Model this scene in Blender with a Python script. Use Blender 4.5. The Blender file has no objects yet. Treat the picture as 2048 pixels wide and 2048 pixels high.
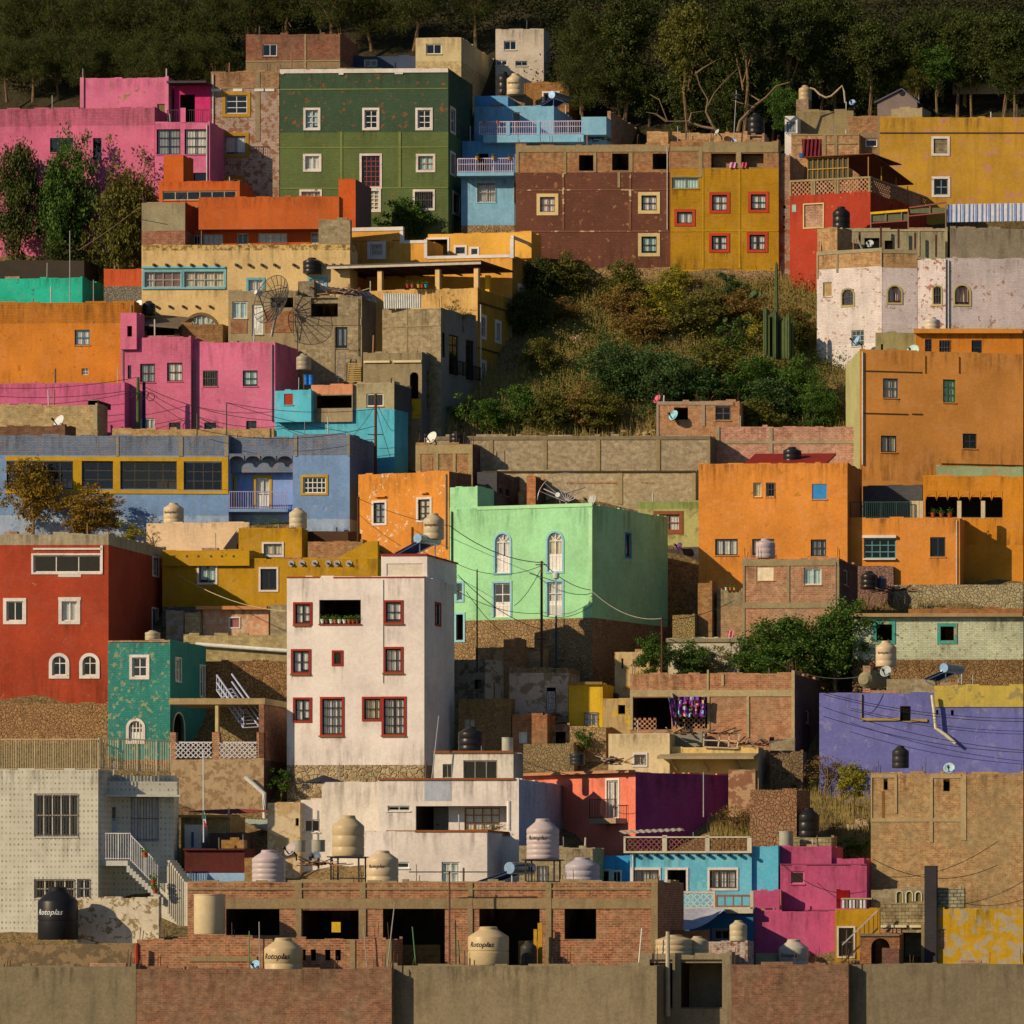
import bpy, math, random
from mathutils import Vector as V
random.seed(7)
R = math.radians
# ------------------------------------------------------------ camera, sky, sun
F, CX, CY = 9300.0, 3024.0, 1850.0          # focal length and optical axis, in pixels of the 2048 px photograph
sc = bpy.context.scene
cd = bpy.data.cameras.new('camera'); cam = bpy.data.objects.new('camera', cd)
sc.collection.objects.link(cam); sc.camera = cam
cam.location = (0, 0, 0); cam.rotation_euler = (R(90), 0, 0)
cd.sensor_width = 36; cd.lens = F/2048*36
cd.shift_x = -(CX-1024)/2048; cd.shift_y = (CY-1024)/2048
cd.clip_start = 1; cd.clip_end = 3000
AZ, EL = 50.0, 25.0                          # sun: degrees left of the view axis (behind the camera), elevation
sv = V((-math.sin(R(AZ))*math.cos(R(EL)), -math.cos(R(AZ))*math.cos(R(EL)), math.sin(R(EL))))
sd = bpy.data.lights.new('sun', 'SUN'); sun = bpy.data.objects.new('sun', sd); sc.collection.objects.link(sun)
sun.rotation_euler = sv.to_track_quat('Z', 'Y').to_euler()
sun.location = (0, 0, 120)
sd.energy = 5.0; sd.angle = R(0.5); sd.color = (1.0, 0.72, 0.45)
w = bpy.data.worlds.new('World'); sc.world = w; w.use_nodes = True
nt = w.node_tree; bg = nt.nodes['Background']; sk = nt.nodes.new('ShaderNodeTexSky')
sk.sky_type = 'NISHITA'; sk.sun_disc = False; sk.sun_elevation = R(EL)
sk.sun_rotation = R(180+AZ); sk.air_density = 1.0; sk.dust_density = 0.4; sk.ozone_density = 3.5
bg.inputs[1].default_value = 0.062
nt.links.new(sk.outputs[0], bg.inputs[0])
sc.view_settings.view_transform = 'Standard'; sc.view_settings.look = 'None'
sc.view_settings.exposure = -0.1; sc.view_settings.gamma = 1.0
sc.render.engine = 'CYCLES'
sc.cycles.max_bounces = 5; sc.cycles.transparent_max_bounces = 8
C = sc.collection

# ------------------------------------------------------------ pixel <-> world helpers
TX = {'1': 100, '2': 450, '3': 800, '4': 1200, '5': 1560}
TX0 = {'1': 100, '2': 500, '3': 900, '4': 1300, '5': 1600}
TY = {'A': 100, 'B': 450, 'C': 800, 'D': 1180, 'E': 1540}
S = 4.83
def q(t, x, y):
    return ((TX0 if t[0] == 'A' else TX)[t[1]]+x/S, TY[t[0]]+y/S)
def q3(x, y, Y, t='E1'): return P(*q(t, x, y), Y)
def yg(r): return 250+(2048-r)*0.055          # depth of the hillside seen at picture row r
def P(px, py, Y): return V(((px-CX)*Y/F, Y, (CY-py)*Y/F))
def zter(Y):
    if Y < 250: return -5.3+(Y-250)*0.45
    return (Y-260.9)/0.055*Y/F

# ------------------------------------------------------------ materials
EX = (0.98, 0.74, 0.52)                        # light falling on a sunlit wall, used to turn seen colours into base colours
def lin(h):
    h = h.lstrip('#'); o = []
    for i in (0, 2, 4):
        c = int(h[i:i+2], 16)/255
        o.append(c/12.92 if c <= .04045 else ((c+.055)/1.055)**2.4)
    return o
def alb(h):
    return [min(.82, max(.012, a/b)) for a, b in zip(lin(h), EX)]
MC = {}
class NT:
    def __init__(s, name):
        s.m = bpy.data.materials.new(name); s.m.use_nodes = True; s.t = s.m.node_tree
        s.b = s.t.nodes['Principled BSDF']; s.b.inputs['Roughness'].default_value = .88
        s.b.inputs['Specular IOR Level'].default_value = .25
    def n(s, typ, ins=None, **kw):
        o = s.t.nodes.new(typ)
        for k, v in kw.items(): setattr(o, k, v)
        for k, v in (ins or {}).items(): s.set(o, k, v)
        return o
    def set(s, o, k, v):
        i = o.inputs[k]
        if isinstance(v, bpy.types.NodeSocket): s.t.links.new(v, i)
        elif isinstance(v, bpy.types.Node): s.t.links.new(v.outputs[0], i)
        else:
            if hasattr(i.default_value, '__len__') and len(i.default_value) == 4 and len(v) == 3: v = (*v, 1)
            i.default_value = v
    def mix(s, f, a, b, mode='MIX'):
        o = s.n('ShaderNodeMix', data_type='RGBA', blend_type=mode)
        s.set(o, 0, f); s.set(o, 6, a); s.set(o, 7, b)
        return o.outputs[2]
    def ramp(s, f, a, b, ca=(0, 0, 0), cb=(1, 1, 1)):
        o = s.n('ShaderNodeMapRange'); s.set(o, 0, f); s.set(o, 1, a); s.set(o, 2, b); return o.outputs[0]
    def vec(s, sx=1, sy=1, seed=0):
        uv = s.n('ShaderNodeUVMap', uv_map='UVMap')
        oi = s.n('ShaderNodeObjectInfo')
        sc_ = s.n('ShaderNodeVectorMath', operation='SCALE'); s.set(sc_, 0, (37, 91, 53)); s.t.links.new(oi.outputs['Random'], sc_.inputs['Scale'])
        ad = s.n('ShaderNodeVectorMath', operation='ADD'); s.set(ad, 0, uv); s.set(ad, 1, sc_)
        s.uv = uv.outputs[0]
        return ad.outputs[0]
    def scl(s, v, x, y, z=1):
        o = s.n('ShaderNodeVectorMath', operation='MULTIPLY'); s.set(o, 0, v); s.set(o, 1, (x, y, z)); return o.outputs[0]
    def noise(s, v, scale, det=4, rough=.6):
        o = s.n('ShaderNodeTexNoise', {'Scale': scale, 'Detail': det, 'Roughness': rough}); s.set(o, 'Vector', v); return o.outputs[0]
    def bump(s, h, st, dist=.02):
        o = s.n('ShaderNodeBump', {'Strength': st, 'Distance': dist}); s.set(o, 'Height', h); s.set(s.b, 'Normal', o.outputs[0]); return o
    def base(s, c): s.set(s.b, 'Base Color', c)
def mul(c, k): return [min(.85, x*k) for x in c]
def plaster(h, patch=None, pt=.62, dirt=.35, brick=0, ps=1.0, pb=None):
    """painted render; patch: colour showing where paint has gone, pt: noise threshold, brick: courses reading through"""
    k = ('p', h, patch, pt, dirt, brick, ps, pb)
    if k in MC: return MC[k]
    a = NT('painted_wall'); c = alb(h); v = a.vec()
    big = a.noise(v, .33, 3); col = a.mix(a.ramp(big, .36, .64), mul(c, .72), mul(c, 1.12)); gr = sum(c)/3
    col = a.mix(a.ramp(a.noise(v, 1.05, 5, .65), .52, .60), col, [min(.85, (x*.75+gr*.25)*1.16) for x in c] if False else a.mix(.35, col, [min(.85, (x*.7+gr*.3)*1.2) for x in c]))
    fine = a.noise(v, 5.5, 6, .75)
    col = a.mix(a.ramp(fine, .3, .75), mul(c, .80), col) if False else a.mix(.45, col, a.mix(a.ramp(fine, .3, .7), mul(c, .62), mul(c, 1.22)))
    st = a.noise(a.scl(v, 1.7, .16), 1.0, 5, .65)
    f = a.n('ShaderNodeMath', operation='MULTIPLY'); a.set(f, 0, a.ramp(st, .5, .78)); a.set(f, 1, dirt)
    col = a.mix(f.outputs[0], col, mul([x*.6+.025 for x in c], .75))
    hgt = fine
    if brick:
        bt = a.n('ShaderNodeTexBrick', {'Scale': 1.0, 'Mortar Size': .012, 'Brick Width': .30, 'Row Height': .11, 'Mortar Smooth': .3,
            'Color1': (1, 1, 1, 1), 'Color2': (.72, .72, .72, 1), 'Mortar': (.35, .35, .35, 1)}); a.set(bt, 'Vector', a.uv)
        col = a.mix(brick, col, bt.outputs[0], 'MULTIPLY')
        hgt = bt.outputs[0]
    if patch:
        pn = a.noise(v, 1.5*ps, 8, .68); pt = .5+(pt-.5)*.62
        pc = alb(patch)
        pcol = a.mix(fine, mul(pc, .6), mul(pc, 1.25))
        col = a.mix(a.ramp(pn, pt, pt+.025), col, pcol)
    a.base(col); a.bump(hgt, .35 if brick else .25, .02)
    MC[k] = a.m; return a.m
def bricks(h='#B0683C', h2='#8A4526', mo='#A08564', bw=.30, rh=.115, ms=.016, stain=.5, pk=None):
    k = ('b', h, h2, mo, bw, rh, ms, stain)
    if k in MC: return MC[k]
    a = NT('brick_wall'); v = a.vec(); c1, c2, m = [mul(alb(x_), 1.1) for x_ in (h, h2, mo)]
    nz = a.noise(v, .8, 4)
    wob = a.n('ShaderNodeVectorMath', operation='SCALE'); wn = a.n('ShaderNodeTexNoise', {'Scale': 2.2, 'Detail': 2}); a.set(wn, 'Vector', v)
    a.set(wob, 0, wn.outputs[1]); wob.inputs['Scale'].default_value = .045
    ad = a.n('ShaderNodeVectorMath', operation='ADD'); a.set(ad, 0, a.uv); a.set(ad, 1, wob)
    bt = a.n('ShaderNodeTexBrick', {'Scale': 1.0, 'Mortar Size': ms, 'Brick Width': bw, 'Row Height': rh, 'Mortar Smooth': .25, 'Bias': 0.,
        'Color1': (*c1, 1), 'Color2': (*c2, 1), 'Mortar': (*m, 1)}); a.set(bt, 'Vector', ad)
    col = a.mix(a.ramp(nz, .4, .65), bt.outputs[0], a.mix(.5, bt.outputs[0], mul(m, .95)))
    n4 = a.noise(v, 3.0, 3); col = a.mix(.6, col, a.mix(a.ramp(n4, .35, .65), (.55, .5, .45), (1.25, 1.25, 1.2)), 'MULTIPLY')
    fine = a.noise(v, 9, 5, .8)
    col = a.mix(.45, col, a.mix(a.ramp(fine, .3, .7), (.25, .25, .25), (1.5, 1.5, 1.5)), 'MULTIPLY')
    st = a.noise(v, .25, 6, .7)
    f = a.n('ShaderNodeMath', operation='MULTIPLY'); a.set(f, 0, a.ramp(st, .5, .7)); a.set(f, 1, stain)
    col = a.mix(f.outputs[0], col, mul(m, .55))
    a.base(col); a.bump(bt.outputs[1], -.6, .02)
    MC[k] = a.m; return a.m
def blocks(h='#A08660'): return bricks(h, '#87704F', '#8C7552', .42, .21, .018, .35)
def conc(h='#94794F', st=.5):
    k = ('c', h, st)
    if k in MC: return MC[k]
    a = NT('rough_concrete'); v = a.vec(); c = mul(alb(h), 1.05)
    n1 = a.noise(v, .9, 6, .7); n2 = a.noise(v, 7, 6, .75); n3 = a.noise(a.scl(v, 1.5, .2), 1.3, 4)
    col = a.mix(a.ramp(n1, .3, .7), mul(c, .6), mul(c, 1.15)); col = a.mix(.5, col, a.mix(a.ramp(n2, .3, .7), mul(c, .5), mul(c, 1.35)))
    f = a.n('ShaderNodeMath', operation='MULTIPLY'); a.set(f, 0, a.ramp(n3, .5, .75)); a.set(f, 1, st)
    col = a.mix(f.outputs[0], col, mul(c, .45))
    a.base(col); a.bump(n2, .5, .03); MC[k] = a.m; return a.m
def stone(h='#A57C4C', h2='#6E4B2C', s=2.6):
    s *= 2.5
    k = ('s', h, h2, s)
    if k in MC: return MC[k]
    a = NT('rubble_stone'); v = a.vec(); c, c2 = alb(h), alb(h2)
    wn = a.n('ShaderNodeTexNoise', {'Scale': 1.5, 'Detail': 3}); a.set(wn, 'Vector', v)
    wv = a.n('ShaderNodeVectorMath', operation='SCALE'); a.set(wv, 0, wn.outputs[1]); wv.inputs['Scale'].default_value = .5
    ad = a.n('ShaderNodeVectorMath', operation='ADD'); a.set(ad, 0, v); a.set(ad, 1, wv)
    vo = a.n('ShaderNodeTexVoronoi', {'Scale': s}, feature='DISTANCE_TO_EDGE'); a.set(vo, 'Vector', ad)
    vc = a.n('ShaderNodeTexVoronoi', {'Scale': s}); a.set(vc, 'Vector', ad)
    sep = a.n('ShaderNodeSeparateColor'); a.set(sep, 0, vc.outputs['Color'])
    col = a.mix(sep.outputs[0], mul(c2, 1.1), mul(c, 1.0))
    col = a.mix(a.ramp(vo.outputs[0], .02, .1), mul(c, 1.1), col)
    fine = a.noise(v, 6, 6, .75); col = a.mix(.55, col, a.mix(a.ramp(fine, .3, .7), (.3, .3, .3), (1.45, 1.45, 1.45)), 'MULTIPLY')
    n1 = a.noise(v, .8, 6, .7); col = a.mix(a.ramp(n1, .42, .56), col, a.mix(.75, col, mul(c, .85)))
    a.base(col); a.bump(a.ramp(vo.outputs[0], 0, .12), .9, .1); MC[k] = a.m; return a.m
def flat(h, rough=.7, metal=0, name='paint', n=.25):
    k = ('f', h, rough, metal, n)
    if k in MC: return MC[k]
    a = NT(name); c = alb(h); a.b.inputs['Roughness'].default_value = rough; a.b.inputs['Metallic'].default_value = metal
    tc = a.n('ShaderNodeTexCoord'); nz = a.noise(tc.outputs['Object'], 3.5, 5, .7)
    a.base(a.mix(a.ramp(nz, .3, .7), mul(c, 1-n), mul(c, 1+n*.5))); MC[k] = a.m; return a.m
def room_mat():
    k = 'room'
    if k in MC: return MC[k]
    a = NT('dim_painted_room'); tc = a.n('ShaderNodeTexCoord'); nz = a.noise(tc.outputs['Object'], 1.4, 3)
    a.base(a.mix(nz, (.015, .012, .01), (.07, .05, .038))); MC[k] = a.m; return a.m  # near-black room colour, indoor shade put into the paint
def glass_mat():
    k = 'glass'
    if k in MC: return MC[k]
    m = bpy.data.materials.new('window_glass'); m.use_nodes = True; t = m.node_tree; t.nodes.clear()
    o = t.nodes.new('ShaderNodeOutputMaterial'); mx = t.nodes.new('ShaderNodeMixShader'); tr = t.nodes.new('ShaderNodeBsdfTransparent')
    gl = t.nodes.new('ShaderNodeBsdfGlossy'); lw = t.nodes.new('ShaderNodeMapRange'); ly = t.nodes.new('ShaderNodeLayerWeight'); t.links.new(ly.outputs[1], lw.inputs[0]); lw.inputs[1].default_value = .0; lw.inputs[2].default_value = 1; lw.inputs[3].default_value = .05; lw.inputs[4].default_value = .6
    gl.inputs['Roughness'].default_value = .04; tr.inputs[0].default_value = (.93, .96, .95, 1)
    t.links.new(lw.outputs[0], mx.inputs[0]); t.links.new(tr.outputs[0], mx.inputs[1]); t.links.new(gl.outputs[0], mx.inputs[2])
    t.links.new(mx.outputs[0], o.inputs[0]); MC[k] = m; return m
def leaf_mat(h1, h2, tr=.25):
    k = ('l', h1, h2)
    if k in MC: return MC[k]
    a = NT('foliage'); tc = a.n('ShaderNodeTexCoord'); c1, c2 = alb(h1), alb(h2)
    n1 = a.noise(tc.outputs['Object'], 2.3, 3); g = a.n('ShaderNodeNewGeometry')
    n2 = a.noise(g.outputs['Position'], .6, 4); n3 = a.noise(g.outputs['Position'], 5, 2)
    col = a.mix(a.ramp(n2, .35, .65), c1, c2); col = a.mix(.6, col, a.mix(a.ramp(n3, .3, .7), mul(c1, .45), mul(c2, 1.5)))
    a.base(col); a.b.inputs['Roughness'].default_value = .65
    out = a.t.nodes['Material Output']; t = a.n('ShaderNodeBsdfTranslucent'); a.set(t, 0, col)
    mx = a.n('ShaderNodeMixShader', {0: tr}); a.t.links.new(a.b.outputs[0], mx.inputs[1]); a.t.links.new(t.outputs[0], mx.inputs[2])
    a.t.links.new(mx.outputs[0], out.inputs[0]); MC[k] = a.m; return a.m

# ------------------------------------------------------------ mesh builder
UP = V((0, 0, 1))
class MB:
    def __init__(s): s.v = []; s.f = []; s.m = []; s.mats = []
    def mi(s, m):
        if m not in s.mats: s.mats.append(m)
        return s.mats.index(m)
    def face(s, pts, m):
        i = len(s.v); s.v += [tuple(p) for p in pts]; s.f.append(tuple(range(i, i+len(pts)))); s.m.append(s.mi(m))
    def bx(s, o, a, b, c, m):
        """box from corner o with edge vectors a, b, c"""
        p = [o, o+a, o+a+b, o+b, o+c, o+a+c, o+a+b+c, o+b+c]; i = len(s.v); s.v += [tuple(x) for x in p]; k = s.mi(m)
        for f in ((0, 3, 2, 1), (4, 5, 6, 7), (0, 1, 5, 4), (1, 2, 6, 5), (2, 3, 7, 6), (3, 0, 4, 7)):
            s.f.append(tuple(i+j for j in f)); s.m.append(k)
        return s
    def bar(s, p, r, t, m, t2=None, up=UP):
        """square bar between two points"""
        d = (r-p); 
        if d.length < 1e-5: return s
        e = d.normalized(); a = e.cross(up)
        if a.length < .01: a = e.cross(V((1, 0, 0)))
        a.normalize(); b = a.cross(e); t2 = t2 or t
        return s.bx(p-a*t/2-b*t2/2, a*t, b*t2, d, m)
    def tube(s, pts, rad, m, n=6):
        if not hasattr(rad, '__len__'): rad = [rad]*len(pts)
        k = s.mi(m); base = len(s.v)
        for i, p in enumerate(pts):
            d = (pts[min(i+1, len(pts)-1)]-pts[max(i-1, 0)]).normalized(); a = d.cross(UP)
            if a.length < .05: a = V((1, 0, 0))
            a.normalize(); b = a.cross(d)
            for j in range(n):
                t = 2*math.pi*j/n; s.v.append(tuple(p+(a*math.cos(t)+b*math.sin(t))*rad[i]))
        for i in range(len(pts)-1):
            for j in range(n):
                A = base+i*n; jj = (j+1) % n; s.f.append((A+j, A+jj, A+n+jj, A+n+j)); s.m.append(k)
        s.f.append(tuple(base+j for j in range(n))[::-1]); s.m.append(k)
        s.f.append(tuple(base+(len(pts)-1)*n+j for j in range(n))); s.m.append(k)
        return s
    def lathe(s, o, prof, m, n=28, ax=None):
        """prof: (radius, height) rings round a vertical (or given) axis"""
        k = s.mi(m); base = len(s.v); ax = (ax or UP).normalized(); a = ax.cross(V((0, 1, 0)))
        if a.length < .05: a = V((1, 0, 0))
        a.normalize(); b = ax.cross(a)
        for r, h in prof:
            for j in range(n):
                t = 2*math.pi*j/n; s.v.append(tuple(o+ax*h+(a*math.cos(t)+b*math.sin(t))*r))
        for i in range(len(prof)-1):
            for j in range(n):
                A = base+i*n; jj = (j+1) % n; s.f.append((A+j, A+jj, A+n+jj, A+n+j)); s.m.append(k)
        return s
    def build(s, name, parent=None, smooth=False, uv=True, loc=None):
        me = bpy.data.meshes.new(name)
        off = loc if loc is not None else (V(parent['_o']) if parent is not None and '_o' in parent else V((0, 0, 0)))
        me.from_pydata([(x-off[0], y-off[1], z-off[2]) for x, y, z in s.v], [], s.f)
        for m in s.mats: me.materials.append(m)
        me.polygons.foreach_set('material_index', s.m)
        if smooth: me.polygons.foreach_set('use_smooth', [True]*len(s.f))
        if uv:
            l = me.uv_layers.new(name='UVMap'); dat = [0.0]*(2*len(me.loops)); vv = me.vertices
            for p in me.polygons:
                n = p.normal
                if abs(n.z) > .7: ax, ay, az = (1, 0), (0, 1), 0
                else:
                    L = math.hypot(n.x, n.y) or 1; ax = (-n.y/L, n.x/L); ay = (0, 0); az = 1
                for li in p.loop_indices:
                    co = vv[me.loops[li].vertex_index].co
                    dat[2*li] = co.x*ax[0]+co.y*ax[1]; dat[2*li+1] = co.z*az+co.x*ay[0]+co.y*ay[1]
            l.data.foreach_set('uv', dat)
        o = bpy.data.objects.new(name, me); C.objects.link(o)
        if parent is not None: o.parent = parent; o['_o'] = tuple(off)
        elif loc is not None: o.location = loc; o['_o'] = tuple(loc)
        return o
def tag(o, label, cat, group=None, kind=None):
    if label: o['label'] = label
    if cat: o['category'] = cat
    if group: o['group'] = group
    if kind: o['kind'] = kind
    return o
def empty(name, loc, label, cat, group=None):
    o = bpy.data.objects.new(name, None); C.objects.link(o); o.location = loc; o.empty_display_size = .3
    o['_o'] = tuple(loc); return tag(o, label, cat, group)

# ------------------------------------------------------------ walls with real openings
class Plane:
    def __init__(s, A, u, n): s.A, s.u, s.n = A, u, n
    def pt(s, u, z, d=0): return V((s.A.x+s.u.x*u+s.n.x*d, s.A.y+s.u.y*u+s.n.y*d, z))
    def uz(s, px, py):
        d = V(((px-CX)/F, 1, (CY-py)/F)); t = (s.A.x*s.n.x+s.A.y*s.n.y)/(d.x*s.n.x+d.y*s.n.y)
        p = d*t; return ((p-s.A).x*s.u.x+(p-s.A).y*s.u.y, p.z)
    def rect(s, t, x0, y0, x1, y1):
        ym = (y0+y1)/2; xm = (x0+x1)/2
        u0 = s.uz(*q(t, x0, ym))[0]; u1 = s.uz(*q(t, x1, ym))[0]
        z1 = s.uz(*q(t, xm, y0))[1]; z0 = s.uz(*q(t, xm, y1))[1]
        return min(u0, u1), max(u0, u1), z0, z1
W_ = '#D9C2A6'
def stain_mat(up):
    k = ('stain', up)
    if k in MC: return MC[k]
    m = bpy.data.materials.new('rain_stain'); m.use_nodes = True; t = m.node_tree; t.nodes.clear(); N = t.nodes.new; L = t.links.new
    o = N('ShaderNodeOutputMaterial'); mx = N('ShaderNodeMixShader'); tr = N('ShaderNodeBsdfTransparent'); df = N('ShaderNodeBsdfDiffuse'); df.inputs[0].default_value = (.05, .036, .022, 1)
    uv = N('ShaderNodeUVMap'); uv.uv_map = 'UVMap'; oi = N('ShaderNodeObjectInfo'); sc_ = N('ShaderNodeVectorMath'); sc_.operation = 'SCALE'; sc_.inputs[0].default_value = (53, 17, 31); L(oi.outputs['Random'], sc_.inputs['Scale'])
    ad = N('ShaderNodeVectorMath'); ad.operation = 'ADD'; L(uv.outputs[0], ad.inputs[0]); L(sc_.outputs[0], ad.inputs[1]); ml = N('ShaderNodeVectorMath'); ml.operation = 'MULTIPLY'; L(ad.outputs[0], ml.inputs[0]); ml.inputs[1].default_value = (3.2, .35, 1)
    nz = N('ShaderNodeTexNoise'); nz.inputs['Scale'].default_value = 1; nz.inputs['Detail'].default_value = 6; nz.inputs['Roughness'].default_value = .7; L(ml.outputs[0], nz.inputs[0])
    n2 = N('ShaderNodeTexNoise'); n2.inputs['Scale'].default_value = .55; n2.inputs['Detail'].default_value = 4; L(ad.outputs[0], n2.inputs[0])
    tc = N('ShaderNodeTexCoord'); sp = N('ShaderNodeSeparateXYZ'); L(tc.outputs['Generated'], sp.inputs[0])
    def mr(i, a, b, c, d): r = N('ShaderNodeMapRange'); L(i, r.inputs[0]); r.inputs[1].default_value = a; r.inputs[2].default_value = b; r.inputs[3].default_value = c; r.inputs[4].default_value = d; return r.outputs[0]
    def mu(a, b): r = N('ShaderNodeMath'); r.operation = 'MULTIPLY'; L(a, r.inputs[0]); L(b, r.inputs[1]); return r.outputs[0]
    g = mr(sp.outputs[2], 0, 1, 0, 1) if up else mr(sp.outputs[2], 0, 1, 1, 0)
    f = mu(mu(mr(nz.outputs[0], .46, .74, 0, .6), g), mr(n2.outputs[0], .38, .6, .15, 1)); L(f, mx.inputs[0]); L(tr.outputs[0], mx.inputs[1]); L(df.outputs[0], mx.inputs[2]); L(mx.outputs[0], o.inputs[0]); MC[k] = m; return m
def stain(root, pl, u0, u1, z0, z1, up):
    m = MB(); m.face([pl.pt(u0, z0, .009), pl.pt(u1, z0, .009), pl.pt(u1, z1, .009), pl.pt(u0, z1, .009)], stain_mat(up)); return m.build('stain', root)
def window(root, pl, r, kind, nx, ny, sur, sw, frc, wallm, name='window', sill=None, sm=None):
    """one opening: kind g glass, c glass with curtain, o open, d door, k boarded or blocked, r iron bars too, a arched"""
    u0, u1, z0, z1 = r; W, Hh = u1-u0, z1-z0; arch = 'a' in kind
    fm = flat(frc if frc != W_ else random.choice([W_, '#E4D6C0', '#C0B098', '#8A8478'])); fr = MB(); b = min(.075, W*.1)
    def bb(M, a0, a1, c0, c1, d0, d1, m): M.bx(pl.pt(a0, c0, d0), pl.u*(a1-a0), UP*(c1-c0), pl.n*(d1-d0), m)
    if 'o' not in kind:
        bb(fr, u0, u0+b, z0, z1, -.14, -.07, fm); bb(fr, u1-b, u1, z0, z1, -.14, -.07, fm)
        bb(fr, u0+b, u1-b, z0, z0+b, -.14, -.07, fm); bb(fr, u0+b, u1-b, z1-b, z1, -.14, -.07, fm)
        mb = b*.7
        for i in range(1, nx): c = u0+W*i/nx; bb(fr, c-mb/2, c+mb/2, z0+b, z1-b, -.135, -.075, fm)
        rad = W/2
        for i in range(1, ny):
            c = z0+Hh*i/ny
            if arch: c = z0+(Hh-rad)*i/(ny-1) if ny > 1 else c
            bb(fr, u0+b, u1-b, c-mb/2, c+mb/2, -.132, -.078, fm)
        if arch:
            cz = z1-rad; cu = (u0+u1)/2
            for k in range(1, 4 if W > 1 else 2):
                t = math.pi*k/(4 if W > 1 else 2); p = pl.pt(cu, cz, -.1); e = pl.pt(cu+math.cos(t)*rad, cz+math.sin(t)*rad, -.1)
                fr.bar(p, e, mb, fm)
    else:
        bb(fr, u0, u1, z0-.03, z0+.02, -.2, .0, conc('#9A8058'))
    if 'd' in kind or 'h' in kind:       # door: the lower part is a solid panel
        hp = z0+Hh*(.45 if 'h' in kind else .97); bb(fr, u0+b, u1-b, z0+b, hp, -.128, -.1, fm)
        n = max(2, int(W/.25))
        for i in range(1, n): c = u0+W*i/n; bb(fr, c-.02, c+.02, z0+b, hp, -.1, -.085, fm)
    wn = fr.build(name, root)
    if random.random() < .6 and 'd' not in kind and 'R' not in kind:
        s0 = stain(wn, pl, u0-.12, u1+.12, z0-random.uniform(.7, 1.5), z0-(sw if sur else .06), 1)
    if 'k' in kind:
        m = MB(); bb(m, u0, u1, z0, z1, -.1, -.05, sm or bricks()); m.build('infill', wn)
    elif 'o' not in kind and 'D' not in kind:
        m = MB(); ta, tb = random.uniform(-.025, .025), random.uniform(-.025, .025); m.face([pl.pt(u0+.01, z0+.01, -.105-ta), pl.pt(u1-.01, z0+.01, -.105-tb), pl.pt(u1-.01, z1-.01, -.105+ta), pl.pt(u0+.01, z1-.01, -.105+tb)], glass_mat()); m.build('pane', wn)
    if 'c' in kind:
        m = MB(); ctc = random.choice(['#EADCC4', '#F0E4CC', '#E0D2B8', '#D9C8AC', '#E8D0B8', '#C0C8B8', '#D8B888', '#9A8E7E']); cm = flat(ctc, .9, 0, 'cloth'); n = max(8, int(W*14)); full = 'f' in kind or random.random() < .5
        spans = [(0, 1)] if full else [(0, .42), (.56, 1)]
        for a0, a1 in spans:
            k = int(n*(a1-a0))+3
            pr = [(u0+W*(a0+(a1-a0)*i/k), -.185+.022*math.sin(i*1.9)) for i in range(k+1)]
            lo = z0+random.choice([.02, .02, Hh*.15])
            for (ua, da), (ub, db) in zip(pr, pr[1:]):
                m.face([pl.pt(ua, lo, da), pl.pt(ub, lo, db), pl.pt(ub, z1, db), pl.pt(ua, z1, da)], cm)
        m.build('curtain', wn)
    if 'r' in kind:
        m = MB(); im = flat('#5A4636', .5); n = max(3, int(W/.16))
        for i in range(n+1): c = u0+W*i/n; bb(m, c-.012, c+.012, z0, z1, .03, .055, im)
        for f in (.05, .5, .95): c = z0+Hh*f; bb(m, u0-.03, u1+.03, c-.015, c+.015, .025, .06, im)
        m.build('window_bars', wn)
    if sur:
        m = MB(); s = sw; mm = sur
        if arch:
            rad = W/2; cz = z1-rad; cu = (u0+u1)/2; N = 14
            for i in range(N):
                t0, t1 = math.pi*i/N, math.pi*(i+1)/N; ps = []
                for dd in (0, .045):
                    for t, rr in ((t0, rad), (t1, rad), (t1, rad+s), (t0, rad+s)):
                        ps.append(pl.pt(cu+math.cos(t)*rr, cz+math.sin(t)*rr, dd))
                for f in ((4, 5, 6, 7), (3, 2, 6, 7), (0, 1, 5, 4)): m.face([ps[j] for j in f], mm)
            bb(m, u0-s, u0, z0, cz, 0, .045, mm); bb(m, u1, u1+s, z0, cz, 0, .045, mm); bb(m, u0-s, u1+s, z0-s, z0, 0, .047, mm)
        else:
            bb(m, u0-s, u0, z0, z1, 0, .045, mm); bb(m, u1, u1+s, z0, z1, 0, .045, mm)
            bb(m, u0-s, u1+s, z1, z1+s, 0, .047, mm)
            if 'd' not in kind and 'h' not in kind: bb(m, u0-s, u1+s, z0-s, z0, 0, .047, mm)
        m.build('surround', wn)
    elif 'o' not in kind and 'D' not in kind and W > .5:
        m = MB(); bb(m, u0-.05, u1+.05, z0-.06, z0-.003, -.02, .06, wallm); m.build('sill', wn)
    return wn
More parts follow.
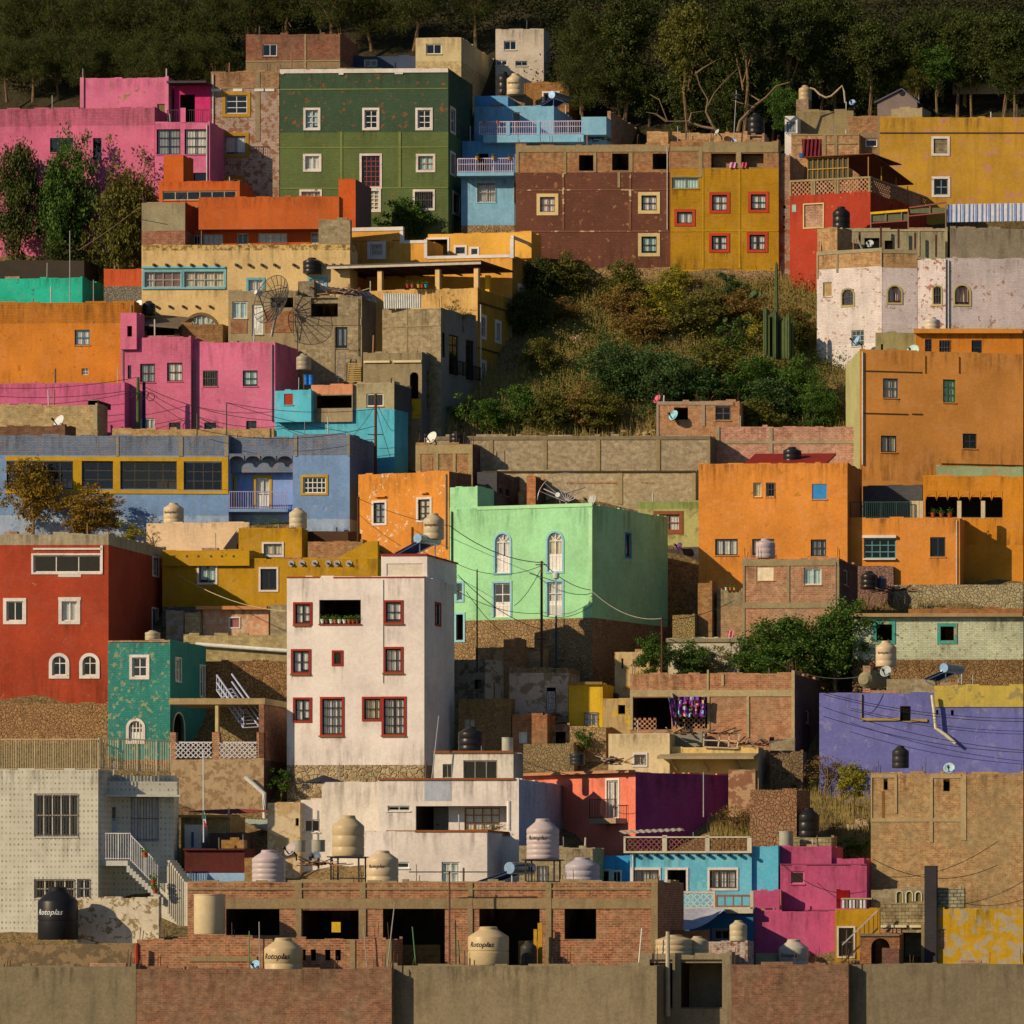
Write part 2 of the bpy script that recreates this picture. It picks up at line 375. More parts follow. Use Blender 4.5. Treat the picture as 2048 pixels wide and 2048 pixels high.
def wallgrid(M, pl, U0, U1, Z0, Z1, holes, mat, splits, room, depth=.16):
    us = sorted({U0, U1, *[h[0] for h in holes], *[h[1] for h in holes]}); zs = sorted({Z0, Z1, *[h[2] for h in holes], *[h[3] for h in holes], *[s[0] for s in splits]})
    us = [x for x in us if U0-1e-6 <= x <= U1+1e-6]; zs = [x for x in zs if Z0-1e-6 <= x <= Z1+1e-6]
    def mt(z):
        m = mat
        for sz, sm, up in splits:
            if (up and z > sz) or (not up and z < sz): m = sm
        return m
    for a, b in zip(us, us[1:]):
        if b-a < 1e-4: continue
        run = None
        for c, d in zip(zs, zs[1:]):
            if d-c < 1e-4: continue
            cu, cz = (a+b)/2, (c+d)/2
            if any(h[0] < cu < h[1] and h[2] < cz < h[3] for h in holes): continue
            M.face([pl.pt(a, c), pl.pt(b, c), pl.pt(b, d), pl.pt(a, d)], mt(cz))
    for h in holes:
        u0, u1, z0, z1, kind = h[:5]; u0, u1 = max(u0, U0), min(u1, U1); z0 = max(z0, Z0); z1 = min(z1, Z1)
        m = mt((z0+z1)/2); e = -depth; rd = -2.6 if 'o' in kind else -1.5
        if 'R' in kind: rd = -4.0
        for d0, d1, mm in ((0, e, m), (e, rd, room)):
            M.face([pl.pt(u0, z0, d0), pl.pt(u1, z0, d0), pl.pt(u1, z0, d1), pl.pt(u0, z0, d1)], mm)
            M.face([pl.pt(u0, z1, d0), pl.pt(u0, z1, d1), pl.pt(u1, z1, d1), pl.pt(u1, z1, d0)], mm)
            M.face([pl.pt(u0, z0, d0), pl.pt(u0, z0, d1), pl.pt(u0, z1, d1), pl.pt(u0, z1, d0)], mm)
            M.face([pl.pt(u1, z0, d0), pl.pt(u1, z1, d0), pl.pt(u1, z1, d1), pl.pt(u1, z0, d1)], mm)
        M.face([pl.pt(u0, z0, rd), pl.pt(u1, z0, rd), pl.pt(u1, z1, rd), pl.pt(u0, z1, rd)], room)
        if 'a' in kind:
            rad = (u1-u0)/2; cu = (u0+u1)/2; cz = z1-rad; N = 8
            for sg in (-1, 1):
                arc = [(cu+sg*rad*math.cos(math.pi/2*i/N), cz+rad*math.sin(math.pi/2*i/N)) for i in range(N+1)]
                for (a0, b0), (a1, b1) in zip(arc, arc[1:]):
                    M.face([pl.pt(cu+sg*rad, z1), pl.pt(a0, b0), pl.pt(a1, b1)], m)
                    M.face([pl.pt(a0, b0), pl.pt(a1, b1), pl.pt(a1, b1, e), pl.pt(a0, b0, e)], m)
HS = {}
class House:
    pass
def H(key, t, x0, x1, top, base, mat, label, side=None, th=3, wins=(), swins=(), sur=None, sw=.15, fr=W_, name='house', cat='house',
      split=(), Y=None, dep=None, near=None, dy=0, lsd=None, roof=True, coping=None, rebar=0, lmat=None, group=None, foot=None, root=None, ssplit=True, below=4.0, smat=None):
    """a building block. x0..x1, top, base, side are read off the photograph tile t; base fixes how far up the hill it stands"""
    s = House(); px1, pyb = q(t, x1, base); pyt = q(t, x1, top)[1]; px0 = q(t, x0, top)[0]
    if Y is None: Y = yg(pyb) if near is None else HS[near].Y+dy
    s.Y = Y; s.t = t; th = R(th); c, sn = math.cos(th), math.sin(th)
    B = P(px1, pyb, Y); B.z = 0
    k = (px0-CX)/F; w = (B.x-k*B.y)/(c+k*sn)
    u = V((c, -sn, 0)); n = V((-sn, -c, 0)); A = B-u*w
    zt = (CY-pyt)*Y/F; zb = (CY-pyb)*Y/F; zf = zb-below
    s.w = w; s.zt = zt; s.zb = zb; s.f = Plane(A, u, n)
    vdir = -n
    if side is not None:
        k2 = (q(t, side, top)[0]-CX)/F; d = (k2*B.y-B.x)/(sn-k2*c)
    else: d = dep if dep else max(2.5, min(9, (pyb-pyt)*.05))
    s.d = d; s.s = Plane(B, vdir, u); s.l = Plane(A+vdir*d, -vdir, -u); s.A, s.B, s.u, s.n = A, B, u, n
    if root is None:
        root = empty(name, V(((A.x+B.x)/2, (A.y+B.y)/2, zb)), label, cat, group)
    s.root = root; s.mat = mat
    rm = room_mat(); M = MB()
    sp = [(s.f.uz(*q(t, (x0+x1)/2, y))[1], m, up) for y, m, up in split]
    hf, ws = [], []
    for wv in wins:
        r = s.f.rect(t, *wv[:4]); kd = wv[4] if len(wv) > 4 else 'g'; o = dict(wv[7]) if len(wv) > 7 else {}
        hf.append((*r, kd)); ws.append((s.f, r, kd, wv[5] if len(wv) > 5 else 1, wv[6] if len(wv) > 6 else 1, o))
    hs = []
    for wv in swins:
        r = s.s.rect(t, *wv[:4]); kd = wv[4] if len(wv) > 4 else 'g'; o = dict(wv[7]) if len(wv) > 7 else {}
        r = (max(.1, r[0]), min(d-.1, r[1]), r[2], r[3])
        hs.append((*r, kd)); ws.append((s.s, r, kd, wv[5] if len(wv) > 5 else 1, wv[6] if len(wv) > 6 else 1, o))
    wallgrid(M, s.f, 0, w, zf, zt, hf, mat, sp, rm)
    wallgrid(M, s.s, 0, d, zf, zt, hs, smat or mat, sp if ssplit else [], rm)  # smat: mostly the front colour darkened, shade put into the side wall
    wallgrid(M, s.l, 0, d, zf, zt, [], lmat or mat, sp, rm)
    bk = Plane(B+vdir*d, -u, -n); wallgrid(M, bk, 0, w, zf, zt, [], mat, sp, rm); s.b = bk
    # parapet: a top ring, inner faces and the roof slab below it
    tk, ph = .16, .4 if roof else 0
    def c4(e, z): return [s.f.pt(e, z, -e), s.f.pt(w-e, z, -e), s.f.pt(w-e, z, -d+e), s.f.pt(e, z, -d+e)]
    o4, i4, l4 = c4(0, zt), c4(tk, zt), c4(tk, zt-ph)
    tm = sp[0][1] if sp and sp[0][2] else mat
    if roof is not None and w < 60:
        for (pl_, L_) in ((s.f, w), (s.s, d)):
            e_ = 0.0
            while e_ < L_-.02:
                g_ = min(L_-e_, random.uniform(.25, 1.1)); hh_ = random.choice([.01, .03, .05, .08, .12, .17] if 'concrete' in tm.name or 'brick' in tm.name else [.01, .02, .04, .06, .1]); M.bx(pl_.pt(e_+.002, zt+.001, .004), pl_.u*(g_-.003), UP*hh_, pl_.n*-(tk-.01), coping or tm); e_ += g_
    for i in range(4):
        j = (i+1) % 4; M.face([o4[i], o4[j], i4[j], i4[i]], coping or tm)
        if roof: M.face([i4[i], i4[j], l4[j], l4[i]], tm)
    s.wall = M.build('wall', root)
    if w > 1.5 and zt-zb > 2 and 'wall' not in name:
        stain(root, s.f, .02, w-.02, zt-min(2.2, (zt-zb)*.4), zt-.01, 1)
        if side is not None: stain(root, s.s, .02, d-.02, zt-min(2.2, (zt-zb)*.4), zt-.01, 1)
    if w > 3 and wins and top < base: stain(root, s.f, .02, w-.02, zb, zb+(zt-zb)*.35, 0)
    if roof:
        m = MB(); m.face(c4(tk-.01, zt-ph), conc('#8A7350')); m.build('roof', root)
    for pl, r, kd, nx, ny, o in ws:
        window(root, pl, r, kd, nx, ny, o.get('sur', sur), o.get('sw', sw), o.get('fr', fr), mat, 'door' if ('d' in kd or 'h' in kd or 'D' in kd) else ('opening' if 'o' in kd else 'window'), sm=o.get('sm'))
    if rebar:
        rmt = flat('#5C3A26', .8)
        for e in ([0.12, w-.12]+[w*random.random() for _ in range(rebar)]):
            for q_ in range(2):
                p = s.f.pt(e+q_*.12, zt, -.08-.1*q_); m = MB(); m.bar(p, p+V((random.uniform(-.06, .06), 0, random.uniform(.35, .95))), .03, rmt); m.build('rebar', root)
    if roof and w > 2.5 and 'wall' not in name:
        for _ in range(random.choice([0, 1, 1, 2])):
            p = s.f.pt(random.uniform(.3, w-.3), zt-.3, -random.uniform(.3, min(1.5, d*.6))); m = MB(); m.tube([p, p+V((random.uniform(-.05, .05), 0, random.uniform(.6, 1.6)))], random.choice([.025, .04, .055]), flat(random.choice(['#B8A890', '#5A4A3C', '#8A8078', '#A06A48']), .6), 6); m.build('vent_pipe', root)
        if random.random() < .45:
            a_ = random.uniform(.1, w*.7); L_ = random.uniform(.5, min(2, w*.25)); m = MB(); m.bx(s.f.pt(a_, zt-.35, -.35), s.f.u*L_, UP*random.uniform(.38, .6), s.f.n*-.35, bricks('#B07048', '#8A5234')); m.build('brick_pile', root)
        if w > 4 and zt-zb > 4 and random.random() < .5:
            u_ = random.choice([.18, w-.2]); m = MB(); m.tube([s.f.pt(u_, zt-.15, .07), s.f.pt(u_, zt-(zt-zb)*random.uniform(.5, .95), .07)], random.choice([.03, .045]), flat(random.choice(['#C8B8A0', '#4A3A2E', '#8A7A68']), .6), 6); m.build('down_pipe', root)
    if key: HS[key] = s
    return s
def band(h, x0, y0, x1, y1, mat, proud=.03, name='band', pl='f', t=None, lay=0):
    """strip standing proud of the wall"""
    p = h.f if pl == 'f' else h.s; u0, u1, z0, z1 = p.rect(t or h.t, x0, y0, x1, y1)
    m = MB(); m.bx(p.pt(u0, z0, lay+.001), p.u*(u1-u0), UP*(z1-z0), p.n*proud, mat); return m.build(name, h.root)
def bands(h, rects, mat, proud=.03, name='concrete_frame', pl='f', t=None):
    p = h.f if pl == 'f' else h.s; m = MB()
    for i, r in enumerate(rects):
        if name != 'concrete_frame' and i: m.build(name, h.root); m = MB()
        u0, u1, z0, z1 = p.rect(t or h.t, *r); m.bx(p.pt(u0, z0, .001), p.u*(u1-u0), UP*(z1-z0), p.n*(proud+.004*(i % 4)), mat)
    return m.build(name, h.root)
def rail(a, b, hgt, m, root, gap=.14, th=.03, name='railing', mid=False):
    """railing from point a to point b (feet)"""
    M = MB(); L = (b-a).length; n = max(2, int(L/gap))
    M.bar(a+UP*hgt, b+UP*hgt, th*1.4, m); M.bar(a+UP*.08, b+UP*.08, th, m)
    if mid: M.bar(a+UP*hgt*.6, b+UP*hgt*.6, th, m)
    for i in range(n+1):
        p = a.lerp(b, i/n); M.bar(p, p+UP*hgt, th*(1.6 if i % 8 == 0 else .8), m)
    return M.build(name, root)
def lattice(pl, r, m, root, back=.0, cell=.24, name='lattice', dia=False, th=.1):
    """openwork screen: staggered bricks, or crossed laths"""
    u0, u1, z0, z1 = r; M = MB()
    def bb(a0, a1, c0, c1): M.bx(pl.pt(a0, c0, -back), pl.u*(a1-a0), UP*(c1-c0), pl.n*th, m)
    if dia:
        a = u0-(z1-z0)
        while a < u1:
            for sg in (1, -1):
                s0 = max(0, u0-a) ; s1 = min(z1-z0, u1-a)
                if s1 > s0:
                    za, zb_ = (z0+s0, z0+s1) if sg > 0 else (z1-s0, z1-s1)
                    M.bar(pl.pt(a+s0, za, .02), pl.pt(a+s1, zb_, .02), .045, m, .05)
            a += cell
    else:
        nz = max(1, round((z1-z0)/(cell*.5))); hz = (z1-z0)/nz; i = 0
        for k in range(nz):
            a = u0+(cell*.5 if k % 2 else 0)
            while a < u1: bb(a, min(u1, a+cell*.55), z0+k*hz+.002, z0+(k+1)*hz-.002); a += cell
    return M.build(name, root)
# ============================================================ setting: the hillside
def zt2(x, y):
    z = zter(y)
    for x0, x1, y0, y1, c in ((-60.5, -50.5, 282.8, 301, 15.0), (-76.5, -67.6, 308.8, 322.5, 31.0)):
        if x0 < x < x1 and y0 < y < y1: z = min(z, c)
    return z
def terrain():
    M = MB(); a = NT('dry_hillside'); g = a.n('ShaderNodeNewGeometry'); p = g.outputs['Position']
    n1 = a.noise(p, .12, 5); n2 = a.noise(p, 1.4, 6, .7); n3 = a.noise(p, 6, 4, .7)
    col = a.mix(a.ramp(n1, .4, .6), alb('#5E4A26'), alb('#8A6638')); col = a.mix(a.ramp(n2, .45, .6), col, alb('#4A4220'))
    col = a.mix(.5, col, a.mix(a.ramp(n3, .35, .65), (.02, .016, .008), alb('#B08A55'))); sx = a.n('ShaderNodeSeparateXYZ'); a.set(sx, 0, p); col = a.mix(a.ramp(sx.outputs[2], 46, 56), col, a.mix(n2, alb('#1E1A0A'), alb('#4A3E1E'))); a.base(col); a.bump(n2, 1.0, .35)
    nx, ny = 130, 170; xs = [-170+i*200/nx for i in range(nx+1)]; ys = [190+i*420/ny for i in range(ny+1)]
    rnd = random.Random(3); vs = []
    for y in ys:
        for x in xs: vs.append((x, y, zt2(x, y)+math.sin(x*.31+y*.17)*.35+math.sin(x*.73-y*.4)*.2+rnd.uniform(-.25, .25)-.2))
    M.v = vs; k = M.mi(a.m)
    for j in range(ny):
        for i in range(nx):
            A = j*(nx+1)+i; M.f.append((A, A+1, A+nx+2, A+nx+1)); M.m.append(k)
    o = M.build('hillside', uv=False, smooth=True); tag(o, None, None, kind='structure')
    M = MB(); M.face([(-900, -300, -60), (600, -300, -60), (600, 2500, -60), (-900, 2500, -60)], a.m)
    o = M.build('valley_floor', uv=False); tag(o, None, None, kind='structure')
    M = MB(); M.face([(-400, 150, -60), (200, 150, -60), (30, 190.5, zter(190)-.4), (-170, 190.5, zter(190)-.4)], a.m)
    o = M.build('valley_slope', uv=False); tag(o, None, None, kind='structure')
terrain()
PIN = plaster('#C8606C', dirt=.3, brick=.2); OLV = '#D9C2A6'
# ============================================================ row A: the highest houses
h = H('pinklow', 'A1', -560, 1010, 560, 1985, plaster('#CA5E70', dirt=.3), 'long low pink house behind the bushes at the top left, with a narrow two-pane window',
  wins=[(415, 850, 498, 1062, 'g', 1, 2), (0, 850, 225, 990, 'g', 2, 1)], fr='#3A2E22', split=[(735, plaster('#C25C6A', dirt=.4, brick=.6), True)], dep=6)
h2 = H('pinkup', 'A1', 295, 1150, 272, 640, plaster('#CC6476', dirt=.25, patch='#8C7340', pt=.66, ps=.6), 'pink upper storey with a worn olive streak, set back above the long pink house', near='pinklow', dy=2.5, dep=5, wins=[(1035, 520, 1112, 640, 'd', 1, 1)], fr='#6A5C2C')
band(h2, 1115, 255, 1150, 640, plaster('#D0707C'), .12, 'pilaster'); band(h2, 295, 268, 330, 560, plaster('#D0707C'), .1, 'pilaster')
h = H('pinkr', 'A1', 1014, 1545, 702, 1560, plaster('#CA6276', dirt=.3), 'pink house with two large white-curtained windows and a roof terrace above', wins=[(1030, 765, 1260, 1010, 'cf', 2, 3), (1300, 765, 1510, 1010, 'cf', 2, 3), (1385, 1185, 1510, 1310, 'g', 1, 1)], fr='#2E2620', near='pinklow', dy=-.4, dep=3.5)
rail(h.f.pt(h.w*.22, h.zt, -.1), h.f.pt(h.w*.98, h.zt, -.1), .95, flat('#4A2C30'), h.root, .16)
band(h, 1262, 560, 1312, 702, plaster('#CA6276'), .05, 'parapet_pier')
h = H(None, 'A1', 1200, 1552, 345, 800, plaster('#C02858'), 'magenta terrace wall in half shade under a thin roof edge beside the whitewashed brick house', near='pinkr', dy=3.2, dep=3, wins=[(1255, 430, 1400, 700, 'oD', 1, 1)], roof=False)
band(h, 1180, 325, 1560, 345, flat('#3C3432'), 1.2, 'roof_edge')
WB = plaster('#B89478', patch='#8A5A3A', pt=.53, dirt=.5, brick=.75, ps=1.3)
h = H('whitebrick', 'A1', 1555, 2214, 212, 1750, WB, 'tall narrow whitewashed brick house with ochre-framed windows beside the green building', th=2, split=[(372, bricks('#A8714A', '#7F4E30', '#927450'), True)],
  wins=[(1695, 435, 1905, 615, 'g', 2, 3, {'fr': '#C7B8A0'}), (1690, 830, 1890, 1010, 'c', 2, 1), (1700, 1245, 1850, 1400, 'g', 2, 1)], sur=plaster('#A8761E', dirt=.5), sw=.24, dep=9, rebar=3)
bands(h, [(1560, 375, 1655, 400), (1770, 375, 1860, 400), (1978, 375, 2066, 400), (2080, 375, 2170, 400)], plaster('#E2CFA8'), .06, 'plaster_patch')
bands(h, [(1985, 215, 2030, 880), (1562, 360, 2210, 374)], conc('#8E7450'), .035)
h.root['label'] = 'tall narrow whitewashed brick house with ochre-framed windows beside the dark green building'
GR = plaster('#5E6632', patch='#8A5526', pt=.72, dirt=.35, brick=.45, ps=1.6); GR2 = plaster('#3E4F34', patch='#8A4A26', pt=.66, dirt=.35, brick=.45, ps=1.5)
GS = plaster('#4C6038', dirt=.4)
WS = plaster('#D8BFA4', dirt=.5, patch='#8A6A4A', pt=.70)
h = H('green', 'A2', 290, 1915, 180, 1900, GR, 'large green four-storey building with white-framed windows', side=2150, th=2, split=[(795, GR2, True)], smat=GS, sur=WS, sw=.16,
  wins=[(538, 580, 660, 755, 'c', 2, 3), (1107, 580, 1230, 755, 'g', 2, 3), (1620, 580, 1745, 755, 'g', 2, 3), (535, 1025, 670, 1155, 'cf', 2, 1), (1080, 1022, 1255, 1320, 'g', 4, 6, {'fr': '#8A3A28'}), (1625, 1025, 1770, 1160, 'c', 2, 2, {'fr': '#A87A50'}),
   (500, 1368, 675, 1520, 'cr', 3, 3), (1100, 1362, 1245, 1545, 'cf', 3, 5), (1595, 1368, 1765, 1530, 'gr', 4, 2, {'fr': '#4A3A2A'})],
  swins=[(1938, 575, 1978, 790, 'g', 1, 2), (1938, 1005, 1975, 1195, 'g', 1, 2), (1962, 1395, 2022, 1580, 'g', 1, 1)])
bands(h, [(290, 182, 1915, 222), (300, 222, 330, 235), (860, 222, 905, 240), (1400, 222, 1480, 235)], WS, .07, 'cornice')
bands(h, [(290, 935, 1912, 948), (290, 1328, 1912, 1340), (872, 790, 895, 1328), (1435, 790, 1460, 1328), (290, 372, 1912, 382)], plaster('#75783A', dirt=.2, brick=.3), .03)
band(h, 1, 0, 1, 1, GS) if False else None
# houses above the green one
h = H('topbrick', 'A2', -40, 870, -150, 300, conc('#8A6C48'), 'brown concrete house cut off above the whitewashed brick house and the green building', near='green', dy=11, wins=[(120, -60, 260, 60, 'g', 2, 1)], rebar=2, split=[(105, bricks('#8A4A30', '#6E3A26', '#7A5A40'), True)])
bands(h, [(525, -150, 545, 180), (-40, 100, 870, 112)], conc('#9A7C52'), .04)
h = H(None, 'A2', 30, 290, 210, 420, bricks('#A06A3C', '#7F4A2A'), 'small brick roof room between the whitewashed brick house and green building', near='green', dy=7.5, dep=2)
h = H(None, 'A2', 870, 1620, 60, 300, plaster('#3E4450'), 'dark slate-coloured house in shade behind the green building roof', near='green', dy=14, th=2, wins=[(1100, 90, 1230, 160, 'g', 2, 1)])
h = H('yelwall', 'A2', 1600, 2040, -120, 320, bricks('#C0A068', '#A98A55', '#B09160'), 'pale yellow block house above the right end of the green building', near='green', dy=12, side=2380, wins=[(1700, -60, 1850, 40, 'g', 2, 1)], split=[(110, plaster('#C8A870', dirt=.4), True)])
h = H('whitetop', 'A3', 440, 905, -200, 360, plaster('#C9AE8C', dirt=.4, brick=.3), 'pale house with two pairs of small windows at the top beside the dark tree', Y=None, near='green', dy=17, side=960, wins=[(440, 95, 553, 150, 'g', 2, 1), (632, 105, 748, 155, 'g', 2, 1), (520, -90, 640, 0, 'g', 2, 1)])
h = H('smbrick', 'A3', 712, 1150, 326, 620, bricks('#A0642E', '#84461E', '#8E6A3C'), 'small brick house with one white window frame below the pale top house', near='green', dy=12, wins=[(905, 415, 1045, 530, 'g', 1, 1)], sur=WS, sw=.12, dep=4)
h = H('tankbase', 'A3', 450, 722, 440, 700, bricks('#5A3626', '#4A2C20'), 'dark brick block carrying two water tanks behind the blue house', near='green', dy=9, dep=2.4, rebar=1)
# blue house with balconies
BLU = plaster('#7DA3AC', dirt=.25); BLD = plaster('#5E92AC', dirt=.3)
h = H('bluelow', 'A3', 108, 655, 1245, 1795, BLU, 'light blue house of stacked balconies beside the green building', near='green', dy=.8, split=[(1693, stone('#B08A58'), False)], wins=[(265, 1282, 440, 1470, 'cfr', 2, 2), (620, 1285, 700, 1480, 'gr', 1, 2)] , fr='#D8C0A0', sur=plaster('#9ABBC0'), sw=.06, dep=9, Y=None)
R_ = h.root; bf = h
wr = flat('#B9A0A0', .6, 0, 'painted_iron')
H(None, 'A3', 118, 690, 880, 1300, BLD, '', near='bluelow', dy=2.6, dep=6, root=R_, wins=[(250, 1000, 370, 1240, 'oD', 1, 1)], below=0)
h = H('bluetop', 'A3', 235, 1003, 545, 900, BLU, '', near='bluelow', dy=5.0, root=R_, side=1210, wins=[(600, 600, 680, 760, 'g', 1, 1)], below=0)
H(None, 'A3', 236, 560, 450, 700, BLD, '', near='bluelow', dy=6.2, root=R_, side=820, below=0)
m = MB(); z = bf.f.uz(*q('A3', 300, 1205))[1]; m.bx(bf.f.pt(0, z-.25, 0), bf.f.u*bf.w, UP*.25, bf.f.n*1.1, BLU); m.build('balcony_slab', R_)
rail(bf.f.pt(.05, z, 1.05), bf.f.pt(bf.w, z, 1.05), 1.0, wr, R_, .16, .045, mid=True)
pl = Plane(bf.A+V((0, 1.6, 0)), bf.u, bf.n); u0, u1, z0, z1 = pl.rect('A3', 322, 815, 1290, 890)
m = MB(); m.bx(pl.pt(u0, z0, 0), pl.u*(u1-u0), UP*(z1-z0), pl.n*-5.0, BLU); m.build('balcony_slab', R_)
rail(pl.pt(u0-.3, z1, -.05), pl.pt(u1, z1, -.05), .95, wr, R_, .16, .045, mid=True)
u0, u1, z0, z1 = pl.rect('A3', 1270, 645, 1510, 818); m = MB(); m.bx(pl.pt(u0, z0, 0), pl.u*(u1-u0), UP*(z1-z0), pl.n*-1.4, BLU)
for c in (560, 850):
    m.build('parapet', R_); m = MB()
    a0 = pl.uz(*q('A3', c-14, 750))[0]; m.bx(pl.pt(a0, z0, .02), pl.u*.25, UP*(z1-z0)*.75, pl.n*-.25, BLU)
m.build('parapet', R_)
H(None, 'A3', 1125, 1510, 870, 1100, BLU, '', near='bluelow', dy=2.2, root=R_, dep=2, below=0, wins=[(1375, 865, 1435, 890, 'o', 1, 1)])
H(None, 'A3', 1520, 1552, 590, 900, bricks(), 'brick wall end with a long shaded flank right of the blue terrace', near='bluelow', dy=3.5, side=1900, name='brick_wall', cat='wall', roof=False, dep=4)
# brown and mustard houses, one street
BR1 = plaster('#6E3E2A', patch='#9A6238', pt=.66, dirt=.3, brick=.5, ps=1.4); RB = bricks('#A8683A', '#8E4C2A', '#93744C')
CR = plaster('#CDA868', dirt=.4)
h = H('brown', 'A3', 635, 2127, 922, 2120, BR1, 'big dark brown house with cream-framed windows and an unfinished brick top floor', th=1, split=[(1182, RB, True)], dep=10, rebar=4,
  wins=[(870, 1420, 1015, 1565, 'cf', 2, 2, {'sur': CR, 'sw': .24, 'fr': '#8A4A30'}), (1850, 1405, 1997, 1550, 'cf', 2, 2, {'sur': CR, 'sw': .24}), (1850, 1802, 1997, 1962, 'c', 2, 2, {'sur': CR, 'sw': .24}), (1245, 1015, 1385, 1170, 'o'), (1565, 1000, 1725, 1165, 'o'), (1957, 1000, 2102, 1155, 'o')], fr='#2E241C')
bands(h, [(635, 922, 2120, 950), (637, 950, 2118, 985), (1100, 985, 1125, 1200), (1388, 990, 1415, 1182), (1730, 990, 1765, 1182), (640, 985, 665, 1185), (1620, 1182, 1645, 1330)], conc('#94794E'), .04)
bands(h, [(640, 1345, 2120, 1358), (640, 1745, 2120, 1758), (1085, 1190, 1105, 1740), (1730, 1190, 1752, 1740)], plaster('#7A4A32', dirt=.4, patch='#C8A070', pt=.6), .03)
MU = plaster('#B27A06', patch='#8E5A10', pt=.73, dirt=.25, brick=.4, ps=2); RS = plaster('#B0381E', dirt=.3)
h = H('mustard', 'A4', 197, 1243, 888, 2155, MU, 'mustard yellow house with red-framed windows and a raw brick top floor with laundry inside', th=1, split=[(1145, RB, True)], dep=10, side=1262, rebar=3,
  wins=[(600, 1400, 745, 1550, 'cf', 2, 2, {'sur': RS, 'sw': .2}), (975, 1395, 1120, 1545, 'cf', 2, 2, {'sur': RS, 'sw': .2}), (262, 1565, 410, 1675, 'cf', 2, 1, {'sur': RS, 'sw': .2}), (597, 1795, 742, 1930, 'c', 2, 2, {'sur': RS, 'sw': .2}), (962, 1785, 1112, 1930, 'c', 2, 2, {'sur': RS, 'sw': .2}), (590, 1000, 830, 1140, 'o'), (885, 1000, 1097, 1135, 'o'), (212, 1235, 470, 1340, 'cf', 2, 1, {'fr': '#8A7A60'})], fr='#2E2A20')
bands(h, [(197, 935, 515, 975), (512, 890, 1240, 945), (515, 945, 1240, 990), (836, 990, 880, 1140), (470, 975, 508, 1215), (200, 1215, 500, 1232)], conc('#94794E'), .04)
bands(h, [(505, 1145, 520, 2110), (855, 1145, 875, 2110), (205, 1745, 1238, 1755), (205, 2125, 1238, 2137)], plaster('#BC8610', dirt=.3, brick=.3), .03)
H(None, 'A4', 200, 1244, 2140, 2420, stone('#A87E58', '#84603E', 1.6), 'pale stone foundation wall under the mustard house', near='mustard', dy=-.5, dep=2, name='stone_wall', cat='wall', roof=False)
H(None, 'A3', 1290, 2127, 2105, 2290, stone('#A87E4E', '#7C5632', 1.6), 'rough stone foundation wall under the dark brown house', near='brown', dy=-.5, dep=2, name='stone_wall', cat='wall', roof=False)
H('strip', 'A4', 1246, 1352, 1022, 2440, plaster('#A88468', patch='#8A5334', pt=.5, brick=.8, dirt=.5), 'narrow strip of patchy brick house squeezed between the mustard and the red house', near='mustard', dy=.3, dep=6, wins=[(1285, 1500, 1310, 1535, 'o'), (1285, 1600, 1305, 1630, 'o'), (1285, 1700, 1305, 1728, 'o')], split=[(1440, bricks('#9A5E40', '#7E4A34', '#A08868'), True)])
H(None, 'A4', -30, 175, 805, 960, bricks('#B87C48', '#9A5E32', '#B09060'), 'left brick roof parapet behind the brown house', near='brown', dy=6, dep=1, name='brick_wall', cat='wall', roof=False)
H('parap', 'A4', 215, 940, 805, 1000, bricks('#B87C48', '#9A5E32', '#B09060'), 'long brick roof parapet behind the mustard house, with antennas on it', near='brown', dy=6.5, dep=1.2, name='brick_wall', cat='wall', roof=False)
H('tb2', 'A4', 938, 1105, 820, 960, bricks('#9A5A30', '#7A4424'), 'brick stand with an opening under the black water tank above the mustard house', near='mustard', dy=4.5, dep=1.6, wins=[(965, 832, 1080, 880, 'o')], name='tank_stand', cat='tank stand')
H('conctop', 'A4', 1410, 1965, 592, 900, conc('#8E744A', .6), 'flat concrete house with a beige tank on its roof, above the red house', near='mustard', dy=10, dep=5, side=1985)
H('btop', 'A4', 1365, 2020, 812, 1100, bricks('#B07648', '#94603A', '#A8885A'), 'low brick house with concrete posts behind the red roof terrace', near='mustard', dy=5.5, side=2060, dep=4)
bands(HS['btop'], [(1365, 812, 2020, 825), (1668, 825, 1700, 1050), (1370, 900, 2000, 914), (1780, 825, 1812, 1050)], conc(), .04)
H(None, 'A4', 1302, 1424, 650, 840, plaster('#D8C4A6', dirt=.4), 'small white shed with slatted door left of the flat concrete house', near='mustard', dy=9, dep=2, wins=[(1320, 690, 1410, 800, 'd', 3, 1)], name='shed', cat='shed')
H('tb3', 'A4', 1412, 1530, 492, 620, bricks('#7A4A2A', '#5E3820'), 'brick pedestal under the beige tank on the flat concrete roof', near='conctop', dy=1, dep=1.2, name='tank_stand', cat='tank stand', roof=False)
h = H('yellow', 'A5', 770, 2350, 655, 2060, plaster('#B98226', patch='#B87A50', pt=.63, dirt=.55, ps=.8), 'tall ochre yellow house with a peeling white-framed window at the upper right', near='strip', dy=5.5, th=0, dep=6,
  wins=[(1292, 857, 1425, 1000, 'k', 1, 1, {'sm': blocks('#5A4A36')}), (1295, 1245, 1430, 1400, 'g', 2, 2)], sur=WS, sw=.17)
band(h, 770, 795, 2350, 806, conc('#5A4424'), .06, 'ledge')
H('brickR', 'A5', 465, 768, 650, 1250, bricks('#A06A3E', '#84502C', '#93744C'), 'tall brick house strip joined to the left of the ochre yellow house', near='yellow', dy=.4, wins=[(630, 860, 745, 935, 'g', 1, 1, {'fr': '#E8D8C0'})], dep=6)
bands(HS['brickR'], [(745, 650, 775, 1100), (600, 805, 745, 850)], conc('#83694A'), .05)
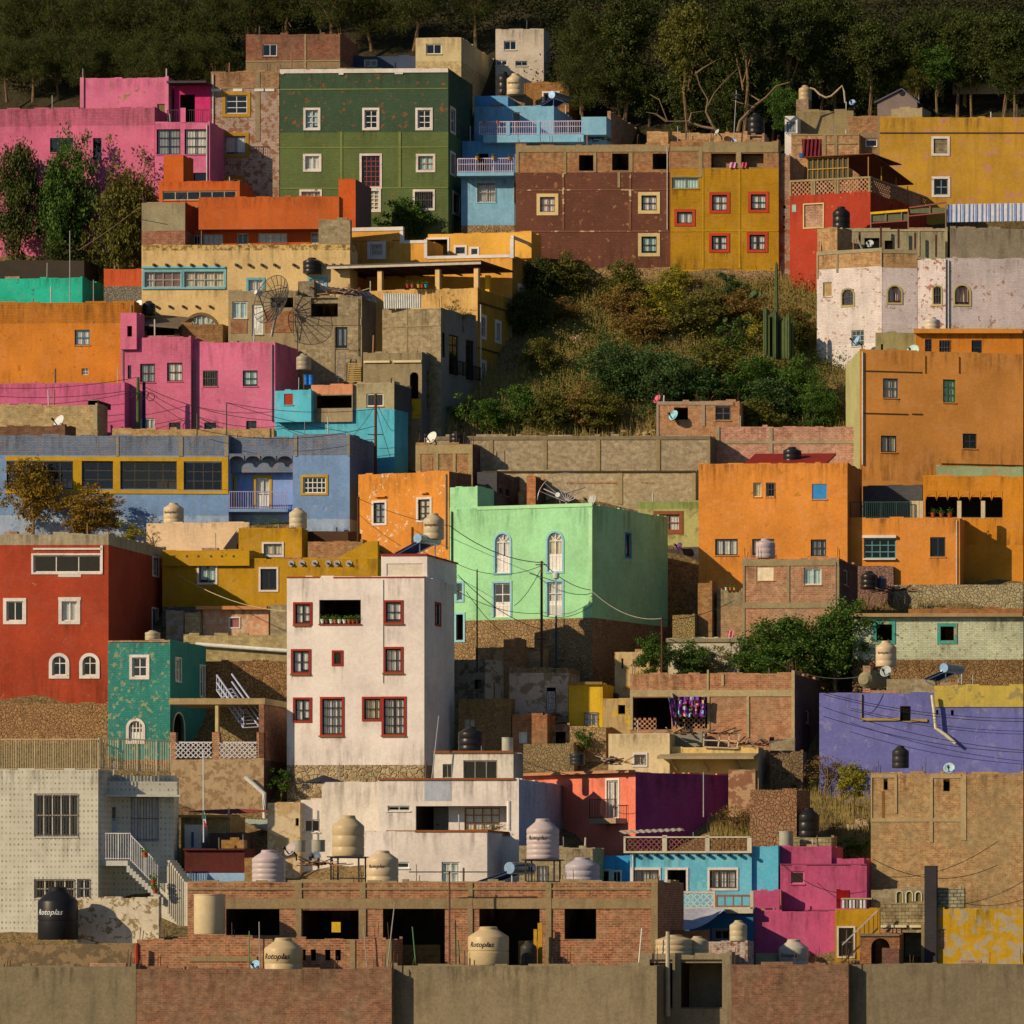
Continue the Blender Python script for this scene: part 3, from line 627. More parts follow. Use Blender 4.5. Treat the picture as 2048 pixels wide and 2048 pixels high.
h = H(None, 'A5', 370, 585, 812, 1100, bricks('#B4713E', '#9A5A30', '#A88658'), 'orange brick roof room right of the low brick house', near='strip', dy=8, dep=3, side=650)
bands(h, [(370, 915, 585, 926), (560, 926, 585, 1100)], conc(), .04)
# gabled grey house
def gable():
    h = H('gable', 'A5', 748, 1132, 500, 760, plaster('#7E6656', dirt=.2), 'grey house with a pointed gable on the top right ridge', near='yellow', dy=9, th=2, dep=7, roof=False, lmat=plaster('#7A644E'))
    m = MB(); zt = h.zt; zr = h.f.uz(*q('A5', 985, 382))[1]; mid = h.w*.62; ov = .15; g = flat('#5A5058', .7)
    a, b, c = h.f.pt(0, zt, 0), h.f.pt(h.w, zt, 0), h.f.pt(mid, zr, 0); back = -h.f.n*h.d
    M = MB(); M.face([a, b, c], h.mat); M.build('gable_wall', h.root); M = MB(); M.face([a+back, c+back, b+back], h.mat); M.build('gable_wall', h.root)
    for p, r in ((a, c), (c, b)):
        e = (r-p).normalized(); p2, r2 = (p-e*.25, r) if p is a else (p, r+e*.25)
        m.bx(p2+h.f.n*ov, r2-p2, V((0, 0, .1)), back-h.f.n*ov*2, g)
    m.build('roof', h.root)
    m = MB(); m.lathe(h.f.pt(mid, zt+(zr-zt)*.72, .02), [(.22, 0), (.22, .03), (0, .03)], flat('#1E1A18'), 16, h.f.n); m.build('vent', h.root)
gable()
H(None, 'A5', 880, 1180, 565, 720, conc('#9A8058'), 'low concrete shed with a sloping top in front of the gabled house', near='yellow', dy=6, th=12, dep=2, name='shed', cat='shed', roof=False)
h = H('ruin', 'A5', 1150, 2350, 385, 760, bricks('#4E2E22', '#3C241C', '#4A3426'), 'dark brick shell with pale concrete posts on the top right ridge', near='yellow', dy=13, dep=6, roof=False)
bands(h, [(1215, 320, 1250, 600), (1370, 362, 1393, 640), (1580, 385, 1610, 640)], conc('#B8945E'), .25, 'concrete_post')
H(None, 'A5', 930, 1145, 362, 560, plaster('#C9B494', dirt=.3), 'white wall fragment with a red edge just behind the grey gable', near='yellow', dy=15, dep=3)
H(None, 'A5', 1475, 2350, 320, 420, conc('#B09468'), 'pale roof slab sticking out at the top right corner', near='yellow', dy=12, dep=4, roof=False, name='roof_slab', cat='roof', below=.0)
# red house
RED = plaster('#A8361C', dirt=.3, patch='#C07A50', pt=.74)
h = H('red', 'A5', -99, 680, 1372, 2455, RED, 'tall red house with a brick lattice parapet round its roof terrace', side=1405, th=17, smat=RED, wins=[(42, 1492, 222, 1712, 'k', 1, 1, {'sur': CR, 'sw': .09, 'sm': bricks('#A87050', '#8E5A3C', '#B89070')})], roof=False)
rt = h
cc = conc('#94794E')
for pl, L, seg in ((h.f, h.w, ((.0, .27), (.30, .56), (.59, .98))), (h.s, h.d, ((.03, .5), (.68, .97)))):
    for a, b in seg: lattice(pl, (L*a, L*b, h.zt+.02, h.zt+.98), bricks('#B86A3A', '#9A5028'), h.root, .14, .32, 'brick_lattice')
    m = MB(); m.bx(pl.pt(0, h.zt+.98, .02), pl.u*L, UP*.14, pl.n*-.2, cc)
    for a in sorted({0.0, *[x for s_ in seg for x in s_]}): m.bx(pl.pt(L*a-.04, h.zt, .015), pl.u*.15, UP*1.0, pl.n*-.19, cc)
    m.build('concrete_frame', h.root)
m = MB(); m.bx(h.s.pt(h.d*.5, h.zt, -.02), h.s.u*h.d*.17, UP*.98, h.s.n*-.12, bricks()); m.build('brick_panel', h.root)
m = MB(); m.face([h.f.pt(.1, h.zt+.0, -.1), h.f.pt(h.w-.1, h.zt, -.1), h.f.pt(h.w-.1, h.zt, -h.d), h.f.pt(.1, h.zt, -h.d)], conc('#8A7350')); m.build('roof', h.root)
band(h, -75, 1495, -35, 1565, plaster('#9AA88A'), .03, 'number_sign')
# mesh pergola on the red terrace
def pergola():
    h = HS['red']; c = flat('#A87428', .6); r = empty('shade_pergola', h.f.pt(h.w*.4, h.zt+1.1, -1), 'timber shade frame hung with dark netting on the red house terrace', 'pergola')
    z0 = h.zt+1.14; z1 = z0+1.55; m = MB(); p0, p1 = h.f.pt(h.w*.18, z0, -.6), h.f.pt(h.w*.68, z0, -.6); d = (p1-p0)
    for i in range(9): a = p0+d*i/8; m.bar(a, a+UP*(z1-z0), .07, c)
    for f in (0, .5, 1): m.bar(p0+UP*(z1-z0)*f, p1+UP*(z1-z0)*f, .07, c)
    for i in (0, 8): a = p0+d*i/8+UP*(z1-z0); m.bar(a, a-h.f.n*4, .07, c)
    m.build('frame', r)
    m = MB(); m.bx(p0-h.f.n*.06+UP*.05, d, UP*(z1-z0-.1), -h.f.n*.02, flat('#4A4430', .9)); m.build('netting', r)
    m = MB(); m.bx(h.f.pt(h.w*.15, z1+.05, -.3), h.f.u*h.w*.85, V((0, 0, .06)), -h.f.n*5, flat('#6A3024', .8)); a = h.f.pt(h.w, z1+.05, -.4); m.bx(a, h.s.u*7+V((0, 0, -1.1)), V((0, 0, .06)), h.f.u*-3, flat('#6A3024', .8)); m.build('roof', r)
    m = MB()
    for t_ in (.3, 2.5, 5, 7): a = h.s.pt(t_, h.zt+1, -.3); m.bar(a, a+UP*(1.6-t_*.16), .07, c)
    m.build('post', r)
pergola()
H('terr', 'A5', 690, 1420, 1740, 2100, plaster('#A0281A'), 'dim red-walled roof terrace with glazed yellow-topped screens below the red house', near='red', dy=-2.0, th=6, dep=4, roof=False, root=None)
h = HS['terr']
m = MB(); bars = [((692, 1585), (1055, 1555), '#D8A010', .16), ((692, 1680), (1050, 1655), '#8A4030', .08), ((1065, 1530), (1420, 1480), '#8A4030', .1), ((1065, 1610), (1420, 1575), '#8A4030', .08)]
for (a, b), (c_, d_), col, th_ in bars:
    pa, pb = h.f.uz(*q('A5', a, b)), h.f.uz(*q('A5', c_, d_)); m.bar(h.f.pt(*pa, .3), h.f.pt(*pb, .3), th_, flat(col, .5))
for x, y0, y1 in ((694, 1590, 1735), (840, 1590, 1660), (990, 1575, 1650), (1055, 1560, 1735), (1418, 1480, 1735), (1265, 1515, 1590)):
    a, b = h.f.uz(*q('A5', x, y0)), h.f.uz(*q('A5', x, y1)); m.bar(h.f.pt(*a, .3), h.f.pt(*b, .3), .08, flat('#8A6A50', .5))
m.build('terrace_frame', h.root)
m = MB()
for a, b, c_, d_ in ((700, 1592, 1050, 1660), (1070, 1530, 1415, 1580)):
    u0, u1, z0, z1 = h.f.rect('A5', a, b, c_, d_); m.bx(h.f.pt(u0, z0, .22), h.f.u*(u1-u0), UP*(z1-z0), h.f.n*.02, flat('#5E5A38', .3))
m.build('screen', h.root)
m = MB(); n = 14; u0, u1, z0, z1 = h.f.rect('A5', 1428, 1487, 2300, 1660)
for i in range(n*3): m.bx(h.f.pt(u0+(u1-u0)*i/n/3, z0, .1+(.06 if i % 2 else 0)), h.f.u*(u1-u0)/n/3*.95, UP*(z1-z0), h.f.n*.03, flat(['#B9B4C8', '#7A86A8', '#C8B8C0'][i % 3], .6))
o = m.build('corrugated_screen'); tag(o, 'blue and white striped corrugated screen at the right edge above the crumbling tower', 'screen')

# ============================================================ row A left foreground: orange house, cream house
ORG = plaster('#C0501A', dirt=.25); OR2 = plaster('#B8541E', dirt=.35, patch='#A87838', pt=.75)
h = H('cream', 'B1', 885, 2898, 190, 1330, plaster('#CFA465', dirt=.25, patch='#B98A4E', pt=.76), 'long cream yellow house with teal-framed windows and rows of spouts', th=1, dep=2, split=[(245, plaster('#C8A058', patch='#8A6434', pt=.5, dirt=.5, ps=1.6), True)],
  wins=[(915, 455, 1265, 603, 'cf', 4, 2, {'fr': '#A8967A'}), (1298, 450, 1680, 600, 'cf', 4, 2, {'fr': '#A8967A'}), (1918, 530, 2055, 640, 'cf', 2, 1), (2510, 520, 2655, 620, 'cf', 2, 1), (1310, 872, 1612, 1000, 'ca', 3, 1, {'sur': plaster('#7A5A34'), 'sw': .2, 'fr': '#C0B090'})], sur=plaster('#6FA29A', dirt=.4), sw=.16)  # curtain of the first window is added to imitate sun glint on glass
m = MB()
for x in [1010+i*121 for i in range(6)]+[1805, 1928, 2052, 2175, 2360, 2670, 2745, 2820]:
    u, z = h.f.uz(*q('B1', x, 385)); m.bx(h.f.pt(u-.07, z-.1, 0), h.f.u*.14, UP*.16, h.f.n*.28, flat('#4A3A28'))
for x in range(5):
    u, z = h.f.uz(*q('B1', 1030+x*130, 785)); m.bx(h.f.pt(u-.06, z-.1, 0), h.f.u*.12, UP*.15, h.f.n*.22, flat('#4A3A28'))
m.build('spouts', h.root)
m = MB(); u, z = h.f.uz(*q('B1', 890, 420)); u1, _ = h.f.uz(*q('B1', 1695, 420)); m.bx(h.f.pt(u, z, 0), h.f.u*(u1-u), UP*.13, h.f.n*.12, plaster('#6FA29A', dirt=.4)); m.bx(h.f.pt(u, z-1.45, 0), h.f.u*(u1-u), UP*.13, h.f.n*.1, plaster('#6FA29A', dirt=.4)); m.build('window_ledge', h.root)
h = H('orlow', 'A1', 1305, 2660, 1745, 1990, ORG, 'bright orange house with an overhanging upper floor above the cream house', near='cream', dy=1.6, dep=5, fr='#C9B592', wins=[(1385, 1790, 1455, 1880, 'g', 2, 1), (1478, 1778, 1672, 1880, 'cf', 4, 2), (1805, 1770, 1915, 1880, 'g', 2, 1), (2005, 1770, 2290, 1865, 'cf', 4, 2), (2515, 1760, 2650, 1870, 'cf', 2, 2)], roof=False)
R_ = h.root
H(None, 'A1', 1435, 2793, 1418, 1748, OR2, '', near='cream', dy=.5, dep=5.5, side=2830, root=R_, below=-.15, th=2)
H(None, 'A1', 1052, 1833, 1268, 1560, plaster('#C4561C'), '', near='cream', dy=4, dep=4, root=R_, below=0, wins=[(1088, 1360, 1800, 1450, 'g', 6, 1)], fr='#B09A70', side=1960)
H(None, 'A1', 1098, 1288, 1020, 1400, plaster('#BE5418', dirt=.4), '', near='cream', dy=5, dep=2, root=R_, below=0, side=1385)
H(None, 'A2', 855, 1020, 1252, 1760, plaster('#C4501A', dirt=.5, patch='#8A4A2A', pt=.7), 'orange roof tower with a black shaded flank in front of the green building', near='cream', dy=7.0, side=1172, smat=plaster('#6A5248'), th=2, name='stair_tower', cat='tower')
H(None, 'A1', 886, 1305, 1478, 1980, conc('#94805A', .4), 'grey block room with a brick panel at the left end above the cream house', near='cream', dy=.3, dep=3.5, split=[(1745, bricks('#9A5A3C', '#80442C', '#8A6A50'), False)], side=1440, smat=plaster('#8A3A1C'), rebar=2)
H(None, 'A2', 662, 968, 1642, 1900, blocks('#9A845E'), 'small grey block room between the orange house and the yellow-orange house', near='cream', dy=.4, dep=2.5, side=985)

# yellow-orange house with white trim
YO = plaster('#DC9234', dirt=.15); YS = plaster('#A87A2A', dirt=.3); TR = plaster('#DCC8B8', dirt=.2)  # YS: the front yellow darkened, shade put into the flank colour
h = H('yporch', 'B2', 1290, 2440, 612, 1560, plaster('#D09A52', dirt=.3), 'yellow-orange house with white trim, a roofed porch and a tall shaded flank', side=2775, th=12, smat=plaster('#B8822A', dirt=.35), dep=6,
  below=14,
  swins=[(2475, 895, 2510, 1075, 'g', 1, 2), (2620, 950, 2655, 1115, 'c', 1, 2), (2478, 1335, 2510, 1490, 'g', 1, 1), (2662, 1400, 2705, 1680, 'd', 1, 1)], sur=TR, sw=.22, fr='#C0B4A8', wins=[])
yp = h; R_ = h.root
bands(h, [(2445, 790, 2775, 805), (2445, 1225, 2775, 1240)], plaster('#5A4420'), .08, 'ledge', 's')
Yb = h.Y+h.d*.98
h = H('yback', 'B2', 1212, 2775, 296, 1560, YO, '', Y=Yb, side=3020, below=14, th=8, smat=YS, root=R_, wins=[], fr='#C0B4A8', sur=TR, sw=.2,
  swins=[(2838, 600, 2880, 740, 'c', 1, 2), (2838, 1040, 2880, 1180, 'g', 1, 2)], roof=True)
yb = h
bands(h, [(1212, 30-5, 1722, 60), (1692, 60, 1722, 150), (1692, 148, 1955, 178), (1925, 178, 1955, 295), (1925, 293, 2775, 322), (2180, 130, 2210, 290), (2745, 120, 2775, 470)], TR, .05, 'white_trim') if False else None
# stepped parapet above the roofline
pM = yb.f.uz(*q('B2', 1955, 300)); yM = yb.f.pt(pM[0], 0).y
H(None, 'B2', 1213, 1955, 150, 1560, YO, '', Y=yM-.02, th=8, root=R_, dep=3, below=0, wins=[(1405, 188, 1525, 300, 'cf', 2, 2, {'sur': TR, 'sw': .22, 'fr': '#D8C8B0'})], roof=False)
m = MB()
def pb_(x0, y0, x1, y1, mat, pr=0, dpt=.25):
    u0, u1, z0, z1 = yb.f.rect('B2', x0, y0, x1, y1); m.bx(yb.f.pt(u0, z0, pr), yb.f.u*(u1-u0), UP*(z1-z0), yb.f.n*-dpt, mat)
pb_(1216, 32, 1690, 150, YO, .002)
m.build('parapet', R_)
m = MB(); pb_(1212, 22, 1722, 58, TR, .06); pb_(1692, 58, 1722, 178, TR, .055); pb_(1722, 148, 1955, 178, TR, .06); pb_(2755, 130, 2790, 320, TR, .05); pb_(1925, 178, 1955, 322, TR, .055); pb_(1955, 293, 2755, 322, TR, .06)
m.build('white_trim', R_)
h = H(None, 'B2', 1960, 2960, 70, 320, plaster('#DE9A38'), '', Y=Yb+3.4, th=8, root=R_, dep=2, below=0, wins=[(2230, 215, 2320, 280, 'g', 1, 1), (2380, 230, 2440, 285, 'g', 1, 1), (1965, 140, 2150, 290, 'oD', 1, 1)], sur=TR, sw=.14, roof=False)
m = MB(); u0, u1, z0, z1 = yb.s.rect('B2', 2785, 140, 2970, 165); m.bx(yb.s.pt(u0, z0, .02), yb.s.u*(u1-u0), UP*(z1-z0), yb.s.n*-.2, TR); u2 = yb.s.rect('B2', 2945, 165, 2968, 320); m.bx(yb.s.pt(u2[0], u2[2], .02), yb.s.u*(u2[1]-u2[0]), UP*(u2[3]-u2[2]), yb.s.n*-.2, TR); m.build('white_trim', R_)
# porch roof, columns
pc = plaster('#D8A868'); f = yp.f; zr = f.uz(*q('B2', 1500, 392))[1]; za = yp.zt
for x in (1488, 2046, 2476): 
    m = MB(); u = f.uz(*q('B2', min(x, 2420), 500))[0]; m.bx(f.pt(u-.15, za, -.05), f.u*.32, UP*(zr-.35-za), f.n*-.32, pc); m.build('porch_column', R_)
m = MB(); u = yp.d; m.bx(yp.s.pt(u*.35, za, -.05), yp.s.u*.3, UP*(zr-.6-za), yp.s.n*-.3, plaster('#E0A020')); m.build('porch_column', R_)
m = MB(); dk = flat('#4A3C30', .7); b0 = f.pt(-2.2, zr, .35); m.bx(b0, f.u*(yp.w+2.6), UP*.1, -f.n*(yp.d*.95)+UP*-.0, dk); m.bx(b0-UP*.17+f.n*.01, f.u*(yp.w+2.6), UP*.16, -f.n*.08, flat('#B8A080')); m.build('porch_roof', R_)
for i in range(8): m = MB(); a = f.pt(-1.8+i*(yp.w+2)/7.5, zr-.12, .2); m.bar(a, a-f.n*yp.d*.9, .1, flat('#6A2A20')); m.build('porch_rafter', R_)
for px, ya, yb_, pl in ((2453, 770, 1660, yp.s), (2780, 690, 1700, None)):
    m = MB()
    if pl: a, b = pl.uz(*q('B2', px, ya)), pl.uz(*q('B2', px, yb_)); m.tube([pl.pt(a[0], a[1], .12), pl.pt(a[0], b[1], .12)], .07, flat('#C8B090'))
    else:
        a = yb.f.uz(*q('B2', px-12, ya)); b = yb.f.uz(*q('B2', px-12, yb_)); m.tube([yb.f.pt(a[0], a[1], .2), yb.f.pt(a[0], b[1], .2)], .08, flat('#A89C98'))
    m.build('drain_pipe', R_)
# ============================================================ row B right: crumbling tower, orange blocks
TW = plaster('#DCC0A8', patch='#A87858', pt=.64, dirt=.5, brick=.4, ps=1.5)
SC = plaster('#B09A5C', dirt=.3)
h = H('tower', 'B5', 355, 985, 245, 1500, TW, 'crumbling pinkish white tower house with arched windows and raw brick top', th=22, split=[(415, bricks('#B07848', '#96603A', '#AC8858'), True), (1150, plaster('#E0C6AC', dirt=.3), False)], smat=plaster('#BE9480', patch='#A0664A', pt=.66, dirt=.4, brick=.7, ps=1.5), ssplit=True, dep=7, below=9,
  wins=[(415, 552, 500, 690, 'd', 3, 1, {'fr': '#A88450', 'sur': None}), (603, 620, 708, 775, 'ar', 2, 1), (690, 1015, 812, 1170, 'g', 3, 3, {'sur': None, 'fr': '#8A8A70'}), (425, 1322, 487, 1436, 'g', 2, 2, {'sur': None})], sur=SC, sw=.12, fr='#6A2A20', rebar=1)
TS_ = plaster('#D0B4A0', patch='#A87858', pt=.66, dirt=.4, brick=.4, ps=1.5)
hh = H(None, 'B5', 987, 1325, 245, 1500, TS_, '', th=-8, near='tower', dy=.35, root=h.root, dep=6, split=[(415, bricks('#B07848', '#96603A', '#AC8858'), True)], wins=[(1045, 592, 1168, 750, 'ac', 3, 1)], sur=SC, sw=.12, fr='#6A2A20', below=9)
bands(hh, [(987, 243, 1325, 275)], conc('#96805A'), .04)
bands(h, [(355, 240, 985, 275), (355, 275, 372, 520), (545, 270, 562, 460), (975, 250, 987, 400)], conc('#96805A'), .04)
h2 = H('tower2', 'B5', 1325, 1600, 335, 1250, plaster('#DCBEA8', patch='#A0664A', pt=.6, dirt=.45, brick=.4, ps=1.5), '', th=12, near='tower', dy=-.05, root=h.root, dep=6, wins=[(1485, 592, 1555, 765, 'ar', 2, 1)], sur=SC, sw=.12, fr='#6A2A20', smat=plaster('#C8A088', patch='#9A6448', pt=.6, dirt=.5, brick=.7, ps=1.4))
H(None, 'B5', 1602, 2380, 335, 1250, TS_, '', th=-8, near='tower', dy=.9, root=h.root, dep=6, wins=[(1690, 585, 1830, 768, 'ac', 3, 1)], sur=SC, sw=.12, fr='#6A2A20')
H(None, 'B5', 360, 553, 33, 500, bricks('#B07848', '#96603A', '#AC8858'), '', near='tower', dy=1.6, dep=2, th=22, root=h.root, below=0, roof=False, coping=conc())
h3 = H('towtop', 'B5', 562, 1618, 42, 560, conc('#94825C', .6), 'pale concrete roof storey with dark openings above the crumbling tower', near='tower', dy=4.4, side=1640, dep=5, th=2, wins=[(815, 125, 960, 235, 'oD', 1, 1), (1010, 150, 1085, 240, 'oD', 1, 1), (580, 110, 600, 260, 'oD', 1, 1)], smat=conc('#8A7658'))
bands(h3, [(562, 42, 1618, 62), (1335, 62, 1350, 300), (1590, 62, 1618, 330)], conc('#A08A5E'), .05)
H(None, 'B5', 1642, 2380, 45, 560, conc('#8A7658', .6), '', near='tower', dy=4.6, root=h3.root, dep=4, th=-6)
for i, (x, y0, y1) in enumerate(((990, 30, 225), (1160, 45, 235), (785, 85, 235), (1320, 88, 250), (1522, 110, 320))):
    m = MB(); a, b = h3.f.uz(*q('B5', x, y0)), h3.f.uz(*q('B5', x, y1)); m.bx(h3.f.pt(a[0]-.06, b[1], .6), h3.f.u*.13, UP*(a[1]-b[1]), h3.f.n*.12, flat('#4A1E16', .6)); m.build('steel_post', h3.root)
H('olbl', 'B5', 922, 1330, 1045, 1500, plaster('#A08A52', dirt=.6), 'small drab olive plastered room at the foot of the crumbling tower', near='tower', dy=-2.5, dep=4, th=-4, wins=[(975, 1150, 995, 1250, 'oD', 1, 1)])
OR = plaster('#D08236', dirt=.2); 
h = H('ortop', 'B5', 1312, 2350, 1025, 1500, plaster('#C4701C', dirt=.3), 'small orange roof house with two dark windows and a slab roof', near='tower', dy=-3, dep=5, th=0, wins=[(1400, 1102, 1465, 1250, 'g', 2, 3), (1540, 1112, 1642, 1256, 'gr', 1, 1), (1850, 1112, 1950, 1256, 'g', 1, 2)], fr='#2A2A30')
band(h, 1300, 1008, 2350, 1052, plaster('#C47A28', dirt=.3), .45, 'roof_slab')
h = H('bigor', 'B5', 770, 2350, 1250, 2500, OR, 'big plain orange house with an olive left flank and few small windows', th=-14, dep=9, lmat=plaster('#A8985C', dirt=.4), Y=None, wins=[(995, 1482, 1140, 1670, 'cf', 2, 2, {'fr': '#4A4E5E'}), (1575, 1492, 1695, 1715, 'c', 2, 3, {'fr': '#1E6A1A'}), (975, 2035, 1125, 2195, 'c', 2, 1, {'fr': '#2A2A30'}), (1765, 2015, 1900, 2160, 'g', 2, 2)], fr='#3A3430', below=6)
bands(h, [(1395, 1262, 1402, 1430), (1722, 1270, 1728, 1430)], plaster('#B87020'), .06, 'plaster_rib')
bands(h, [(820, 1412, 1370, 1424), (795, 1818, 1235, 1830), (1275, 1822, 1375, 1834), (1560, 2310, 2340, 2322)], conc('#4A3418'), .03, 'rough_joint')

# ============================================================ row B left
OG = plaster('#CA7422', patch='#A85E1A', pt=.7, dirt=.3)
h = H('orleft', 'B1', -560, 812, 748, 1640, OG, 'orange house with two little windows at the left edge, behind the pink houses', th=2, dep=7, wins=[(238, 1012, 385, 1160, 'cf', 2, 2, {'fr': '#2E6A6A'}), (305, 1385, 370, 1448, 'c', 2, 2, {'fr': '#C8C0A8'})], near=None, split=[(950, plaster('#C07020', patch='#8A5420', pt=.68, brick=.5, dirt=.3), True)])
H('redflat', 'B1', 520, 884, 435, 800, plaster('#B84A22', dirt=.3), 'low flat-topped red-orange wall with grey stone below, left of the cream house', near='cream', dy=.6, dep=4, split=[(592, stone('#8A7A60', '#5E5040'), False)])
H('teal', 'B1', -560, 312, 512, 800, plaster('#1FA078', patch='#3A6A5A', pt=.66), 'bright teal green hut with a dark shaded flank at the left edge', near='orleft', dy=4.0, side=715, th=5, dep=5)
H(None, 'B1', -560, 330, 345, 600, plaster('#3A2E22', dirt=.5), 'dark hut of poles and planks behind the teal green hut', near='orleft', dy=10, dep=3, name='shed', cat='shed')
h = H('leanto', 'B1', 850, 1255, 985, 1160, plaster('#3E2E20'), 'dark lean-to with a sagging plank roof between the pink houses and the cream house', near='orleft', dy=1.2, dep=2.2, name='shed', cat='shed', roof=False, wins=[(900, 1000, 1200, 1070, 'oD', 1, 1)])
m = MB(); a = h.f.pt(-.2, h.zt+.1, .6); m.bx(a, h.f.u*(h.w+.3)+UP*-.3, UP*.12, -h.f.n*2.6+UP*1.0, flat('#6A5640', .8)); m.build('plank_roof', h.root)
h = H('arch', 'B1', 1250, 1668, 962, 1300, bricks('#8E5A2E', '#744422', '#8A6A40'), 'brown brick room under the arched window of the cream house', near='cream', dy=-2.2, dep=2, roof=False)
h = H('bw2', 'B2', 32, 700, 640, 1240, conc('#9A8058'), 'grey concrete and brick room with a white door behind the big mesh dish', near='cream', dy=-2.6, dep=3, th=2, wins=[(70, 738, 215, 905, 'cf', 2, 1), (260, 768, 366, 1058, 'd', 1, 1, {'fr': '#D8D0C0'}), (440, 700, 660, 800, 'oD', 1, 1)])
bands(h, [(55, 912, 215, 1045), (385, 830, 660, 1040)], bricks('#9A5A34', '#7C4426', '#8A6A48'), .03, 'brick_panel')
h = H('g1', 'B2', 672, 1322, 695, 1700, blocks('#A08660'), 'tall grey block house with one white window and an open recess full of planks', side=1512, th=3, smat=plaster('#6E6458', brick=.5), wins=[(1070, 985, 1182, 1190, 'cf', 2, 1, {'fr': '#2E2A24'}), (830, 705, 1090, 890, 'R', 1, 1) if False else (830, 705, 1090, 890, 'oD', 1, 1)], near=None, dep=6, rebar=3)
bands(h, [(672, 905, 1320, 970), (675, 970, 700, 1500), (1030, 985, 1062, 1520), (1195, 1200, 1300, 1215)], conc('#8E7652'), .04)
H(None, 'B2', 705, 860, 545, 760, blocks('#5A5248'), 'dark stepped block wall on the left of the grey block house roof', near='g1', dy=3.5, dep=1.2, th=2, roof=False, name='block_wall', cat='wall')
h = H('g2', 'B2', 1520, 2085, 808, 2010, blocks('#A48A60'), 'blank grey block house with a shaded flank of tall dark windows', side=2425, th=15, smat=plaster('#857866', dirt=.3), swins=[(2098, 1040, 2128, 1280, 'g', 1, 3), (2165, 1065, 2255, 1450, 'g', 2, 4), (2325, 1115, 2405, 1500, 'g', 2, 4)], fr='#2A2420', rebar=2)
for a_, b_, c_ in ((2160, 2262, 1450), (2320, 2412, 1500)):
    r = h.s.rect('B2', a_, c_-130, b_, c_); rail(h.s.pt(r[0], r[2], .45), h.s.pt(r[1], r[2], .45), r[3]-r[2], flat('#1E1A18'), h.root, .14, .04, 'balcony_railing')
bands(h, [(1750, 815, 1765, 1250), (1522, 975, 2083, 985)], conc('#93794E'), .03)
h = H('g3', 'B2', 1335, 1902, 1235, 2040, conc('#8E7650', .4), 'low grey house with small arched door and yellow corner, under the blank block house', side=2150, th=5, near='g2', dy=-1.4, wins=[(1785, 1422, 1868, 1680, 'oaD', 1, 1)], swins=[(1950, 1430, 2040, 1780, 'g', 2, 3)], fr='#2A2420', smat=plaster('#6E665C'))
bands(h, [(1345, 1312, 1595, 1332), (1625, 1308, 1900, 1330)], plaster('#D8B880'), .12, 'pale_beam'); bands(h, [(1805, 1682, 1890, 1868)], plaster('#D09A18', patch='#9A7A30', pt=.6), .04, 'yellow_patch')
# pink houses
PK = plaster('#CE6474', dirt=.22, patch='#B2545E', pt=.70)
h = H('pink', 'B1', 1360, 2175, 1132, 2080, PK, 'big rose pink house with square windows and a purple-shaded flank', side=2395, th=5, dep=8, wins=[(1480, 1405, 1615, 1560, 'gr', 2, 2), (1862, 1405, 2005, 1558, 'cf', 2, 2), (1490, 1908, 1605, 1985, 'g', 2, 1), (1895, 1892, 1995, 1985, 'g', 2, 1)], fr='#2E3430')
R_ = h.root
h = H('pink1', 'B1', 680, 1360, 1085, 2080, plaster('#CA6070', dirt=.25, patch='#A04A54', pt=.72, brick=.3), '', near='pink', dy=.05, th=5, dep=6, root=R_, wins=[(750, 1355, 785, 1482, 'g', 1, 1), (870, 1340, 1015, 1520, 'cf', 2, 2), (1130, 1330, 1280, 1510, 'cf', 2, 2), (870, 1868, 1010, 1985, 'cf', 3, 1, {'fr': '#B8C0A0'}), (1150, 1908, 1260, 1975, 'g', 2, 1)], fr='#4A241C')
H(None, 'B1', 681, 836, 852, 1200, plaster('#CA6070', dirt=.25), '', near='pink', dy=.1, th=5, dep=1.4, root=R_, below=0, wins=[(745, 975, 792, 1080, 'o', 1, 1)], roof=False)
m = MB(); 
for x, y0, y1 in ((1398, 1300, 1975), ): a, b = h.f.uz(*q('B1', x-42, y0)), h.f.uz(*q('B1', x-42, y1)); m.tube([HS['pink'].f.pt(.25, a[1], .1), HS['pink'].f.pt(.25, b[1], .1)], .07, flat('#7A6A50'))
m.build('drain_pipe', R_)
h = H('pink3', 'B1', -560, 720, 1530, 2120, plaster('#C65870', dirt=.3), 'low rose pink wall at the left edge under the electric wires', near='pink', dy=-.6, dep=4, th=2)
# turquoise house
TQ = plaster('#55A6A8', patch='#B07A50', pt=.72, dirt=.3, ps=1.5)
h = H('turq', 'B2', 480, 1636, 1780, 2420, TQ, 'turquoise house with scabs of missing plaster and a blue shaded flank', side=1768, th=8, dep=6, near=None, roof=False)
R_ = h.root
H(None, 'B2', 482, 832, 1598, 1900, TQ, '', near='turq', dy=.03, th=8, dep=4, root=R_, below=0, wins=[(570, 1630, 656, 1738, 'k', 1, 1, {'sm': flat('#A02818')})])
H(None, 'B2', 832, 1232, 1545, 1900, conc('#9A805A'), '', near='turq', dy=.2, th=8, dep=4, root=R_, below=0, wins=[(880, 1645, 1225, 1772, 'oD', 1, 1)], split=[(1632, plaster('#D08254', dirt=.2), True)])
H(None, 'B2', 1232, 1634, 1530, 1900, conc('#A08A60', .5), '', near='turq', dy=.02, th=8, dep=4, root=R_, below=0, side=1800, smat=plaster('#55504A'), wins=[(1365, 1628, 1530, 1752, 'g', 2, 1)], fr='#E8DCC8')

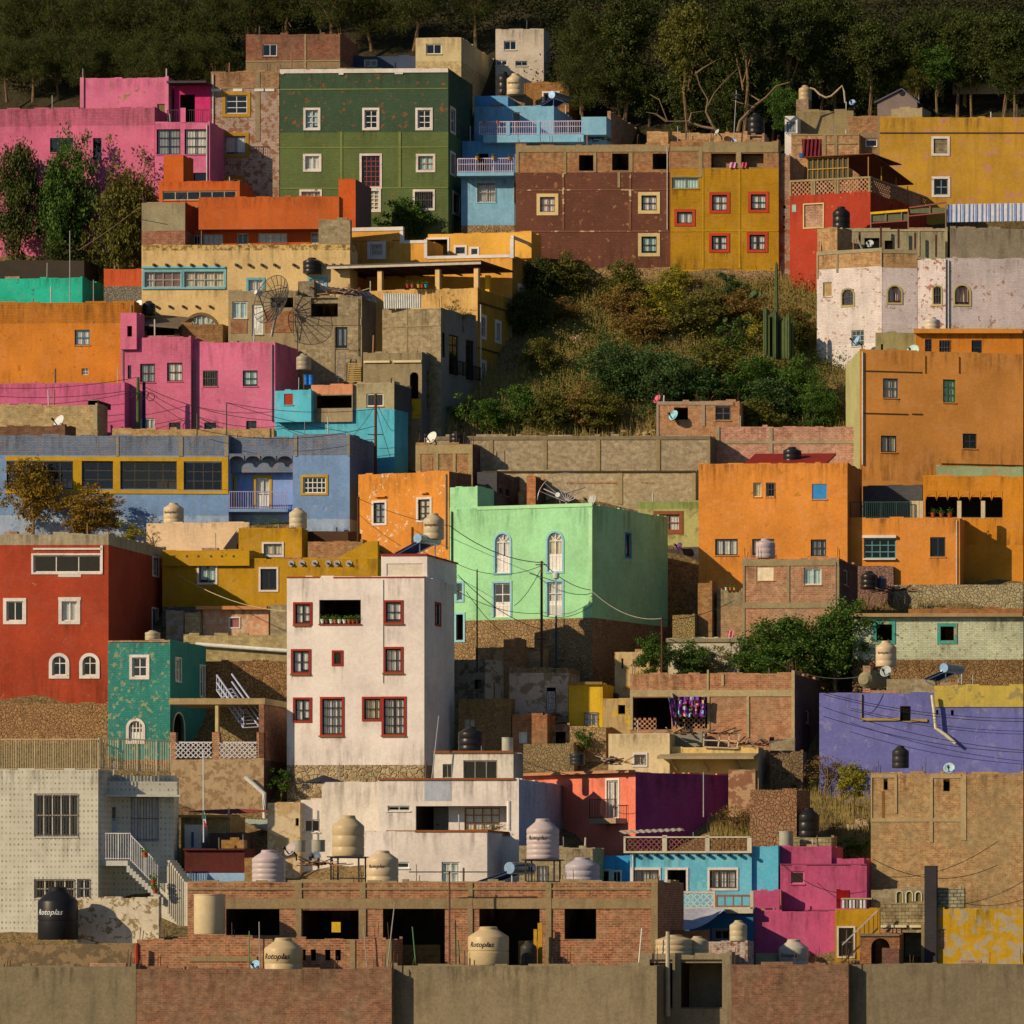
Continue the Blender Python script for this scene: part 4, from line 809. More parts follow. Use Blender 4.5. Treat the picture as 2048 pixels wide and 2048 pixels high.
# ============================================================ row C left: blue house
BB = plaster('#74899E', patch='#B8926A', pt=.72, dirt=.3, ps=1.4); BT = plaster('#75797E', patch='#9A6A4C', pt=.63, brick=.7, ps=2.2); BBL = plaster('#9AA0A4', patch='#7A8AA0', pt=.6)
YS2 = plaster('#C08A10', dirt=.4)
h = H('blue1', 'C1', -560, 1725, 352, 1310, BB, 'long blue house with wide yellow-framed windows on the left', th=-2, dep=8, split=[(535, BT, True), (1115, BBL, False)], fr='#4A3A2A',
  wins=[(-420, 595, 225, 860, 'g', 5, 3), (310, 590, 612, 860, 'g', 2, 3), (682, 595, 1225, 862, 'g', 4, 3), (1295, 602, 1662, 872, 'g', 4, 3)], sur=None)
R_ = h.root
bands(h, [(-430, 548, 1722, 590), (-430, 866, 1722, 905), (612, 590, 680, 866), (1228, 590, 1293, 866), (1664, 590, 1722, 866), (225, 590, 308, 866)], YS2, .05, 'window_surround')
bands(h, [(640, 352, 665, 545), (1245, 352, 1285, 545), (1685, 352, 1725, 548)], conc('#8E7C60'), .035)
h = H('blue2', 'C2', 655, 1205, 335, 1330, BB, '', near='blue1', dy=-.2, th=3, root=R_, side=1458, split=[(535, BT, True), (1150, BBL, False)], smat=plaster('#626A78', brick=.3), wins=[(755, 745, 975, 900, 'g', 5, 3)], sur=YS2, sw=.14, fr='#DCCDB4', dep=8)
bands(h, [(672, 345, 700, 545), (1185, 320, 1207, 540)], conc('#8A7A60'), .05)
h = H('blue3', 'C2', 35, 670, 525, 1330, plaster('#7C8CAA', patch='#B8926A', pt=.74, dirt=.3), '', near='blue1', dy=1.1, th=1, root=R_, dep=6, wins=[(300, 752, 430, 1050, 'hc', 2, 2), (50, 750, 85, 1045, 'g', 1, 2)], sur=YS2, sw=.16, fr='#DCCDB4', split=[(1110, BBL, False)], roof=False)
H(None, 'C2', 40, 655, 368, 700, BT, '', near='blue1', dy=.5, th=1, root=R_, dep=5, below=0)
pl = Plane(HS['blue1'].B, V((1, 0, 0)), V((0, -1, 0)))
u0, u1, z0, z1 = pl.rect('C2', 35, 518, 655, 590); m = MB(); m.bx(pl.pt(u0, z0+.35, 0), V((u1-u0, 0, 0)), UP*(z1-z0-.35), V((0, 1.2, 0)), BT)
N = 4; wd = (u1-u0)/N
for i in range(N):
    cx = u0+wd*(i+.5)
    for k in range(10):
        a0, a1 = math.pi*k/10, math.pi*(k+1)/10; xa, xb = cx-math.cos(a0)*wd*.46, cx-math.cos(a1)*wd*.46
        za, zb_ = z0+math.sin(a0)*.33, z0+math.sin(a1)*.33
        m.face([pl.pt(xa, za, .0), pl.pt(xb, zb_, .0), pl.pt(xb, z0+.351, .0), pl.pt(xa, z0+.351, .0)], BT)
        m.face([pl.pt(xa, za, .0), pl.pt(xb, zb_, .0), pl.pt(xb, zb_, -.15), pl.pt(xa, za, -.15)], BT)
m.build('scalloped_canopy', R_)
u0, u1, z0, z1 = pl.rect('C2', 35, 885, 605, 1050); m = MB(); m.bx(pl.pt(u0, z0-.2, 0), V((u1-u0, 0, 0)), UP*.2, V((0, 1.2, 0)), BB); m.build('balcony_slab', R_)
rail(pl.pt(u0+.05, z0, .0), pl.pt(u1, z0, .0), z1-z0, flat('#9A8A94', .6), R_, .15, .035)
H(None, 'C1', 600, 2162, 290, 500, bricks('#B08450', '#9A6C3E', '#AC8C5C'), 'long low brick parapet running between the blue house and the pink house', near='blue1', dy=5, dep=.8, th=-1, name='brick_wall', cat='wall', roof=False)
h = H('brkl', 'C1', -560, 458, 55, 420, bricks('#B08A54', '#9A7240', '#B09464'), 'straw coloured brick room at the left edge above the blue house', near='blue1', dy=6, side=556, dep=4, wins=[(365, -60, 455, 0, 'oD', 1, 1)])
bands(h, [(420, 55, 458, 290)], conc('#A08A5E'), .04)
H(None, 'C1', -560, 145, 258, 420, bricks('#7A4A30', '#5E3824', '#6A5038'), 'low dark brick roof wall at the left edge in front of the straw brick room', near='blue1', dy=3, dep=2, name='brick_wall', cat='wall', roof=False)
# orange house with flaking plaster
O3 = plaster('#D07C2A', patch='#DDBB98', pt=.665, dirt=.15, ps=1.9)
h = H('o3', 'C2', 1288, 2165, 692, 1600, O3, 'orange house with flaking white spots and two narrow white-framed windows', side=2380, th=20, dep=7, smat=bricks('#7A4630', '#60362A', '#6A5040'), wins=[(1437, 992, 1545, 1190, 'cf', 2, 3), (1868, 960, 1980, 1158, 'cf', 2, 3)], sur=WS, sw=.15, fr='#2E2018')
m = MB()
for a, b, c_ in ((1460, 930, 1560), (1900, 895, 1960)):
    r = h.f.rect('C2', a, b, c_, b+10); m.bx(h.f.pt(r[0], r[2], 0), h.f.u*(r[1]-r[0]), UP*.08, h.f.n*.2, O3)
m.build('drip_ledge', h.root)
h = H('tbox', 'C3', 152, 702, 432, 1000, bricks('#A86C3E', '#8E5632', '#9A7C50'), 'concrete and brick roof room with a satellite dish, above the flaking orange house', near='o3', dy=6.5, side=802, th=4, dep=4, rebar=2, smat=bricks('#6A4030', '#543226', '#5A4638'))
bands(h, [(152, 436, 702, 520), (152, 520, 200, 690), (335, 520, 372, 690), (512, 520, 540, 700), (660, 520, 702, 740)], conc('#A08454', .6), .04)
# long retaining walls
RW = bricks('#A38A66', '#8E7452', '#9A8260', .40, .17, .018, .4)
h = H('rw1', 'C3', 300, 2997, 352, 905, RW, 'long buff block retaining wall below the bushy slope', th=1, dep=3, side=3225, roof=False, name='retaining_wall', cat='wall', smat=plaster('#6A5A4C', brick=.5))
bands(h, [(300, 352, 2997, 385)], conc('#7E6848', .6), .05, 'coping')
bands(h, [(860, 385, 900, 690), (1385, 385, 1420, 690), (1895, 385, 1935, 690), (2475, 385, 2515, 690), (2970, 370, 2997, 640)], conc('#94794E'), .04)
h = H('rw2', 'C3', 795, 2857, 690, 1300, bricks('#B0946A', '#9A7E56', '#A48C64', .40, .17, .018, .4), 'lower buff block retaining wall with brick patches behind the light green house', near='rw1', dy=-1.2, dep=1.1, side=2900, th=1, roof=False, name='retaining_wall', cat='wall')
bands(h, [(795, 684, 2857, 700)], conc('#4A3A24'), .1, 'coping')
bands(h, [(2105, 705, 2150, 1010), (2820, 700, 2857, 980)], conc('#9A7E52'), .04)
bands(h, [(1610, 790, 2105, 808), (2330, 792, 2450, 802)], bricks('#A8623A'), .03, 'brick_course')
h = H('pkwall', 'C4', 1122, 2500, 265, 760, bricks('#B87A5C', '#9E5E44', '#B88C6C'), 'pinkish brick house wall crossed by concrete bands behind the orange house', near='rw1', dy=2.2, side=2625, th=0, dep=4)
bands(h, [(1122, 395, 2500, 422), (1632, 270, 1668, 600), (2462, 270, 2500, 700), (1122, 262, 1155, 395)], conc('#A08660'), .05)
h = H('smb2', 'C4', 548, 1348, 18, 520, bricks('#B8764A', '#9E5E38', '#AC8458'), 'small red brick hut with a light blue satellite dish on the bushy slope', near='rw1', dy=3.4, th=-2, dep=4, wins=[(715, 72, 850, 192, 'oD', 1, 1), (1115, 58, 1262, 195, 'g', 2, 2)], fr='#6A5038', rebar=1)
bands(h, [(552, 15, 1290, 48), (545, 48, 568, 350), (985, 48, 1015, 250)], conc('#A08264'), .04)
# ruined houses, shade put into their dark wall colours, behind the light green one
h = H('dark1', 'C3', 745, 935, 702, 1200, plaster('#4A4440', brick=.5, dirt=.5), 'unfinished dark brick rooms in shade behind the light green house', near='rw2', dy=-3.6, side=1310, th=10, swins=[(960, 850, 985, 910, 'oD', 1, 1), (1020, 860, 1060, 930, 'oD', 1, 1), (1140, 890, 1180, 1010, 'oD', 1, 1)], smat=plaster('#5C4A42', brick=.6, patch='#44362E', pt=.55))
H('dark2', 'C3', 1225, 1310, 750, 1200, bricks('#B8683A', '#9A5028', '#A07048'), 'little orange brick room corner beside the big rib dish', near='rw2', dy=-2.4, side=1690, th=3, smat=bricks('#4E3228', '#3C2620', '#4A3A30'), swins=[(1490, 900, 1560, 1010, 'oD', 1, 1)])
# light green house
LG = plaster('#98C480', dirt=.2); LGS = plaster('#86C27C', dirt=.25); LB = plaster('#8CB0BC', dirt=.3)
HS['lg0'] = House(); HS['lg0'].Y = 292.5
h = H('lgreen', 'C3', 480, 1860, 1012, 2714, LG, 'light green house with tall arched doorways trimmed in pale blue', side=2587, th=18, smat=LG, split=[(2118, stone('#A88050', '#6E5034', 2.2), False)], ssplit=True, dep=9, fr='#DCC8B0', sur=LB, sw=.13,
  wins=[(920, 1292, 1062, 1670, 'ahc', 2, 3), (1427, 1280, 1568, 1655, 'ahc', 2, 3), (907, 1768, 1065, 2098, 'hg', 2, 3), (1425, 1758, 1568, 2088, 'hc', 2, 3), (550, 1770, 602, 1935, 'g', 1, 2), (545, 2072, 612, 2320, 'oD', 1, 1)], swins=[(2180, 1292, 2226, 1515, 'g', 1, 2, {'fr': '#6A3A20', 'sur': plaster('#3A78A0'), 'sw': .08})], below=8)
R_ = h.root
m = MB()
for a, b, c_, d_ in ((750, 1012, 1860, 1046), (1826, 1046, 1860, 2100), ): 
    r = h.f.rect('C3', a, b, c_, d_); m.bx(h.f.pt(r[0], r[2], .001), h.f.u*(r[1]-r[0]), UP*(r[3]-r[2]), h.f.n*.05, plaster('#A4CC84', dirt=.2))
m.build('raised_edge', R_)
h2 = H(None, 'C3', 482, 748, 838, 1150, LG, '', near='lgreen', dy=2.6, th=18, dep=2, root=R_, below=0, roof=False)
r = h.f.rect('C3', 480, 838, 748, 872)
# houses under / around
H('olive', 'C4', 365, 967, 985, 1720, plaster('#A89A58', patch='#8A7A4A', pt=.6, dirt=.5), 'shabby olive house with a brown-framed window half hidden by the light green house', side=1027, th=3, near='lg0', dy=10.2, wins=[(548, 1105, 770, 1262, 'c', 2, 2)], sur=plaster('#8A4A2A'), sw=.22, fr='#8A4A2A', split=[(1052, plaster('#8A8E48', dirt=.4), True), (1420, plaster('#5E5048', brick=.6), False)], dep=5)
O4 = plaster('#D8802E', dirt=.2, patch='#B8701E', pt=.7)
h = H('o4', 'C4', 952, 2390, 612, 2010, O4, 'large bright orange house with small mismatched windows and a black tank on its roof', side=2530, th=3, dep=9, smat=plaster('#B06A2A'), wins=[(1480, 797, 1557, 935, 'cf', 1, 1, {'fr': '#D8C890'}), (1605, 797, 1686, 935, 'gr', 1, 1, {'fr': '#D8C890'}), (2049, 812, 2190, 958, 'k', 2, 2, {'fr': '#C8C0A0', 'sm': flat('#2E7EA8', .5)}), (1112, 1342, 1330, 1500, 'cf', 3, 1, {'fr': '#1E2E34'}), (1470, 1342, 1682, 1502, 'cf', 2, 1, {'fr': '#1E4A40'}), (2036, 1347, 2184, 1510, 'c', 3, 2)], fr='#3A3028', below=6, near=None)
RD = h
m = MB(); m.bx(h.f.pt(h.w*.3, h.zt+.0, -.6), h.f.u*h.w*.55+UP*.0, UP*.12, -h.f.n*3+UP*.9, flat('#8A241C', .6)); m.build('red_roof', h.root)
LO = plaster('#D6802E', dirt=.2)
h = H('o5', 'C5', 672, 1738, 1142, 1900, LO, 'low orange house with a wide teal-framed window under a white lintel', side=1840, th=1, dep=6, near='o4', dy=.6, wins=[(810, 1338, 1120, 1530, 'g', 4, 3, {'fr': '#5A8A78'}), (1450, 1325, 1597, 1515, 'g', 2, 1)], fr='#3A3A34', below=8)
bands(h, [(800, 1308, 1125, 1334), (805, 1532, 1120, 1545)], plaster('#E4D8C8'), .2, 'lintel')
R_ = h.root
rail(h.f.pt(.05, h.zt, -.08), h.f.pt(h.w*.56, h.zt, -.08), 1.05, flat('#2E4A3C', .6), R_, .12, .03)
h = H('o6', 'C5', 1382, 2350, 742, 1400, plaster('#D4801E', dirt=.15), 'orange arcade house with a scalloped arch over a plant-filled terrace', near='o5', dy=2.6, dep=5, th=-4, roof=True, wins=[(1405, 935, 2150, 1135, 'oD', 1, 1)])
m = MB(); u0, u1, z0, z1 = h.f.rect('C5', 1405, 915, 2150, 990); N = 7; wd = (u1-u0)/N; sc_ = plaster('#D0A878')
for i in range(N):
    for k in range(10):
        a0, a1 = math.pi*k/10, math.pi*(k+1)/10; xa, xb = u0+wd*(i+.5)-math.cos(a0)*wd*.48, u0+wd*(i+.5)-math.cos(a1)*wd*.48; za, zb_ = z0+.1+math.sin(a0)*.4, z0+.1+math.sin(a1)*.4
        m.face([h.f.pt(xa, za, .02), h.f.pt(xb, zb_, .02), h.f.pt(xb, z1+.25, .02), h.f.pt(xa, z1+.25, .02)], h.mat); m.face([h.f.pt(xa, za, .02), h.f.pt(xb, zb_, .02), h.f.pt(xb, zb_, -.4), h.f.pt(xa, za, -.4)], h.mat)
m.build('scalloped_arch', h.root)
for i in range(5):
    x = 1255+i*42 if i < 3 else (1705+(i-3)*230); m = MB(); p5 = HS['o5'].f; a, b = p5.uz(*q('C5', x, 970)), p5.uz(*q('C5', x, 1142))
    m.bx(p5.pt(a[0], b[1], -.3), p5.u*.26, UP*(a[1]-b[1]), p5.n*-.26, plaster('#C8A878')); m.build('terrace_column', R_)
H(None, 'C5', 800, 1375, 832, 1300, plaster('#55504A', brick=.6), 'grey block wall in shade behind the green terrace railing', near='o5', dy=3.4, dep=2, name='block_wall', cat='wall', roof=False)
H(None, 'C5', 1100, 2350, 650, 900, plaster('#9AA06A', patch='#B09060', pt=.55), 'weathered green-grey footing wall under the big plain orange house', near='bigor', dy=-.8, dep=1.5, name='stone_wall', cat='wall', roof=False, th=-6)
H(None, 'C5', 1095, 2350, 1785, 2250, stone('#B09868', '#7A5E40', 1.8), 'pale rubble wall under the low orange house at the right edge', near='o5', dy=-.8, dep=1, name='stone_wall', cat='wall', roof=False)
H(None, 'C5', 745, 1095, 1610, 1900, stone('#9A7058', '#6A4838', 2.5), 'reddish rubble wall with black tanks before it, under the low orange house', near='o5', dy=-.3, dep=1, name='stone_wall', cat='wall', roof=False)
# brick house with beige panel
B3 = bricks('#B07048', '#96583A', '#A88660')
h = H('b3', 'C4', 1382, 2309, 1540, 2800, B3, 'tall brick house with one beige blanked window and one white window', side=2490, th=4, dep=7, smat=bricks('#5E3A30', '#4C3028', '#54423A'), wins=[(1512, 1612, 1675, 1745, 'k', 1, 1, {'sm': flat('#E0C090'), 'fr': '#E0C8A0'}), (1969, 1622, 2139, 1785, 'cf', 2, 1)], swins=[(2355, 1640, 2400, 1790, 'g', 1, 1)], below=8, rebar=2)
bands(h, [(1370, 1545, 2309, 1602), (1380, 1955, 2309, 2010), (1382, 1602, 1400, 1955), (1808, 1602, 1832, 1955), (2290, 1602, 2312, 1955), (1372, 2010, 1400, 2600)], conc('#947C52'), .04)
H('b3b', 'C4', 1128, 1384, 1845, 2400, bricks('#A8784C', '#8E603A', '#A08058'), 'narrow block and brick room joined to the left of the tall brick house', near='b3', dy=.5, th=4, dep=4, split=[(1990, blocks('#8E7650'), True)], wins=[(1235, 2230, 1290, 2300, 'oD', 1, 1)])
H('chim', 'C4', 945, 1082, 1772, 2330, bricks('#A06834', '#844E26', '#8A6A40'), 'slim brick tower standing in front of the shaded orange wall', near='b3', dy=.2, th=4, dep=2, side=1130, name='brick_tower', cat='tower')
H(None, 'C4', 700, 915, 2080, 2350, stone('#A08048', '#7A5C34'), 'broken stone wall fragment left of the slim brick tower', near='b3', dy=-.4, th=4, dep=.6, name='stone_wall', cat='wall', roof=False)
H(None, 'C4', 655, 985, 1440, 2300, plaster('#5A4C42', brick=.5, patch='#4A3E36', pt=.5), 'dim block storey below the shabby olive house', near='olive', dy=-.8, th=3, dep=3, side=1025, wins=[(845, 1870, 925, 1930, 'k', 1, 1, {'sm': flat('#7A8AA0')})])
H('b3wall', 'D4', 645, 1345, 468, 1100, plaster('#C8B088', patch='#6A6248', pt=.52, dirt=.6, ps=1.3), 'whitish stained terrace wall behind the creeper', near='b3', dy=-1.0, th=4, dep=2.2, side=1425, name='terrace_wall', cat='wall')
bands(HS['b3wall'], [(640, 468, 1345, 505)], conc('#84704C'), .1)
# ============================================================ row D left: red, teal, ochre, white houses
RE2 = plaster('#AC3E20', dirt=.3, patch='#B06A44', pt=.74, brick=.25); WH = plaster('#E6CAAE', dirt=.08); WHS = plaster('#D2C0B0', dirt=.2)
h = H('red2', 'C1', -560, 565, 1300, 2925, RE2, 'big brick-red house with a wide white window and two arched windows, at the left edge', side=1122, th=1, smat=plaster('#9E3820', dirt=.3), split=[(1400, conc('#A08A66', .6), True)], sur=WS, sw=.2, dep=9, below=8,
  wins=[(-160, 1500, 490, 1665, 'g', 3, 1, {'sw': .12}), (115, 1945, 262, 2135, 'cf', 2, 1), (315, 2475, 450, 2660, 'ag', 2, 2), (22, 2475, 157, 2660, 'ag', 2, 2), (-420, 1945, -260, 2135, 'g', 2, 1)], swins=[(992, 1525, 1045, 1695, 'cf', 1, 1, {'sw': .1}), (988, 2020, 1040, 2235, 'g', 1, 1, {'sw': .1})], fr='#DCCBB0')
r = h.f.rect('C1', -160, 1448, 490, 1500); R_ = h.root
m = MB(); m.bx(h.f.pt(r[0], r[2], .01), h.f.u*(r[1]-r[0]), UP*.1, h.f.n*.06, WS); m.bx(h.f.pt(r[0], r[3], .01), h.f.u*(r[1]-r[0]+.1), UP*.12, h.f.n*.06, WS); m.bx(h.f.pt(r[1], r[2]-1.1, .01), h.f.u*.14, UP*1.7, h.f.n*.06, WS); m.build('white_trim', R_)
bands(h, [(80, 1672, 300, 1710), (80, 1905, 300, 1935)], WS, .03, 'worn_patch')
H(None, 'D1', -560, 565, 1098, 1800, stone('#A87848', '#7A5230', 2.0), 'orange-brown rubble wall under the brick-red house at the left edge', near='red2', dy=-4.5, th=1, dep=4, name='stone_wall', cat='wall', roof=False, below=8)
TL = plaster('#34806A', patch='#8A8A58', pt=.60, dirt=.3, brick=.6, ps=2.0)
h = H('teal2', 'D1', 560, 1160, 490, 1680, TL, 'narrow teal green brick house with one square and one arched white window', side=1507, th=4, near='red2', dy=-6.5, dep=6, sur=WS, sw=.17, fr='#DCCBB0', smat=plaster('#2E7262', dirt=.3), below=8, split=[(1640, stone('#A87848', '#7A5230', 2.0), False)],
  wins=[(795, 652, 935, 837, 'g', 2, 2), (763, 1265, 895, 1460, 'ahg', 4, 2)], swins=[(1212, 662, 1262, 880, 'c', 1, 2, {'sw': .08}), (1450, 735, 1492, 1030, 'g', 1, 2, {'sw': .08}), (1190, 1190, 1295, 1460, 'aoD', 1, 1, {'sw': .08})])
bands(h, [(565, 486, 1160, 504)], bricks('#A85A30'), .05, 'brick_coping')
# porch right of the teal house
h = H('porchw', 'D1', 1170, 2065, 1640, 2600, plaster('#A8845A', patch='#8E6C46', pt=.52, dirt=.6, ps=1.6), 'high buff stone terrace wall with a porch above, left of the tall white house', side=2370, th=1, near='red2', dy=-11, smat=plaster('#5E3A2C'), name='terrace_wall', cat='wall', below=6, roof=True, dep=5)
R_ = h.root; u_ = lambda x, y=1400: h.f.uz(*q('D1', x, y))
m = MB(); a, b = u_(1150, 1105), u_(2075, 1045); z0, z1 = a[1], b[1]
m.bx(h.f.pt(a[0], z0, 0), h.f.u*(b[0]-a[0]), UP*(z1-z0), -h.f.n*5, conc('#A08050')); m.build('porch_slab', R_)
for x, y0, y1 in ((1605, 1105, 1370), (2045, 1105, 1370)):
    m = MB(); p0, p1 = u_(x-15, y1), u_(x+15, y0); m.bx(h.f.pt(p0[0], p0[1], -.1), h.f.u*(p1[0]-p0[0]), UP*(p1[1]-p0[1]), -h.f.n*.25, plaster('#C8A468')); m.build('porch_column', R_)
for x in (1178, 1600, 2030):
    m = MB(); p0, p1 = u_(x-35 if x > 1200 else x-20, 1642), u_(x+35, 1375); m.bx(h.f.pt(p0[0], p0[1], -.02), h.f.u*(p1[0]-p0[0]), UP*(p1[1]-p0[1]), -h.f.n*.4, bricks('#A8683A')); m.build('brick_pier', R_)
ir = flat('#C8B4A4', .6, 0, 'painted_iron')
for a, b in ((1215, 1562), (1638, 1995)):
    pa, pb2 = u_(a, 1632), u_(b, 1632); za = u_(a, 1475)[1]-pa[1]; lattice(h.f, (pa[0], pb2[0], pa[1]+.06, pa[1]+za), ir, R_, .2, .3, 'ornate_railing', dia=True)
    rail(h.f.pt(pa[0], pa[1]+.03, -.2), h.f.pt(pb2[0], pa[1]+.03, -.2), za, ir, R_, .3, .045, mid=True)
H(None, 'D1', 1175, 2090, 1060, 2000, plaster('#4A3E38', brick=.5, patch='#7A5A40', pt=.6), 'shaded stone and plaster back wall of the porch beside the teal house', near='red2', dy=-.2, dep=.5, th=1, name='porch_wall', cat='wall', roof=False, wins=[(1345, 1185, 1480, 1460, 'k', 1, 1, {'sm': flat('#8A6A5A')})]) if False else None
h = H(None, 'D1', 1640, 2075, 1108, 1900, stone('#A08050', '#6E5234', 1.6), 'sunlit stone room corner under the porch slab, with a woven basket heap', near='porchw', dy=4, th=1, dep=1.5, roof=False, name='stone_wall', cat='wall')
m = MB(); p = HS['porchw'].f; a, b = p.uz(*q('D1', 2078, 1050)), p.uz(*q('D1', 2105, 1640)); s_ = HS['porchw'].s; m.bx(s_.pt(.02, b[1], 0), s_.u*s_.uz(*q('D1', 2370, 1200))[0], UP*(a[1]-b[1]), s_.n*-.3, bricks('#A0603C', '#84482E', '#7A5A44')); m.build('brick_flank', R_)
# metal stair
m = MB(); st = flat('#B0A8A8', .5)
P0 = P(*q('D1', 1610, 965), HS['porchw'].Y+3); P1 = P(*q('D1', 1870, 1330), HS['porchw'].Y+1)
for o_ in (V((0, 0, 0)), V((.9, 0, .1)), V((0, 0, .45)), V((.9, 0, .5)), V((0, 0, .9)), V((.9, 0, .95))): m.bar(P0+o_, P1+o_, .07, st)
for i in range(12): a = P0.lerp(P1, i/11); m.bar(a, a+V((.9, 0, .05)), .2, st, .04); m.bar(a, a+UP*.9, .035, st)
o = m.build('metal_stair'); tag(o, 'steep white metal stair with handrails going down to the stone porch', 'stairs')
# ochre house
OC = plaster('#B88006', dirt=.35, patch='#9A6A10', pt=.72)
h = H('ochre', 'C1', 1085, 3165, 1535, 2160, OC, 'long mustard ochre house with two white-framed windows and a row of round spouts', th=2, dep=6, near=None, sur=WS, sw=.12, fr='#6A5A4A', wins=[(1440, 1567, 1600, 1765, 'cf', 2, 1), (2035, 1632, 2190, 1835, 'g', 2, 1, {'fr': '#4A2A20'})], split=[(1995, stone('#8A7A62', '#5A4C3C'), False)])
R_ = h.root
m = MB(); wh_ = plaster('#D0B498')
H(None, 'C1', 1086, 1925, 1455, 1600, OC, '', near='ochre', dy=.05, th=2, dep=4, root=R_, below=0)
for i, (x, y) in enumerate([(1210, 1508), (1332, 1508), (1443, 1508), (1565, 1508), (1670, 1508), (1783, 1508), (2332, 1580), (2435, 1578), (2560, 1576), (2690, 1578), (2775, 1578), (2890, 1578)]):
    m = MB(); u, z = h.f.uz(*q('C1', x, y)); m.lathe(h.f.pt(u, z, .05 if i > 5 else .06), [(0, .02), (.2, .02), (.2, 0)], plaster('#A89A8A'), 14, h.f.n); m.bx(h.f.pt(u-.05, z-.08, .07), h.f.u*.1, UP*.12, h.f.n*.2, flat('#5A4A3A')); m.build('spout', R_)
m = MB(); a, b, c_ = h.f.uz(*q('C1', 2760, 1535)), h.f.uz(*q('C1', 3060, 1368)), h.f.uz(*q('C1', 3165, 1362))
d = -h.f.n*.35; pts = [h.f.pt(a[0], a[1], -.01), h.f.pt(c_[0], a[1], -.01), h.f.pt(c_[0], c_[1], -.01), h.f.pt(b[0], b[1], -.01)]
m.face(pts, OC); m.face([p+d for p in pts][::-1], OC)
for i in range(4): j = (i+1) % 4; m.face([pts[i], pts[i]+d, pts[j]+d, pts[j]], OC)
m.build('raked_parapet', R_)
H('ochup', 'C2', 132, 742, 1242, 1620, OC, 'upper mustard room with a white-topped window behind the long ochre house', near='ochre', dy=3.0, th=2, dep=3.5, side=800, wins=[(375, 1390, 552, 1500, 'c', 2, 1)], sur=WS, sw=.12)
H(None, 'C2', 800, 1330, 1372, 1650, bricks('#A86A3C', '#8C5030', '#96784E'), 'low brick parapet behind the raked mustard parapet', near='ochre', dy=2.2, th=2, dep=1, name='brick_wall', cat='wall', roof=False)
H(None, 'C2', 800, 1190, 1270, 1500, plaster('#4E3220'), 'dark brown shed roof room between the blue house and mustard room', near='ochre', dy=4.5, th=2, dep=3, name='shed', cat='shed')
h = H('creamb', 'C1', 932, 1925, 1190, 1650, plaster('#DBAE7C', dirt=.12), 'plain peach-cream block with a slanting right end below the blue house', near='ochre', dy=4.2, th=2, dep=4, side=1935)
m = MB(); a, b = h.f.uz(*q('C1', 1690, 1445)), h.f.uz(*q('C1', 1822, 1265)); pts = [h.f.pt(a[0], a[1], .4), h.f.pt(b[0], a[1], .4), h.f.pt(b[0], b[1], .4)]
m.face(pts, flat('#2E2620')); m.face([p-h.f.n*.35 for p in pts], flat('#2E2620')); m.build('slanted_soffit', h.root)
# peach hut and block walls under ochre
h = H('peach', 'D1', 1475, 2110, 190, 620, plaster('#CF8A5C', patch='#C8A078', pt=.5, dirt=.5, ps=1.6), 'old peach-red plastered hut with a single small barred window', near='ochre', dy=-3.6, th=1, dep=2, wins=[(1740, 272, 1828, 360, 'k', 2, 2, {'sm': flat('#9A5A50'), 'fr': '#5A3A34'})], sur=WS, sw=.08, name='hut', cat='hut')
band(h, 1430, 158, 2110, 192, plaster('#C07A40', dirt=.5), .4, 'roof_slab')
h = H('blkw', 'D1', 1290, 2300, 440, 900, bricks('#B09460', '#93784A', '#9A8052', .42, .18), 'buff block retaining wall with a long white pipe on it, under the peach hut', near='ochre', dy=-6, th=1, dep=1.4, name='retaining_wall', cat='wall', roof=False, below=6)
m = MB(); a, b = h.f.uz(*q('D1', 1420, 525)), h.f.uz(*q('D1', 2300, 590)); m.tube([h.f.pt(*a, .2), h.f.pt(*b, .2)], .13, flat('#D8C8A8', .6), 10); m.build('white_pipe', h.root)
H(None, 'D2', 438, 610, 148, 700, blocks('#A08860'), 'buff block column of wall between the peach hut and the white house', near='ochre', dy=-3.9, th=1, dep=1.5, name='block_wall', cat='wall', roof=False)
H(None, 'D1', 1300, 1445, 226, 500, bricks('#C0A070', '#A88858', '#8E7450', .42, .2), 'small whitish block pier left of the peach hut', near='ochre', dy=-4, th=1, dep=.5, name='block_wall', cat='wall', roof=False)
H(None, 'D1', 1120, 1290, 208, 560, blocks('#8A8076'), 'shaded grey block wall beside the brick-red house', near='ochre', dy=-4, th=1, dep=.5, name='block_wall', cat='wall', roof=False)
H(None, 'D1', 1505, 2330, 690, 1300, stone('#9A6C3E', '#5E4026', 1.6), 'rough earth and stone retaining bank behind the porch', near='ochre', dy=-9, th=1, dep=.6, name='stone_wall', cat='wall', roof=False, below=6)
# tall white house
RW_ = plaster('#9A2A1A', dirt=.3)
h = H('white', 'D2', 598, 1925, -125, 1980, WH, 'tall white four-storey house with dark red window frames', side=2215, th=3, smat=WHS, sur=RW_, sw=.12, fr='#2E241E', dep=9, below=8, split=[(1690, stone('#B89868', '#8A6A44', 1.2), False)],
  wins=[(678, 137, 823, 322, 'c', 2, 2), (657, 590, 812, 797, 'c', 2, 2), (1052, 602, 1122, 715, 'g', 1, 1), (1553, 118, 1703, 308, 'c', 2, 2), (1548, 568, 1703, 788, 'cf', 3, 2), (677, 1057, 820, 1262, 'c', 2, 2), (938, 1052, 1133, 1395, 'c', 4, 4), (1343, 1050, 1500, 1248, 'cf', 3, 2), (1532, 1048, 1733, 1393, 'c', 4, 4), (910, 95, 1312, 328, 'RoD', 1, 1, {'sur': None})], swins=[(2033, 138, 2078, 330, 'c', 1, 2)])
R_ = h.root; wt = h
bands(h, [(598, -128, 910, -118), (1045, -128, 1925, -118)], RW_, .05, 'red_coping')
